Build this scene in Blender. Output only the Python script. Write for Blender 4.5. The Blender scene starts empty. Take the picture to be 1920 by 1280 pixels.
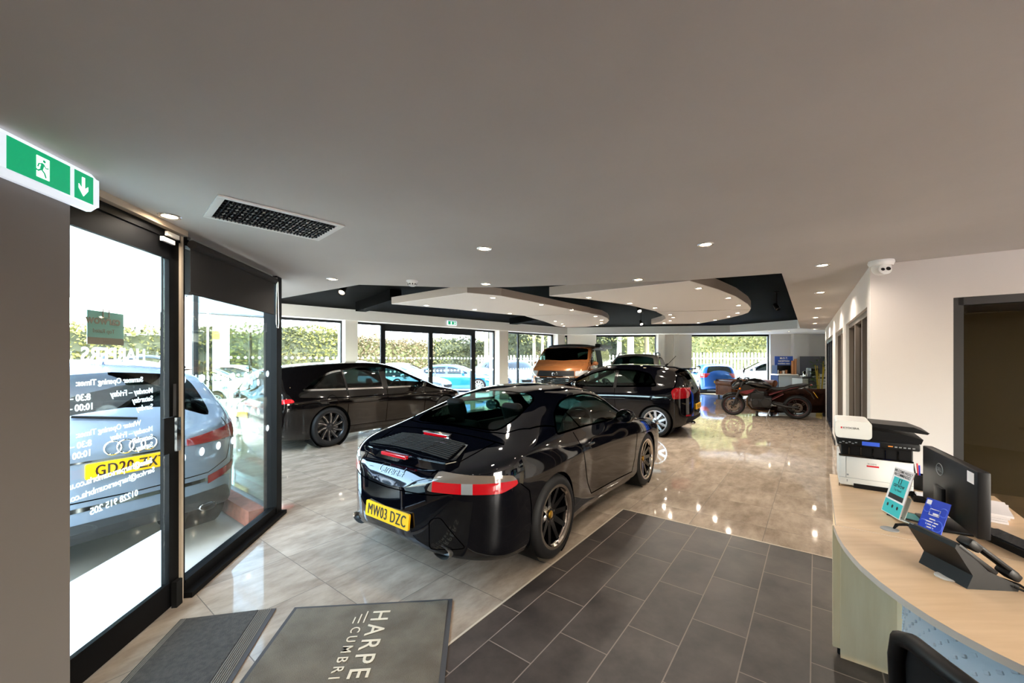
import bpy, bmesh, math, random
from math import sin, cos, pi, radians as R, sqrt, hypot
from mathutils import Vector, Matrix
from mathutils.bvhtree import BVHTree
S = bpy.context.scene
C = S.collection
random.seed(7)
# ---------------------------------------------------------------- camera, sky, sun, exposure
EYE, FPX, HY = 1.55, 743.0, 675.0            # eye height (m), focal length and horizon in 1920x1280 pixels
cd = bpy.data.cameras.new('camera'); cam = bpy.data.objects.new('camera', cd); C.objects.link(cam)
cam.location = (0, 0, EYE); cam.rotation_euler = (pi/2, 0, 0)
cd.sensor_width = 36; cd.lens = FPX/1920*36; cd.shift_y = (HY-640)/1920; cd.clip_start = .03; cd.clip_end = 300
S.camera = cam
S.view_settings.view_transform = 'Standard'; S.view_settings.look = 'None'
S.view_settings.exposure = 1.18; S.view_settings.gamma = 1; S.view_settings.use_curve_mapping = False
S.cycles.max_bounces = 10; S.cycles.transparent_max_bounces = 24; S.cycles.glossy_bounces = 5; S.cycles.diffuse_bounces = 5
S.cycles.sample_clamp_indirect = 6; S.cycles.caustics_reflective = False; S.cycles.caustics_refractive = False
w = bpy.data.worlds.new('sky'); S.world = w; w.use_nodes = True
wn = w.node_tree.nodes; wl = w.node_tree.links
sky = wn.new('ShaderNodeTexSky'); sky.sky_type = 'NISHITA'; sky.sun_disc = False
sky.sun_elevation = R(42); sky.sun_rotation = R(140); sky.air_density = 1.2; sky.dust_density = 3; sky.ozone_density = 1
mixw = wn.new('ShaderNodeMixRGB'); mixw.inputs[0].default_value = .7; mixw.inputs[2].default_value = (.30, .32, .35, 1)
wl.new(sky.outputs[0], mixw.inputs[1]); wl.new(mixw.outputs[0], wn['Background'].inputs[0])
wn['Background'].inputs[1].default_value = 7.0
sd = bpy.data.lights.new('sun', 'SUN'); sd.energy = 15.0; sd.angle = R(3); sd.color = (1, .96, .9)
so = bpy.data.objects.new('sun', sd); C.objects.link(so); so.rotation_euler = (R(48), 0, R(-150))
# ---------------------------------------------------------------- pixel -> place helpers
def F(px, py, z=0.0):                        # the point at height z seen at a pixel
    d = (z-EYE)*FPX/(HY-py); return Vector(((px-960)*d/FPX, d, z))
def D(px, py, d):                            # the point at depth d seen at a pixel
    return Vector(((px-960)*d/FPX, d, EYE+(HY-py)*d/FPX))
TH = .653
U2 = Vector((sin(TH), cos(TH), 0)); V2 = Vector((cos(TH), -sin(TH), 0))   # the floor grid's two directions
# ---------------------------------------------------------------- materials
def lin(c):
    if isinstance(c, str):
        c = [int(c[i:i+2], 16)/255 for i in (0, 2, 4)]
        c = [x/12.92 if x <= .04045 else ((x+.055)/1.055)**2.4 for x in c]
    return (c[0], c[1], c[2], 1)
M = {}
def mat(name, col, rough=.5, metal=0, spec=.5, coat=0, emit=0, noise=None, bump=None, back=None, emitcol=None):
    m = bpy.data.materials.new(name); m.use_nodes = True; M[name] = m
    nt = m.node_tree; b = nt.nodes['Principled BSDF']
    b.inputs['Base Color'].default_value = lin(col); b.inputs['Roughness'].default_value = rough
    b.inputs['Metallic'].default_value = metal; b.inputs['Specular IOR Level'].default_value = spec
    b.inputs['Coat Weight'].default_value = coat; b.inputs['Coat Roughness'].default_value = .02
    if emit:
        b.inputs['Emission Color'].default_value = lin(emitcol or col); b.inputs['Emission Strength'].default_value = emit
    tc = None
    if noise or bump:
        tc = nt.nodes.new('ShaderNodeTexCoord')
    if noise:                                # (scale, second colour, stretch)
        n = nt.nodes.new('ShaderNodeTexNoise'); n.inputs['Scale'].default_value = noise[0]; n.inputs['Detail'].default_value = 6
        mp = nt.nodes.new('ShaderNodeMapping'); mp.inputs['Scale'].default_value = noise[2] if len(noise) > 2 else (1, 1, 1)
        nt.links.new(tc.outputs['Object'], mp.inputs[0]); nt.links.new(mp.outputs[0], n.inputs[0])
        rp = nt.nodes.new('ShaderNodeValToRGB'); rp.color_ramp.elements[0].position = .35; rp.color_ramp.elements[1].position = .65
        rp.color_ramp.elements[0].color = lin(col); rp.color_ramp.elements[1].color = lin(noise[1])
        nt.links.new(n.outputs[0], rp.inputs[0]); nt.links.new(rp.outputs[0], b.inputs['Base Color'])
    if bump:                                 # (scale, strength)
        n = nt.nodes.new('ShaderNodeTexNoise'); n.inputs['Scale'].default_value = bump[0]; n.inputs['Detail'].default_value = 4
        nt.links.new(tc.outputs['Object'], n.inputs[0])
        bp = nt.nodes.new('ShaderNodeBump'); bp.inputs['Strength'].default_value = bump[1]; bp.inputs['Distance'].default_value = .01
        nt.links.new(n.outputs[0], bp.inputs['Height']); nt.links.new(bp.outputs[0], b.inputs['Normal'])
    if back:                                 # a painted panel with its own inside trim colour
        g = nt.nodes.new('ShaderNodeNewGeometry'); mx = nt.nodes.new('ShaderNodeMixShader'); d = nt.nodes.new('ShaderNodeBsdfDiffuse')
        d.inputs[0].default_value = lin(back); nt.links.new(g.outputs['Backfacing'], mx.inputs[0])
        nt.links.new(b.outputs[0], mx.inputs[1]); nt.links.new(d.outputs[0], mx.inputs[2])
        nt.links.new(mx.outputs[0], nt.nodes['Material Output'].inputs[0])
    return m
def glass(name, tint=(1, 1, 1), refl=1.0, rough=0.0, ior=1.45):
    m = bpy.data.materials.new(name); m.use_nodes = True; M[name] = m; nt = m.node_tree; nt.nodes.clear()
    o = nt.nodes.new('ShaderNodeOutputMaterial'); t = nt.nodes.new('ShaderNodeBsdfTransparent'); g = nt.nodes.new('ShaderNodeBsdfGlossy')
    t.inputs[0].default_value = lin(tint); g.inputs['Roughness'].default_value = rough; g.inputs[0].default_value = (refl, refl, refl, 1)
    lw = nt.nodes.new('ShaderNodeLayerWeight'); pw = nt.nodes.new('ShaderNodeMath'); pw.operation = 'POWER'; pw.inputs[1].default_value = 5
    ma = nt.nodes.new('ShaderNodeMath'); ma.operation = 'MULTIPLY_ADD'; f0 = ((ior-1)/(ior+1))**2; ma.inputs[1].default_value = 1-f0; ma.inputs[2].default_value = f0
    mx = nt.nodes.new('ShaderNodeMixShader'); nt.links.new(lw.outputs['Facing'], pw.inputs[0]); nt.links.new(pw.outputs[0], ma.inputs[0])
    nt.links.new(ma.outputs[0], mx.inputs[0]); nt.links.new(t.outputs[0], mx.inputs[1]); nt.links.new(g.outputs[0], mx.inputs[2])
    nt.links.new(mx.outputs[0], o.inputs[0]); return m
# ---------------------------------------------------------------- object helpers
def obj(name, bm, m, parent=None, smooth=None, loc=None):
    """one mesh object from a bmesh; m is a material name or a list of names"""
    me = bpy.data.meshes.new(name)
    if smooth is not None:
        for f in bm.faces: f.smooth = True
    bm.to_mesh(me); bm.free()
    for k in ([m] if isinstance(m, str) else m): me.materials.append(M[k])
    if smooth is not None and smooth < 180: me.set_sharp_from_angle(angle=R(smooth))
    o = bpy.data.objects.new(name, me); C.objects.link(o)
    if parent is not None: o.parent = parent
    if loc is not None: o.location = loc
    return o
def tag(o, label, cat, group=None, kind=None):
    o['label'] = label; o['category'] = cat
    if group: o['group'] = group
    if kind: o['kind'] = kind
    return o
def thing(name, label, cat, loc=(0, 0, 0), rz=0, group=None):
    o = bpy.data.objects.new(name, None); C.objects.link(o); o.empty_display_size = .1
    o.location = loc; o.rotation_euler = (0, 0, rz); tag(o, label, cat, group); return o
def struct(o, label=None):
    o['kind'] = 'structure'
    if label: o['label'] = label
    return o
def dup(root, label=None, loc=None, rz=None, group=None):
    r = root.copy(); C.objects.link(r)
    if label: r['label'] = label
    if group: r['group'] = group
    if loc is not None: r.location = loc
    if rz is not None: r.rotation_euler = (0, 0, rz)
    for ch in list(root.children):
        c = ch.copy(); C.objects.link(c); c.parent = r
        for g in list(ch.children):
            d = g.copy(); C.objects.link(d); d.parent = c
    return r
NB = bmesh.new
def box(bm, x0, x1, y0, y1, z0, z1, mx=None, mi=0, bev=0):
    vs = [bm.verts.new((x, y, z)) for x in (x0, x1) for y in (y0, y1) for z in (z0, z1)]
    fs = [bm.faces.new([vs[i] for i in q]) for q in ((0, 1, 3, 2), (4, 6, 7, 5), (0, 4, 5, 1), (2, 3, 7, 6), (0, 2, 6, 4), (1, 5, 7, 3))]
    for f in fs: f.material_index = mi
    if bev:
        es = list({e for f in fs for e in f.edges}); r = bmesh.ops.bevel(bm, geom=es, offset=bev, segments=2, affect='EDGES', profile=.5)
        vs = list({v for f in r['faces'] for v in f.verts} | {v for v in vs if v.is_valid})
        for f in r['faces']: f.material_index = mi
    if mx is not None:
        for v in vs: v.co = mx @ v.co
    return vs
def prism(bm, pts, z0, z1, mx=None, mi=0, mis=None):
    """polygon in xy pushed from z0 to z1"""
    a = [bm.verts.new((p[0], p[1], z0)) for p in pts]; b = [bm.verts.new((p[0], p[1], z1)) for p in pts]
    n = len(pts)
    fs = [bm.faces.new(b), bm.faces.new(a[::-1])]
    for i in range(n):
        f = bm.faces.new((a[i], a[(i+1) % n], b[(i+1) % n], b[i])); fs.append(f); f.material_index = mi if mis is None else mis
    fs[0].material_index = fs[1].material_index = mi
    area = sum(pts[i][0]*pts[(i+1) % n][1]-pts[(i+1) % n][0]*pts[i][1] for i in range(n))
    if area < 0: bmesh.ops.reverse_faces(bm, faces=fs)
    if mx is not None:
        for v in a+b: v.co = mx @ v.co
    return a+b
def lathe(bm, prof, n=24, mx=None, mi=0, closed=False, a0=0, a1=2*pi):
    """(radius, z) profile turned about z"""
    full = abs(a1-a0-2*pi) < 1e-6; k = n if full else n+1
    rings = []
    for r, z in prof:
        if r < 1e-6: rings.append([bm.verts.new((0, 0, z))]*k)
        else: rings.append([bm.verts.new((r*cos(a0+(a1-a0)*i/n), r*sin(a0+(a1-a0)*i/n), z)) for i in range(k)])
    if closed: rings.append(rings[0])
    for p, q in zip(rings, rings[1:]):
        for i in range(n):
            j = (i+1) % k
            v = [p[i], p[j], q[j], q[i]]; u = []
            for t in v:
                if t not in u: u.append(t)
            if len(u) > 2:
                try: f = bm.faces.new(u); f.material_index = mi
                except ValueError: pass
    if mx is not None:
        for v in {v for r in rings for v in r}: v.co = mx @ v.co
def tube(bm, pts, r, n=8, mi=0, closed=False, cap=True):
    """round bar along a path; r a number or one per point"""
    pts = [Vector(p) for p in pts]; m = len(pts); rs = r if isinstance(r, (list, tuple)) else [r]*m
    rings = []; up = None
    for i, p in enumerate(pts):
        if closed: t = pts[(i+1) % m]-pts[i-1]
        else: t = pts[min(i+1, m-1)]-pts[max(i-1, 0)]
        t.normalize()
        if up is None: up = Vector((0, 0, 1)) if abs(t.z) < .9 else Vector((1, 0, 0))
        s = t.cross(up)
        if s.length < 1e-6: s = t.orthogonal()
        s.normalize(); up = s.cross(t).normalized()
        rings.append([bm.verts.new(p+(s*cos(2*pi*k/n)+up*sin(2*pi*k/n))*rs[i]) for k in range(n)])
    seq = list(zip(rings, rings[1:]))+([(rings[-1], rings[0])] if closed else [])
    for a, b in seq:
        for k in range(n):
            f = bm.faces.new((a[k], b[k], b[(k+1) % n], a[(k+1) % n])); f.material_index = mi
    if cap and not closed:
        f = bm.faces.new(rings[0]); f.material_index = mi; f = bm.faces.new(rings[-1][::-1]); f.material_index = mi
def ball(bm, c, r, sx=1, sy=1, sz=1, n=12, mi=0):
    q = bmesh.ops.create_uvsphere(bm, u_segments=n, v_segments=max(6, n//2), radius=1)
    for v in q['verts']: v.co = Vector((v.co.x*r*sx, v.co.y*r*sy, v.co.z*r*sz))+Vector(c)
    if mi:
        for v in q['verts']:
            for f in v.link_faces: f.material_index = mi
def rrect(x0, x1, y0, y1, r, n=4):
    out = []
    for cx, cy, a in ((x1-r, y1-r, 0), (x0+r, y1-r, pi/2), (x0+r, y0+r, pi), (x1-r, y0+r, 1.5*pi)):
        for i in range(n+1): out.append((cx+r*cos(a+pi/2*i/n), cy+r*sin(a+pi/2*i/n)))
    return out
def frame_mx(o, ex, ey, ez=None):
    """matrix whose columns are the given axes, at o"""
    ex = Vector(ex).normalized(); ey = Vector(ey).normalized(); ez = ex.cross(ey) if ez is None else Vector(ez)
    m = Matrix((ex, ey, ez)).transposed().to_4x4(); m.translation = Vector(o); return m
def text_bm(s, size, mx, align='LEFT', ext=0.0, bm=None, mirror=False, space=1.0, bold=0.0, sx=1.0):
    cu = bpy.data.curves.new('t', 'FONT'); cu.body = s; cu.size = size; cu.align_x = align; cu.extrude = ext; cu.space_character = space; cu.offset = bold
    cu.resolution_u = 3
    o = bpy.data.objects.new('t', cu); me = bpy.data.meshes.new_from_object(o)
    t = bm or NB(); k = len(t.verts); t.from_mesh(me); t.verts.ensure_lookup_table()
    for v in t.verts[k:]:
        if mirror: v.co.x = -v.co.x
        v.co.x *= sx
        v.co = mx @ v.co
    bpy.data.objects.remove(o); bpy.data.curves.remove(cu); bpy.data.meshes.remove(me); return t
def pchip(tab):
    xs = [p[0] for p in tab]; ys = [p[1] for p in tab]; n = len(xs)
    h = [xs[i+1]-xs[i] for i in range(n-1)]; dl = [(ys[i+1]-ys[i])/h[i] for i in range(n-1)]
    d = [0.0]*n
    for i in range(1, n-1):
        if dl[i-1]*dl[i] > 0:
            a, b = 2*h[i]+h[i-1], h[i]+2*h[i-1]; d[i] = (a+b)/(a/dl[i-1]+b/dl[i])
    if n > 1: d[0] = dl[0]; d[-1] = dl[-1]
    def f(x):
        if x <= xs[0]: return ys[0]
        if x >= xs[-1]: return ys[-1]
        i = 0
        while x > xs[i+1]: i += 1
        t = (x-xs[i])/h[i]; t2 = t*t; t3 = t2*t
        return (2*t3-3*t2+1)*ys[i]+(t3-2*t2+t)*h[i]*d[i]+(3*t2-2*t3)*ys[i+1]+(t3-t2)*h[i]*d[i+1]
    return f
def pip(p, poly):
    x, y = p; c = False; j = len(poly)-1
    for i in range(len(poly)):
        xi, yi = poly[i]; xj, yj = poly[j]
        if (yi > y) != (yj > y) and x < (xj-xi)*(y-yi)/(yj-yi)+xi: c = not c
        j = i
    return c
# ---------------------------------------------------------------- shared materials
mat('black_matte', '0b0b0b', .7, spec=.2); mat('black_rubber', '0a0a0a', .75); mat('tyre', '161617', .6, spec=.3); mat('black_gloss', '050506', .08, coat=.6)
mat('brake_steel', '8a8a88', .35, 1); mat('chrome', 'd8d8d8', .08, 1); mat('steel', 'a8a8a6', .3, 1)
mat('plate_yellow', 'f0b40c', .35); mat('plate_white', 'e8e8e4', .35); mat('plate_black', '14130f', .5)
mat('mirror_glass', 'b8c4c8', .03, 1); mat('seat_black', '0b0c0c', .75, spec=.1); mat('seam', '000000', .9, spec=0)
mat('paint_black', '040407', .05, coat=.25, spec=.5); mat('paint_navy', '030409', .04, coat=.25, spec=.5)
mat('rim_black', '08080a', .15, coat=.5); mat('rim_lip', 'd2c8bc', .14, 1); mat('rim_silver', 'c4c4c6', .22, 1); mat('rim_dark', '1b1b1d', .3)
mat('lamp_red', 'b00814', .08, coat=1, emit=.06); mat('lamp_red_dark', '7c0610', .08, coat=1, emit=.06); mat('lamp_smoke', '6a6058', .1, coat=1); mat('lamp_clear', 'c8ccd0', .06, .6, coat=1)
mat('lamp_amber', 'd86a10', .1, coat=1); mat('gold', 'b98d2c', .3, 1)
glass('car_glass', '9dbfb6', .8); glass('car_glass_dark', '3a4644', .9); glass('car_glass_clear', 'a9c4bd', .9); glass('pane', 'eef6f4', .9, ior=1.38)
# ---------------------------------------------------------------- vehicles: shell, cut-outs, wheels
def shell(sp):
    """closed body surface lofted through cross-sections; x forward from the rear axle, y left, z up"""
    T = {k: pchip(sp[k]) for k in ('W', 'zb', 'belt', 'zc', 'rail', 'yr', 'kb')}
    x0, x1 = sp['ends']; rs, rn = sp['rear']; fs, fn = sp['front']; N = sp.get('N', 120); sub = sp.get('sub', (2, 3, 5, 5, 6, 7, 4, 5))
    def endf(x):
        if x < rs: return max(0.0, 1-((rs-x)/(rs-x0))**rn)**(1/rn)
        if x > fs: return max(0.0, 1-((x-fs)/(x1-fs))**fn)**(1/fn)
        return 1.0
    bm = NB(); rows = []
    for i in range(N+1):
        t = i/N; u = .55*t+.45*(1-cos(pi*t))/2
        if t < .5: u = .35*t+.65*(2*t*t)
        else: u = 1-(.35*(1-t)+.65*(2*(1-t)**2))
        x = x0+(x1-x0)*u; e = endf(x); W = T['W'](x)*e; zb, zB, zC, zR = T['zb'](x), T['belt'](x), T['zc'](x), T['rail'](x)
        h = zB-zb; P = [(0, zb), (W*.9, zb), (W*.97, zb+.12*h), (W*sp.get('kmid', .985), zb+.42*h), (W, zb+sp.get('ksh', .72)*h),
                        (W*T['kb'](x), zB), (T['yr'](x)*e, zR), (T['yr'](x)*e*.55, zR+(zC-zR)*.76), (0, zC)]
        fy = pchip([(k, p[0]) for k, p in enumerate(P)]); fz = pchip([(k, p[1]) for k, p in enumerate(P)])
        half = []
        for k in range(8):
            for s in range(sub[k]): half.append((fy(k+s/sub[k]), fz(k+s/sub[k])))
        half.append(P[-1])
        if i in (0, N):
            ring = [bm.verts.new((x, 0, z)) for y, z in half]; rows.append((ring, ring))
        else:
            L = [bm.verts.new((x, y, z)) for y, z in half]
            Rr = [L[0] if j == 0 else (L[-1] if j == len(half)-1 else bm.verts.new((x, -y, z))) for j, (y, z) in enumerate(half)]
            rows.append((L, Rr))
    for a, b in zip(rows, rows[1:]):
        for sd in (0, 1):
            p, q = a[sd], b[sd]
            for k in range(len(p)-1):
                v = [p[k], q[k], q[k+1], p[k+1]]; u = []
                for t in v:
                    if t not in u: u.append(t)
                if len(u) > 2: bm.faces.new(u if sd else u[::-1])
    bmesh.ops.remove_doubles(bm, verts=bm.verts, dist=1e-5)
    bmesh.ops.recalc_face_normals(bm, faces=bm.faces)
    if bm.calc_volume(signed=True) < 0: bmesh.ops.reverse_faces(bm, faces=bm.faces)
    return bm
def basis(axis):
    """axis: 'L','R' side views (x,z); 'B','F' end views (y,z); 'T' top view (x,y); or (angle from +x, in the ground plane) in degrees"""
    if axis == 'L': return Vector((1, 0, 0)), Vector((0, 0, 1)), Vector((0, 1, 0))
    if axis == 'R': return Vector((1, 0, 0)), Vector((0, 0, 1)), Vector((0, -1, 0))
    if axis == 'B': return Vector((0, 1, 0)), Vector((0, 0, 1)), Vector((-1, 0, 0))
    if axis == 'F': return Vector((0, 1, 0)), Vector((0, 0, 1)), Vector((1, 0, 0))
    if axis == 'T': return Vector((1, 0, 0)), Vector((0, 1, 0)), Vector((0, 0, 1))
    a = R(axis); return Vector((-sin(a), cos(a), 0)), Vector((0, 0, 1)), Vector((cos(a), sin(a), 0))
def smooth_poly(pts, n=5):
    """closed rounded outline through the points"""
    out = []; m = len(pts)
    for i in range(m):
        p0, p1, p2, p3 = [Vector(pts[(i+k) % m]) for k in (-1, 0, 1, 2)]
        for s in range(n):
            t = s/n
            v = .5*((2*p1)+(p2-p0)*t+(2*p0-5*p1+4*p2-p3)*t*t+(3*p1-p0-3*p2+p3)*t**3); out.append((v.x, v.y))
    return out
def round_poly(pts, r=.04, n=3):
    """closed outline with its corners rounded"""
    out = []; m = len(pts)
    for i in range(m):
        p0, p1, p2 = Vector(pts[i-1]), Vector(pts[i]), Vector(pts[(i+1) % m])
        a = (p0-p1); b = (p2-p1); q = min(r, a.length*.45, b.length*.45); a = p1+a.normalized()*q; b = p1+b.normalized()*q
        for s in range(n+1):
            t = s/n; v = a*(1-t)**2+p1*2*t*(1-t)+b*t*t; out.append((v.x, v.y))
    return out
def carve(bm, poly, axis, off=0.0, lim=.03, keep=False, near=None):
    """cut the outline into the faces that look along axis and lift those faces out as a bmesh of their own"""
    e1, e2, n = basis(axis); q = [(p[0], p[1]) for p in poly]
    lo = (min(p[0] for p in q), min(p[1] for p in q)); hi = (max(p[0] for p in q), max(p[1] for p in q))
    def bb(f):
        a = [v.co.dot(e1) for v in f.verts]; b = [v.co.dot(e2) for v in f.verts]; return min(a), max(a), min(b), max(b)
    cand = []
    for f in bm.faces:
        if f.normal.dot(n) < lim: continue
        c = f.calc_center_median()
        if axis in ('L', 'R', 'B', 'F') and axis in 'LR' and c.dot(n) < 0: continue
        if near is not None and not near(c): continue
        x = bb(f)
        if x[1] < lo[0] or x[0] > hi[0] or x[3] < lo[1] or x[2] > hi[1]: continue
        cand.append(f)
    cand = set(cand)
    for i in range(len(q)):
        a, b = q[i-1], q[i]; l = hypot(b[0]-a[0], b[1]-a[1])
        if l < 1e-6: continue
        no = e1*(b[1]-a[1])-e2*(b[0]-a[0]); co = e1*a[0]+e2*a[1]
        m0, m1, m2, m3 = min(a[0], b[0])-1e-4, max(a[0], b[0])+1e-4, min(a[1], b[1])-1e-4, max(a[1], b[1])+1e-4
        fs = []
        for f in cand:
            x = bb(f)
            if not (x[1] < m0 or x[0] > m1 or x[3] < m2 or x[2] > m3): fs.append(f)
        if not fs: continue
        g = list(set(fs) | {e for f in fs for e in f.edges} | {v for f in fs for v in f.verts})
        r = bmesh.ops.bisect_plane(bm, geom=g, dist=1e-5, plane_co=co, plane_no=no.normalized())
        cand = {f for f in cand if f.is_valid} | {f for f in r['geom'] if isinstance(f, bmesh.types.BMFace) and f.is_valid}
    ins = []
    for f in cand:
        c = f.calc_center_median()
        if pip((c.dot(e1), c.dot(e2)), q): ins.append(f)
    out = NB(); mp = {}
    for f in ins:
        vs = []
        for v in f.verts:
            if v not in mp: mp[v] = out.verts.new(v.co+v.normal*off)
            vs.append(mp[v])
        try: out.faces.new(vs)
        except ValueError: pass
    if not keep: bmesh.ops.delete(bm, geom=ins, context='FACES')
    return out
def merge(*bms):
    a = bms[0]
    for b in bms[1:]:
        me = bpy.data.meshes.new('m'); b.to_mesh(me); a.from_mesh(me); bpy.data.meshes.remove(me); b.free()
    return a
def thicken(bm, t):
    """turn an open patch into a solid of thickness t, grown outward along its normals"""
    vs = list(bm.verts); fs = list(bm.faces); bm.normal_update()
    if not fs: return bm
    nv = {v: bm.verts.new(v.co+v.normal*t) for v in vs}
    for e in [e for e in bm.edges if len(e.link_faces) == 1]:
        f = e.link_faces[0]; l = [l for l in f.loops if l.edge == e][0]; a, b = l.vert, l.link_loop_next.vert
        bm.faces.new((a, b, nv[b], nv[a]))
    for f in fs:
        bm.faces.new([nv[v] for v in f.verts])
    bmesh.ops.delete(bm, geom=fs, context='FACES'); return bm
def bvh(bm):
    bm.normal_update(); return BVHTree.FromBMesh(bm)
def project(tree, pts, axis, off=.003):
    """points of a 2D view dropped onto the surface; returns [(co, normal)]"""
    e1, e2, n = basis(axis); out = []
    for p in pts:
        o = e1*p[0]+e2*p[1]+n*6
        h = tree.ray_cast(o, -n)
        if h[0] is None: out.append(None)
        else:
            nn = h[1] if h[1].dot(n) > 0 else -h[1]; out.append((h[0]+nn*off, nn))
    return out
def ribbon(tree, pts, axis, wd=.012, off=.003, bm=None, step=.04, closed=False, thick=0):
    """narrow strip laid on the surface along a polyline of a 2D view"""
    bm = bm or NB(); dense = []; src = list(pts)+([pts[0]] if closed else [])
    for a, b in zip(src, src[1:]):
        k = max(1, int(hypot(b[0]-a[0], b[1]-a[1])/step))
        for s in range(k): dense.append((a[0]+(b[0]-a[0])*s/k, a[1]+(b[1]-a[1])*s/k))
    dense.append(src[-1]); L = []
    for i, p in enumerate(dense):
        a, b = dense[max(i-1, 0)], dense[min(i+1, len(dense)-1)]; t = Vector((b[0]-a[0], b[1]-a[1]))
        if t.length < 1e-9: continue
        t.normalize(); s = Vector((-t.y, t.x))*wd/2
        q = project(tree, [(p[0]+s.x, p[1]+s.y), (p[0]-s.x, p[1]-s.y)], axis, off)
        L.append(None if None in q else (bm.verts.new(q[0][0]), bm.verts.new(q[1][0])))
    e1, e2, n = basis(axis)
    for a, b in zip(L, L[1:]):
        if a and b:
            f = bm.faces.new((a[0], a[1], b[1], b[0])); f.normal_update()
            if f.normal.dot(n) < 0: f.normal_flip()
    return bm
def decal(tree, bm, axis, off=.004):
    """drop a flat mesh drawn in a 2D view (x, y of its vertices) onto the surface"""
    for v in bm.verts:
        q = project(tree, [(v.co.x, v.co.y)], axis, off)[0]
        if q: v.co = q[0]
    return bm
def circle(cx, cz, r, n=32, a0=0, a1=2*pi):
    return [(cx+r*cos(a0+(a1-a0)*i/n), cz+r*sin(a0+(a1-a0)*i/n)) for i in range(n)]
def spoke_poly(bm, pts, y0, y1, mi=0):
    """pts in (radius, across) pushed between two depths; rotated by the caller"""
    return prism(bm, pts, y0, y1, mi=mi)
def wheel(parent, x, y, r, wd, rr, style, side, name='wheel', rim='rim', dark='rim_dark', cap='cap', tyre='tyre'):
    """tyre with rim, disc and cap under it. side = +1 left, -1 right; local axis z = outward"""
    bm = NB(); h = wd/2
    prof = [(rr-.005, -h*.9), (rr+.01, -h), ((r+rr)/2, -h*1.02), (r-.03, -h*.97), (r-.008, -h*.84), (r, -h*.6), (r, h*.6), (r-.008, h*.84), (r-.03, h*.97), ((r+rr)/2, h*1.02), (rr+.012, h), (rr-.005, h*.9)]
    lathe(bm, prof, 40)
    for z in (-.45, -.15, .15, .45):                               # tread grooves
        lathe(bm, [(r+.0012, h*(z-.05)), (r+.0012, h*(z+.05))], 40, mi=1)
    mx = Matrix.Translation((x, y, r)) @ Matrix.Rotation(-side*pi/2, 4, 'X')
    t = obj(name, bm, [tyre, 'black_rubber'], parent, smooth=40); t.matrix_local = mx
    bm = NB()
    lathe(bm, [(rr-.03, -h*.9), (rr-.045, 0), (rr-.03, h*.55), (rr-.022, h*.72)], 40); lathe(bm, [(rr-.022, h*.72), (rr-.012, h*.82), (rr+.006, h*.93), (rr+.01, h*1.0), (rr-.012, h*.98), (rr-.02, h*.86)], 40, mi=style.get('lipmat', 0))
    zf = h*style.get('face', .72); zh = h*style.get('hub', .6); k = style['n']
    for i in range(k):
        a = 2*pi*i/k
        for (pts, z0, z1, mi) in style['spokes'](rr):
            b2 = prism(bm, pts, 0, 1, mi=mi)
            for v in b2:
                tt = min(1, max(0, (hypot(v.co.x, v.co.y)-.05)/(rr-.05))); zz = (zh*(1-tt)+zf*tt)
                v.co.z = zz-(z0 if v.co.z < .5 else z1)
                v.co = Matrix.Rotation(a, 3, 'Z') @ v.co
    lathe(bm, [(0, zh-.05), (.075, zh-.05), (.078, zh-.004), (.06, zh+.002), (0, zh+.002)], 20, mi=style.get('hubmat', 0))
    for i in range(5):
        a = 2*pi*i/5+.3; lathe(bm, [(.009, zh), (.009, zh+.006), (0, zh+.006)], 8, mx=Matrix.Translation((.055*cos(a), .055*sin(a), 0)), mi=1)
    obj('rim', bm, [rim, dark], t, smooth=40)
    bm = NB(); lathe(bm, [(.06, -.01), (rr*.72, -.01), (rr*.72, .012), (.06, .012)], 32); lathe(bm, [(rr-.05, -h*.6), (.02, -h*.6)], 24, mi=1)
    obj('brake_disc', bm, ['brake_steel', 'black_matte'], t, smooth=40)
    bm = NB(); lathe(bm, [(.032, zh), (.032, zh+.008), (.026, zh+.013), (0, zh+.014)], 16); obj('centre_cap', bm, cap, t, smooth=40)
    return t
def spokes_straight(w0, w1, dp=.03, mi=0):
    return lambda rr: [([(.04, -w0/2), (.04, w0/2), (rr-.012, w1/2), (rr-.012, -w1/2)], dp, 0, mi)]
def spokes_pair(g0, g1, w, dp=.03, mi=0):
    def f(rr):
        o = []
        for s in (-1, 1):
            o.append(([(.05, s*g0/2-w/2), (.05, s*g0/2+w/2), (rr-.012, s*g1/2+w/2), (rr-.012, s*g1/2-w/2)][::1], dp, 0, mi))
        return o
    return f
def spokes_twist(w, tw, dp=.03, mi=0, w2=None):
    w2 = w2 or w
    return lambda rr: [([(.045, -w/2), (.045, w/2), (rr*.55, tw*.35+w/2), (rr-.012, tw+w2/2), (rr-.012, tw-w2/2), (rr*.55, tw*.35-w/2)], dp, 0, mi)]
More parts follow.
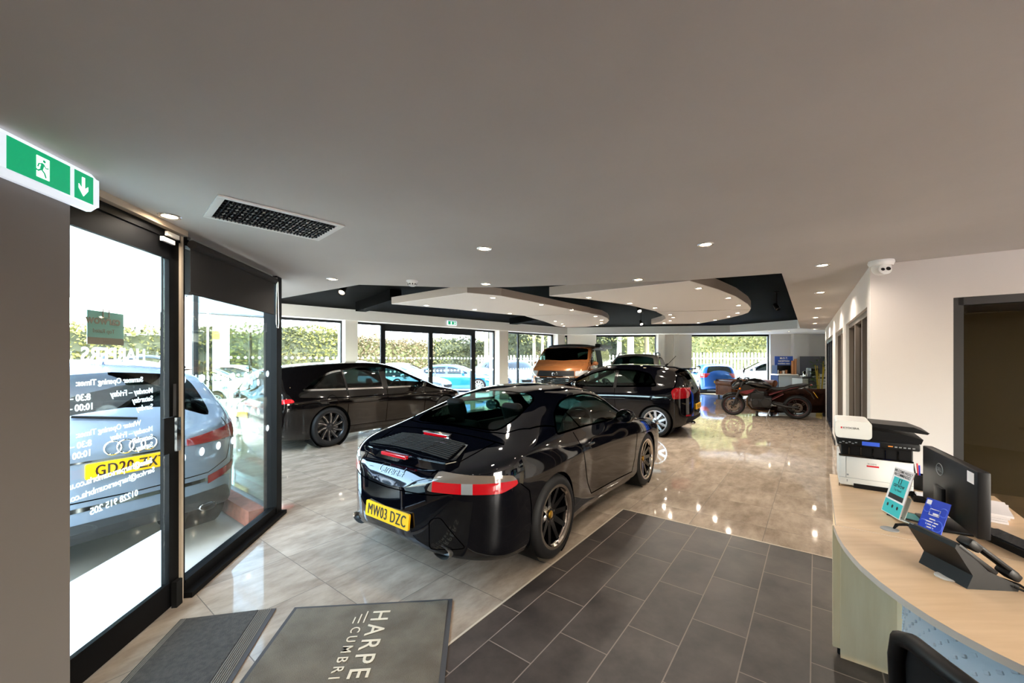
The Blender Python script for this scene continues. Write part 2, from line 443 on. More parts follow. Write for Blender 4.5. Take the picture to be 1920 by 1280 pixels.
def plate(parent, text, tree, axis, c, w_=.52, h_=.111, m='plate_yellow', tilt=0, name='number_plate', off=.008):
    """number plate set flat against the body at (c) of the end view, with its characters"""
    e1, e2, n = basis(axis); q = [p for p in project(tree, [(c[0]+dx*w_*.42, c[1]+dz*h_*.4) for dx in (-1, 0, 1) for dz in (-1, 1)], axis, 0) if p]
    dmax = max(p[0].dot(n) for p in q)+off if q else 0
    ez = (n*cos(tilt)+e2*sin(tilt)); ey = (e2*cos(tilt)-n*sin(tilt)); ex = ey.cross(ez)
    o = e1*c[0]+e2*c[1]+n*dmax; mx = frame_mx(o, ex, ey, ez)
    bm = NB(); prism(bm, rrect(-w_/2, w_/2, -h_/2, h_/2, .012), -.012, .004, mx=mx)
    p = obj(name, bm, m, parent)
    if text:
        bm = text_bm(text, h_*1.0, mx @ Matrix.Translation((0, -h_*.34, .0055)), 'CENTER', .0005, sx=.74, space=1.12)
        for o_ in (.0022*h_/.111, -.0022*h_/.111): text_bm(text, h_*1.0, mx @ Matrix.Translation((o_, -h_*.34, .0054)), 'CENTER', .0004, sx=.74, space=1.12, bm=bm)
        obj('registration', bm, 'plate_black', p)
    return p
def seat_bm(x, y, z=.42, w=.5, hr=True):
    bm = NB()
    box(bm, x-.25, x+.28, y-w/2, y+w/2, z-.12, z+.06, bev=.05)
    mx = Matrix.Translation((x-.25, y, z)) @ Matrix.Rotation(-.35, 4, 'Y')
    box(bm, -.07, .07, -w/2+.02, w/2-.02, 0, .56, mx=mx, bev=.05)
    if hr: box(bm, -.045, .045, -.11, .11, .60, .80, mx=mx, bev=.044); box(bm, -.01, .01, -.06, .06, .5, .66, mx=mx)
    return bm
def steering(parent, x, y, z, r=.185, m='black_matte', tilt=.45):
    bm = NB(); mx = Matrix.Translation((x, y, z)) @ Matrix.Rotation(-pi/2+tilt, 4, 'Y')
    tube(bm, [mx @ Vector((r*cos(a), r*sin(a), 0)) for a in [2*pi*i/24 for i in range(24)]], .016, closed=True)
    for a in (pi/2, -pi/2, pi): tube(bm, [mx @ Vector((.03*cos(a), .03*sin(a), 0)), mx @ Vector((r*cos(a), r*sin(a), 0))], .018, 6)
    ball(bm, mx @ Vector((0, 0, 0)), .06)
    return obj('steering_wheel', bm, m, parent, smooth=50)
def cabin(parent, xr, xf, yw, zf, ztop, seats, sm='seat_black', dash_x=None, wheel_y=None, dashm='black_matte', wz=None):
    """floor tub, dashboard, seats and steering wheel inside a car"""
    bm = NB(); box(bm, xr, xf, -yw, yw, zf, zf+.03)
    box(bm, xr, xf, -yw-.01, -yw+.03, zf, ztop); box(bm, xr, xf, yw-.03, yw+.01, zf, ztop); box(bm, xr-.02, xr+.02, -yw, yw, zf, ztop-.1)
    obj('interior_trim', bm, dashm, parent)
    if dash_x:
        bm = NB(); box(bm, dash_x-.22, dash_x+.32, -yw, yw, ztop-.28, ztop-.02, bev=.05); obj('dashboard', bm, dashm, parent, smooth=40)
    for (x, y, z, w_, hr) in seats:
        obj('seat', seat_bm(x, y, z, w_, hr), sm, parent, smooth=50)
    if wheel_y is not None: steering(parent, dash_x-.32, wheel_y, wz or ztop-.12, m=dashm)
def mirror_part(parent, x, y, z, side, m, s=1.0, glassm='mirror_glass', back=-1):
    """door mirror: shell with stalk and glass; back=-1: glass faces the rear"""
    bm = NB(); c = Vector((x, y+side*.13*s, z+.04*s)); ball(bm, c, .1*s, .62, 1.05, .72, n=16)
    tube(bm, [(x+.02, y-side*.02, z-.03*s), c], [.03*s, .035*s], 8)
    o = obj('door_mirror', bm, m, parent, smooth=60)
    bm = NB(); lathe(bm, [(0, 0), (.088*s, 0), (.088*s, -.03)], 20, mx=frame_mx(c+Vector((back*.058*s, 0, 0)), (0, 1.02, 0), (0, 0, 1), (back, 0, 0)) @ Matrix.Diagonal((1, .72, 1, 1)))
    obj('mirror_glass', bm, glassm, o, smooth=30); return o
def flange(bm, axis, test, depth=.04):
    """fold the open edges that satisfy test inward, so the panel shows its thickness"""
    e1, e2, n = basis(axis)
    es = [e for e in bm.edges if len(e.link_faces) == 1 and all(test(v.co) for v in e.verts)]
    if not es: return
    r = bmesh.ops.extrude_edge_only(bm, edges=es)
    for v in [g for g in r['geom'] if isinstance(g, bmesh.types.BMVert)]: v.co -= n*depth
def arches(root, bm, axles, ra, zc, well='black_matte', inner=.35):
    """open the four wheel arches, fold their lips and line them"""
    for ax in axles:
        x = ax[0]; r_ = ax[1] if len(ax) > 1 else ra
        pl = circle(x, zc, r_, 36)
        for s, v in (('L', 1), ('R', -1)):
            cut = carve(bm, pl, s, lim=-2, near=lambda c, v=v: abs(c.y) > .3 and c.y*v > 0)
            ym = max([abs(q.co.y) for q in cut.verts] or [.8]); cut.free()
            flange(bm, s, lambda c, v=v: c.y*v > .4 and abs(hypot(c.x-x, c.z-zc)-r_) < .012, .035)
            w_ = NB(); mx = Matrix.Translation((x, v*(ym-inner), zc)) @ Matrix.Rotation(-v*pi/2, 4, 'X')
            lathe(w_, [(r_+.004, inner-.03), (r_+.004, 0), (.02, 0)], 30, mx=mx)
            obj('wheel_arch_liner', w_, well, root, smooth=40)
# ---------------------------------------------------------------- setting: floors, walls, ceilings, glazing
def tile_mat(name, c1, c2, grout, s_u, s_v, u0, v0, brick, rough, gw, nsc=2.2, spec=.5, bumps=.0, streak=(1, 1, 1)):
    m = bpy.data.materials.new(name); m.use_nodes = True; M[name] = m; nt = m.node_tree; b = nt.nodes['Principled BSDF']
    N = nt.nodes.new; Lk = nt.links.new
    def mth(op, a, b_=None, c=None):
        n = N('ShaderNodeMath'); n.operation = op
        for i, v in enumerate((a, b_, c)):
            if v is None: continue
            if isinstance(v, (int, float)): n.inputs[i].default_value = v
            else: Lk(v, n.inputs[i])
        return n.outputs[0]
    tc = N('ShaderNodeTexCoord')
    def dot(vec):
        n = N('ShaderNodeVectorMath'); n.operation = 'DOT_PRODUCT'; Lk(tc.outputs['Object'], n.inputs[0]); n.inputs[1].default_value = vec; return n.outputs['Value']
    u = dot(U2); v = dot(V2)
    vv = mth('DIVIDE', mth('SUBTRACT', v, v0), s_v); row = mth('FLOOR', vv); fv = mth('SUBTRACT', vv, row)
    if brick: sh = mth('MULTIPLY', mth('ABSOLUTE', mth('MODULO', row, 2.0)), .5)
    uu = mth('DIVIDE', mth('SUBTRACT', u, u0), s_u)
    if brick: uu = mth('ADD', uu, sh)
    col = mth('FLOOR', uu); fu = mth('SUBTRACT', uu, col)
    du = mth('MULTIPLY', mth('MINIMUM', fu, mth('SUBTRACT', 1.0, fu)), s_u); dv = mth('MULTIPLY', mth('MINIMUM', fv, mth('SUBTRACT', 1.0, fv)), s_v)
    g = mth('LESS_THAN', mth('MINIMUM', du, dv), gw)
    cmb = N('ShaderNodeCombineXYZ'); Lk(row, cmb.inputs[0]); Lk(col, cmb.inputs[1]); wn_ = N('ShaderNodeTexWhiteNoise'); wn_.noise_dimensions = '3D'; Lk(cmb.outputs[0], wn_.inputs[0])
    cm2 = N('ShaderNodeCombineXYZ'); Lk(mth('MULTIPLY', u, streak[0]), cm2.inputs[0]); Lk(mth('MULTIPLY', v, streak[1]), cm2.inputs[1])
    off = N('ShaderNodeVectorMath'); off.operation = 'MULTIPLY_ADD'; Lk(wn_.outputs['Color'], off.inputs[0]); off.inputs[1].default_value = (9, 9, 9); Lk(cm2.outputs[0], off.inputs[2])
    ns = N('ShaderNodeTexNoise'); ns.inputs['Scale'].default_value = nsc; ns.inputs['Detail'].default_value = 9; ns.inputs['Roughness'].default_value = .65; Lk(off.outputs[0], ns.inputs[0])
    rp = N('ShaderNodeValToRGB'); rp.color_ramp.elements[0].position = .32; rp.color_ramp.elements[1].position = .68; rp.color_ramp.elements[0].color = lin(c1); rp.color_ramp.elements[1].color = lin(c2); Lk(ns.outputs[0], rp.inputs[0])
    tone = mth('MULTIPLY_ADD', wn_.outputs['Value'], .14, .93); tm = N('ShaderNodeMixRGB'); tm.blend_type = 'MULTIPLY'; tm.inputs[0].default_value = 1; Lk(rp.outputs[0], tm.inputs[1]); Lk(tone, tm.inputs[2])
    mx = N('ShaderNodeMixRGB'); Lk(g, mx.inputs[0]); Lk(tm.outputs[0], mx.inputs[1]); mx.inputs[2].default_value = lin(grout); Lk(mx.outputs[0], b.inputs['Base Color'])
    rr = mth('MULTIPLY_ADD', ns.outputs[0], .06, rough-.03); Lk(mth('MAXIMUM', rr, mth('MULTIPLY', g, .7)), b.inputs['Roughness']); b.inputs['Specular IOR Level'].default_value = spec
    bp = N('ShaderNodeBump'); bp.inputs['Distance'].default_value = .002; bp.inputs['Strength'].default_value = .35
    hh = mth('SUBTRACT', mth('MULTIPLY', ns.outputs[0], bumps), g); Lk(hh, bp.inputs['Height']); Lk(bp.outputs[0], b.inputs['Normal'])
tile_mat('tile_light', '8e7f70', 'b8a896', '5e5348', .588, .588, 1.99, -.36, False, .05, .0022, 3.2, .6, .004, (1, 2.4))
tile_mat('tile_dark', '25201e', '4b433e', '7d7168', .587, .2835, 1.957, -.018, True, .42, .003, 3.2, .4, .25)
mat('wall_white', 'd9d4cf', .75, bump=(60, .05)); mat('wall_grey', '77716d', .7); mat('ceiling_paint', 'bdb8b4', .8, noise=(.9, 'c6c1bd', (1, 1, 1)), bump=(25, .06))
mat('ceiling_white', 'e6e4e2', .8); mat('ceiling_black', '080808', .8, spec=.01); mat('frame_black', '060607', .6, spec=.12); mat('frame_grey', '2c2a28', .45); mat('frame_slate', '12161b', .4, spec=.3)
mat('trim_cream', 'b9ab98', .45); mat('skirting_black', '0d0d0e', .5); mat('frame_oak', '6e6259', .5); mat('blue_panel', '0d1322', .5)
def translucent(name, col, tr=.6):
    m = bpy.data.materials.new(name); m.use_nodes = True; M[name] = m; nt = m.node_tree; nt.nodes.clear()
    o = nt.nodes.new('ShaderNodeOutputMaterial'); a = nt.nodes.new('ShaderNodeBsdfDiffuse'); b = nt.nodes.new('ShaderNodeBsdfTranslucent'); mx = nt.nodes.new('ShaderNodeMixShader')
    a.inputs[0].default_value = lin(col); b.inputs[0].default_value = lin(col); mx.inputs[0].default_value = tr
    nt.links.new(a.outputs[0], mx.inputs[1]); nt.links.new(b.outputs[0], mx.inputs[2]); nt.links.new(mx.outputs[0], o.inputs[0])
translucent('frost_film', 'eef2f2', .75); translucent('dot_white', 'f4f4f2', .4)
CZ, BZ, KZ = 2.38, 2.75, 3.08          # main ceiling, bulkhead underside, black recess
def V(x, y, z=0): return Vector((x, y, z))
# corners of the plan
A_ = V(-2.139, 2.55); FD = V(-.1386, 1).normalized(); B_ = A_+FD*((3.95-2.55)/FD.y); E_ = A_-FD*((2.55-1.785)/FD.y)
B2 = B_-V2*2.54; W0 = V(-7.4, 9.6); W1 = V(2.9, 19.0); K1 = V(16.2, 18.1)
WD = (W1-W0).normalized(); WN = V(-WD.y, WD.x)
RC = V(3.134, 3.465); RD = V(.592, .806)          # right wall corner and direction
OD = V(.8, -.6)                                   # office wall direction
def poly_slab(name, pts, z0, z1, m):
    bm = NB(); prism(bm, pts, z0, z1); return struct(obj(name, bm, m))
# floors
room = [(-2.2, -2.6), (A_.x-.05, A_.y), (B_.x-.05, B_.y), (B2.x, B2.y), (W0.x-.3, W0.y+.3), (W1.x-.4, W1.y+.4), (K1.x, K1.y+.2), (16.2, 15), (11.5, 10.9), (6.8, 4.8), (6.8, -2.6)]
poly_slab('floor', room, -.08, 0, 'tile_light')
c0 = U2*3.974+V2*(-1.585)
dk = [c0, c0-U2*7.0, c0-U2*7.0+V2*6.5, c0+V2*4.4]
poly_slab('floor_entrance', [(p.x, p.y) for p in dk], -.06, .0025, 'tile_dark')
bm = NB()
for a, b in ((c0, c0-U2*7), (c0, c0+V2*4.4)):
    e = (b-a).normalized(); n_ = V(-e.y, e.x)
    prism(bm, [a+n_*.006, a-n_*.006, b-n_*.006, b+n_*.006], 0, .0045)
struct(obj('trim_floor_edge', bm, 'trim_cream'))
# main ceiling with the recess cut out of it
edge = [(-5.32, 6.83), (-3.08, 5.31), (-1.68, 4.36), (-.64, 4.53), (0, 4.5), (1.84, 4.11), (2.58, 3.79), (6.01, 8.33), (7.49, 10.3), (8.9, 11.05)]
ce = [(-2.2, -2.6), (E_.x-.3, E_.y-.2), (B_.x-.03, B_.y), (B2.x, B2.y)]+edge+[(RC.x+.4, RC.y+.1), (7.2, .8), (7.2, -2.6)]
bm = NB(); a = [bm.verts.new((x, y, CZ)) for x, y in ce]; bm.faces.new(a)
bmesh.ops.triangulate(bm, faces=list(bm.faces)); r = bmesh.ops.extrude_face_region(bm, geom=list(bm.faces)); bmesh.ops.translate(bm, verts=[v for v in r['geom'] if isinstance(v, bmesh.types.BMVert)], vec=(0, 0, KZ+.1-CZ))
bmesh.ops.recalc_face_normals(bm, faces=bm.faces); struct(obj('ceiling', bm, 'ceiling_paint'))
poly_slab('ceiling_recess', [(-9, 8), (-3.5, 3.9), (4, 2.5), (12, 10.5), (17.5, 14.5), (17.5, 19.2), (3.4, 20.2)], KZ, KZ+.15, 'ceiling_black')
# bulkheads over the windows, their undersides and the soffit at the far right
def wall_piece(name, a, b, n, t, z0, z1, m):
    """upright slab from a to b whose room face is that line and whose body goes along n by t"""
    bm = NB(); prism(bm, [a, b, b+n*t, a+n*t], z0, z1); return struct(obj(name, bm, m))
wall_piece('wall_left_bulkhead', W0, W1, WN, .9, BZ, KZ+.05, 'ceiling_white')
BKD = (K1-W1).normalized(); BKN = V(-BKD.y, BKD.x)
poly_slab('wall_back_bulkhead', [(W1.x-.3, W1.y-.35), (9.57, 17.4), (10.8, 15.0), (9.3, 11.2), (16.6, 14.0), (16.6, 18.6), (W1.x, W1.y+.5)], BZ, KZ+.05, 'ceiling_white')
# black beams under the recess
def beam(name, p, q, wd, z0, z1):
    e = (q-p).normalized(); n = V(-e.y, e.x)*wd/2; bm = NB(); prism(bm, [p+n, p-n, q-n, q+n], z0, z1); o = struct(obj(name, bm, 'ceiling_black')); return o
p = F(676, 584, 2.84); beam('trim_beam_1', V(p.x, p.y), V(*F(742, 564, 2.84)[:2]), .26, 2.84, KZ)
p = F(962, 608, 2.86); beam('trim_beam_2', V(p.x, p.y), V(*F(1012, 600, 2.86)[:2]), .3, 2.86, KZ)
# floating ceiling rafts
def raft(name, outline, z, t, label=None):
    pts = [F(x, y, z) for x, y in outline]; bm = NB(); prism(bm, [(q.x, q.y) for q in pts], z, z+t, mi=0); bm.normal_update()
    for f in bm.faces:
        if abs(f.normal.z) < .5: f.material_index = 1
    bmesh.ops.bevel(bm, geom=[e for e in bm.edges if all(abs(v.co.z-z) < 1e-5 for v in e.verts)], offset=.006, segments=1, affect='EDGES')
    return struct(obj(name, bm, ['ceiling_white', 'raft_edge']))
mat('raft_edge', 'a3968b', .6)
raft('ceiling_raft_1', [(734, 570), (876, 549), (940, 555), (1015, 569), (1065, 579), (1107, 587), (1050, 589.5), (985, 592), (920, 586.5), (857, 580)], 2.60, .13)
raft('ceiling_raft_2', [(1107, 587.6), (1128, 591.5), (1139, 596.5), (1142, 601), (1137, 606), (1120, 610), (1098, 612.5), (1062, 613.5), (1043, 611), (1022, 603), (985, 592.7), (1050, 590.2)], 2.60, .13)
raft('ceiling_raft_3', [(1030, 555), (1294, 527), (1347, 543), (1380, 556), (1402, 570), (1408, 578), (1407, 580.3), (1320, 582.4), (1231, 584), (1180, 572), (1105, 561.5)], 2.60, .15)
raft('ceiling_raft_4', [(1407, 581), (1403, 586), (1392, 590), (1367, 596), (1340, 601.5), (1309, 606.5), (1221, 607.5), (1240, 602.5), (1248, 597), (1246, 592), (1231, 584.8), (1320, 583.2)], 2.60, .15)
# left stub wall beside the door, wall behind the viewer
wn_ = V(FD.y, -FD.x)                             # into the room from the entrance glazing
bm = NB(); s0 = E_+wn_*.10-FD*.075; prism(bm, [s0, s0-FD*4.2, s0-FD*4.2-wn_*.35, s0-wn_*.16, ], 0, CZ); struct(obj('wall_left', bm, 'wall_grey'))
bm = NB()
for a, b in ((-2.6, 3.0), (5.6, 7.2)): box(bm, a, b, -2.8, -2.6, 0, CZ)  # gap between these is an unseen opening added for daylight on the ceiling
box(bm, -2.6, 7.2, -2.8, -2.6, 2.25, CZ); struct(obj('wall_behind', bm, 'wall_white'))
wall_piece('wall_far_right', V(7.0, -2.6), V(7.0, 1.2), V(1, 0), .2, 0, CZ, 'wall_white')
bm = NB(); prism(bm, [(-80, -60), (90, -60), (90, 90), (-80, 90)], -.14, -.09); struct(obj('ground_outside', bm, 'tarmac')) if mat('tarmac', 'a29a91', .9, noise=(1.2, 'b5ada4', (1, 1, 1))) else 0
# office wall with its doorway
def on(o, d, t): return o+d*t
ow = NB()
def up(bm, a, b, n, t, z0, z1, mi=0): return prism(bm, [a, b, b+n*t, a+n*t], z0, z1, mi=mi)
ON = V(-.6, -.8)*-1
t_d = .494
up(ow, RC, RC+OD*t_d, ON, .12, 0, CZ); up(ow, RC+OD*t_d, RC+OD*(t_d+1.0), ON, .12, 2.05, CZ); up(ow, RC+OD*(t_d+1.0), RC+OD*5.2, ON, .12, 0, CZ)
mat('wall_white_dimmed', 'c8c1bc', .75, bump=(60, .05)); struct(obj('wall_office', ow, 'wall_white_dimmed'))  # same white wall paint, with the dimmer light here put into its colour
def glazed(name, o, d, n, segs, z0, z1, fw, fd, m, gm='pane', gap=0.0, bars=(), glass_z=None):
    """framed opening along d: segs = list of positions of uprights; panes between them"""
    bm = NB()
    for s in segs: up(bm, o+d*(s-fw/2), o+d*(s+fw/2), n, fd, z0, z1)
    up(bm, o+d*segs[0], o+d*segs[-1], n, fd, z1-fw, z1); up(bm, o+d*segs[0], o+d*segs[-1], n, fd, z0, z0+fw)
    for z in bars: up(bm, o+d*segs[0], o+d*segs[-1], n, fd, z-fw/2, z+fw/2)
    fr = struct(obj(name, bm, m))
    for a, b in zip(segs, segs[1:]):
        g = NB(); up(g, o+d*(a+fw/2)+n*(fd*.45), o+d*(b-fw/2)+n*(fd*.45), n, .008, z0+fw, z1-fw); obj('pane', g, gm, fr)
    return fr
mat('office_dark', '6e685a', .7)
od = glazed('door_2', RC+OD*t_d+ON*.02, OD, ON, [0.03, .97], .0, 2.05, .06, .08, 'frame_grey', 'office_pane') if glass('office_pane', 'a09a8a', .7) else None
b = NB(); up(b, RC+OD*(t_d+.06)+ON*.09, RC+OD*(t_d+.94)+ON*.09, ON, .06, 1.93, 1.985); obj('blind_box', b, 'trim_cream', od)
hb = NB(); hp = RC+OD*(t_d+.52)+V(0, 0, 1.02); tube(hb, [hp+ON*-.03, hp-ON*.06, hp-ON*.06+OD*-.14], .011, 8); box(hb, -.03, .03, -.006, .006, -.1, .1, mx=frame_mx(hp-ON*-.0, OD, ON, (0, 0, 1))); obj('door_handle', hb, 'steel', od, smooth=40)
# office behind the glass
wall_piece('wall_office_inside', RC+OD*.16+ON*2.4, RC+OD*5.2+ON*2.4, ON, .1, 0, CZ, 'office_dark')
# right wall with its openings, blue screen opening
rw = NB(); RN = V(.806, -.592)
q_ = [RC+OD*.10+ON*.1, RC+OD*5.3+ON*.1, RC+OD*5.3+ON*2.6, RC+OD*3.0+ON*2.7, RC+OD*3.0+ON*10.4, RC+RD*9.0+RN*1.4, RC+RD*8.65+RN*.1, RC+RD*5+RN*.08]
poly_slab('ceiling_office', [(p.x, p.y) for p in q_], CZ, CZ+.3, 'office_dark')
HZ = 2.04
for a, b, z0, z1 in ((0, .22, 0, CZ), (.22, 2.45, HZ, CZ), (2.45, 3.0, 0, CZ), (3.0, 4.65, HZ, CZ), (4.65, 5.55, 0, CZ), (5.55, 8.5, HZ+.02, CZ), (8.5, 8.62, 0, CZ)):
    up(rw, RC+RD*a, RC+RD*b, RN, .14, z0, z1)
struct(obj('wall_right', rw, 'wall_white'))
bb = NB()
for a, b in ((2.45, 3.0), (4.65, 5.55)): up(bb, RC+RD*a-RN*.012, RC+RD*b-RN*.012, RN, .012, 0, .09)
struct(obj('baseboard_right', bb, 'skirting_black'))
glazed('window_5', RC+RD*.22+RN*.03, RD, RN, [0.03, .75, 1.45, 2.2], 0, HZ, .06, .09, 'frame_oak', 'office_pane')
glazed('window_6', RC+RD*3.0+RN*.03, RD, RN, [0.03, .82, 1.62], 0, HZ, .06, .09, 'frame_oak', 'office_pane')
glass('blue_glass', '5570a8', .5)
glazed('window_7', RC+RD*5.55+RN*.02, RD, RN, [0.04, 1.0, 2.0, 2.95], 0, HZ, .07, .08, 'blue_panel', 'blue_glass')
wall_piece('wall_office_corridor', RC+RD*2.4+RN*2.6, RC+RD*10.4+RN*2.6, RN, .1, 0, CZ, 'office_dark')
wall_piece('wall_kitchen_return', RC+RD*8.62, V(9.5, 10.9), V(.4, -.9).normalized(), .12, 0, BZ+.05, 'wall_white')
wall_piece('wall_office_partition', RC+RD*5.6+RN*.15, RC+RD*5.6+RN*2.6, RD, .1, 0, CZ, 'wall_white')
# back of the room: kitchen side
wall_piece('wall_kitchen', V(9.45, 10.85), V(9.45, 10.85)+RD*10, RN, .2, 0, BZ+.05, 'wall_white')
# entrance door bay
def bay(name, o, a, b, z0, z1, st, top, bot, m='frame_black', th=.07, gm='pane'):
    bm = NB(); n = wn_*-1
    up(bm, o+FD*a, o+FD*(a+st), n, th, z0, z1); up(bm, o+FD*(b-st), o+FD*b, n, th, z0, z1); up(bm, o+FD*a, o+FD*b, n, th, z1-top, z1); up(bm, o+FD*a, o+FD*b, n, th, z0, z0+bot)
    for zz in (z1-top, z0+bot): up(bm, o+FD*(a+st)+wn_*.006, o+FD*(b-st)+wn_*.006, n, .02, zz-.008, zz+.008)
    fr = struct(obj(name, bm, m)); g = NB(); up(g, o+FD*(a+st)+n*th*.5, o+FD*(b-st)+n*th*.5, n, .008, z0+bot, z1-top); obj('pane', g, gm, fr); return fr
LA = (A_-E_).length; LB = (B_-A_).length
door = bay('door_1', E_-FD*.75, 0, LA+.75-.008, .012, 2.30, .085, .115, .15, th=.05)
b = NB(); up(b, E_-FD*.8+wn_*.01, A_-FD*.0+wn_*.01, wn_*-1, .09, 2.30, CZ); struct(obj('trim_door_head', b, 'frame_black'))
b = NB(); up(b, A_-FD*.008+wn_*.015, A_+FD*.012+wn_*.015, wn_*-1, .1, 0, CZ); up(b, E_-FD*.8+wn_*.05, A_+wn_*.05, wn_*-1, .05, CZ-.035, CZ); struct(obj('trim_door_post', b, 'trim_cream'))
w1_ = bay('window_1', A_+FD*.02, 0, LB-.02, 0, CZ-.01, .03, .06, .10)
b = NB(); up(b, B_-FD*.05+wn_*.01, B_+FD*.06+wn_*.01, wn_*-1, .12, 0, CZ); up(b, A_+FD*.03+wn_*.055, B_+FD*.07+wn_*.055, wn_*-1, .07, 0, .035); struct(obj('trim_corner_post', b, 'frame_black'))
FO = wn_*-1                                      # outward from the entrance glazing
for nm, za, zb in (('frosted_film', 1.845, 2.185), ('frosted_film', .162, .508)):
    g = NB(); a = E_-FD*.63+FO*.030; b_ = A_-FD*.115+FO*.030; up(g, a, b_, FO, .003, za, zb); obj(nm, g, 'frost_film', door)
# lettering on the door, to be read from outside
def dtext(s, px, z, size, al='LEFT', m='dot_white', bold=.001, sx=1.0):
    k = (px-960)/FPX; d = (A_.x-FD.x/FD.y*A_.y)/(k-FD.x/FD.y); p = V(k*d, d, z)+FO*.047
    return text_bm(s, size, frame_mx(p, FD*-1, (0, 0, 1), FO), al, .0008, bold=bold, sx=sx)
rows = [('Summer Opening Times:', 285, 1.425, .041), ('Monday – Friday', 303, 1.355, .044), ('Saturday', 303, 1.307, .044), ('Sunday', 303, 1.258, .044), ('Winter Opening Times:', 281, 1.175, .041),
        ('Monday – Friday', 303, 1.125, .044), ('Saturday', 303, 1.077, .044), ('Sunday', 303, 1.03, .044), ('Sales@harperscumbria.co.uk', 302, .935, .046), ('Service@harperscumbria.co.uk', 306, .875, .046), ('01228 915 205', 276, .775, .05)]
tb = NB()
for s, px, z, sz in rows:
    t2 = dtext(s, px, z, sz); me = bpy.data.meshes.new('x'); t2.to_mesh(me); tb.from_mesh(me); t2.free(); bpy.data.meshes.remove(me)
for s, px, z in (('8:30 – 5:30', 190, 1.352), ('10:00 – 5:00', 196, 1.304), ('8:30 – 5:30', 192, 1.122), ('10:00 – 5:00', 192, 1.074)):
    t2 = dtext(s, px, z, .046); me = bpy.data.meshes.new('x'); t2.to_mesh(me); tb.from_mesh(me); t2.free(); bpy.data.meshes.remove(me)
t2 = dtext('HARPERS', 290, 1.545, .10, bold=.003); me = bpy.data.meshes.new('x'); t2.to_mesh(me); tb.from_mesh(me); t2.free(); bpy.data.meshes.remove(me)
obj('lettering', tb, 'dot_white', door)
# award sticker on the glass
def onF(px, z, off):
    k = (px-960)/FPX; d = (A_.x-FD.x/FD.y*A_.y)/(k-FD.x/FD.y); return V(k*d, d, z)+FO*off
mat('sticker_teal', 'a9cfca', .5); mat('sticker_brown', '9b8a7e', .5)
st = tag(obj('award_sticker', (lambda g: (up(g, onF(245, 0, .034), onF(178, 0, .034), FO, .002, 1.63, 1.80), g)[1])(NB()), 'sticker_teal'), 'square teal award sticker stuck to the entrance door glass', 'sticker')
g = NB(); up(g, onF(245, 0, .033), onF(178, 0, .033), FO, .002, 1.63, 1.665); obj('brown_band', g, 'sticker_brown', st)
g = text_bm('carwow', .062, frame_mx(onF(238, 1.735, .032), FD*-1, (0, 0, 1), FO), bold=.0015, ext=.0005)
t2 = text_bm('Top Rated', .03, frame_mx(onF(228, 1.69, .032), FD*-1, (0, 0, 1), FO), ext=.0005); me = bpy.data.meshes.new('x'); t2.to_mesh(me); g.from_mesh(me); t2.free()
t2 = text_bm('2024', .022, frame_mx(onF(220, 1.64, .032), FD*-1, (0, 0, 1), FO), ext=.0005); t2.to_mesh(me); g.from_mesh(me); t2.free()
obj('lettering', g, 'sticker_brown', st); g = NB()
p = onF(212, 1.79, .032); tube(g, [p+FD*a+V(0, 0, c) for a, c in ((-.018, -.02), (.018, -.02), (.018, .02), (-.018, .02))], .0035, 6, closed=True)
obj('logo_mark', g, 'sticker_brown', st)
# showroom front beside the corner post, side glazing, window wall
def gl(name, o, d, n, segs, z0, z1, fw, fd, m='frame_slate', skip=(), head=None):
    bm = NB()
    for s in segs: up(bm, o+d*(s-fw/2), o+d*(s+fw/2), n, fd, z0, z1)
    up(bm, o+d*segs[0], o+d*segs[-1], n, fd, z1-(head or fw), z1); up(bm, o+d*segs[0], o+d*segs[-1], n, fd, z0, z0+fw)
    fr = struct(obj(name, bm, m))
    for i, (a, b) in enumerate(zip(segs, segs[1:])):
        g = NB(); up(g, o+d*(a+fw/2)+n*(fd*.5), o+d*(b-fw/2)+n*(fd*.5), n, .008, z0+fw, z1-(head or fw)); obj('pane', g, 'pane', fr)
    return fr
def dots(parent, o, d, n, t0, t1, zs, r=.03, step=.14):
    g = NB()
    for z in zs:
        k = int((t1-t0)/step)
        for i in range(k+1):
            c = o+d*(t0+i*(t1-t0)/max(1, k))+V(0, 0, z)+n*.0; lathe(g, [(r, 0), (0, 0)], 14, mx=frame_mx(c, d, (0, 0, 1), n*-1))
    obj('manifestation_dots', g, 'dot_white', parent)
dots(w1_, A_+wn_*-.03, FD, wn_*-1, .08, LB-.15, (.90, 1.42), .03, .17)
fw_ = gl('window_2', B_, V2*-1, U2*-1, [.06, 2.5], 0, BZ, .07, .07); dots(fw_, B_-U2*.06, V2*-1, U2*-1, .15, 2.4, (1.02, 1.32), .035, .17)
bm = NB(); up(bm, B_-U2*.10-V2*.05, B2-U2*.10, U2*-1, .14, -.06, .10); struct(obj('trim_brick_plinth', bm, 'brick')) if mat('brick', '8a5344', .8, noise=(14, '6e4236')) else 0
SDv = (W0-B2); gl('window_3', B2, SDv.normalized(), V(-SDv.y, SDv.x).normalized(), [0.05, SDv.length*.5, SDv.length], 0, BZ, .07, .07)
WO = W0+WN*.35
def tw(px):                                      # where the line of sight through a pixel column meets the window wall
    k = (px-960)/FPX; return (k*WO.y-WO.x)/(WD.x-k*WD.y)
def wcol(name, p0, p1, inset=.30):
    bm = NB(); a, b = tw(p0), tw(p1); up(bm, W0+WD*a+WN*.05, W0+WD*b+WN*.05, WN, inset+.35, 0, BZ); return struct(obj(name, bm, 'wall_white'))
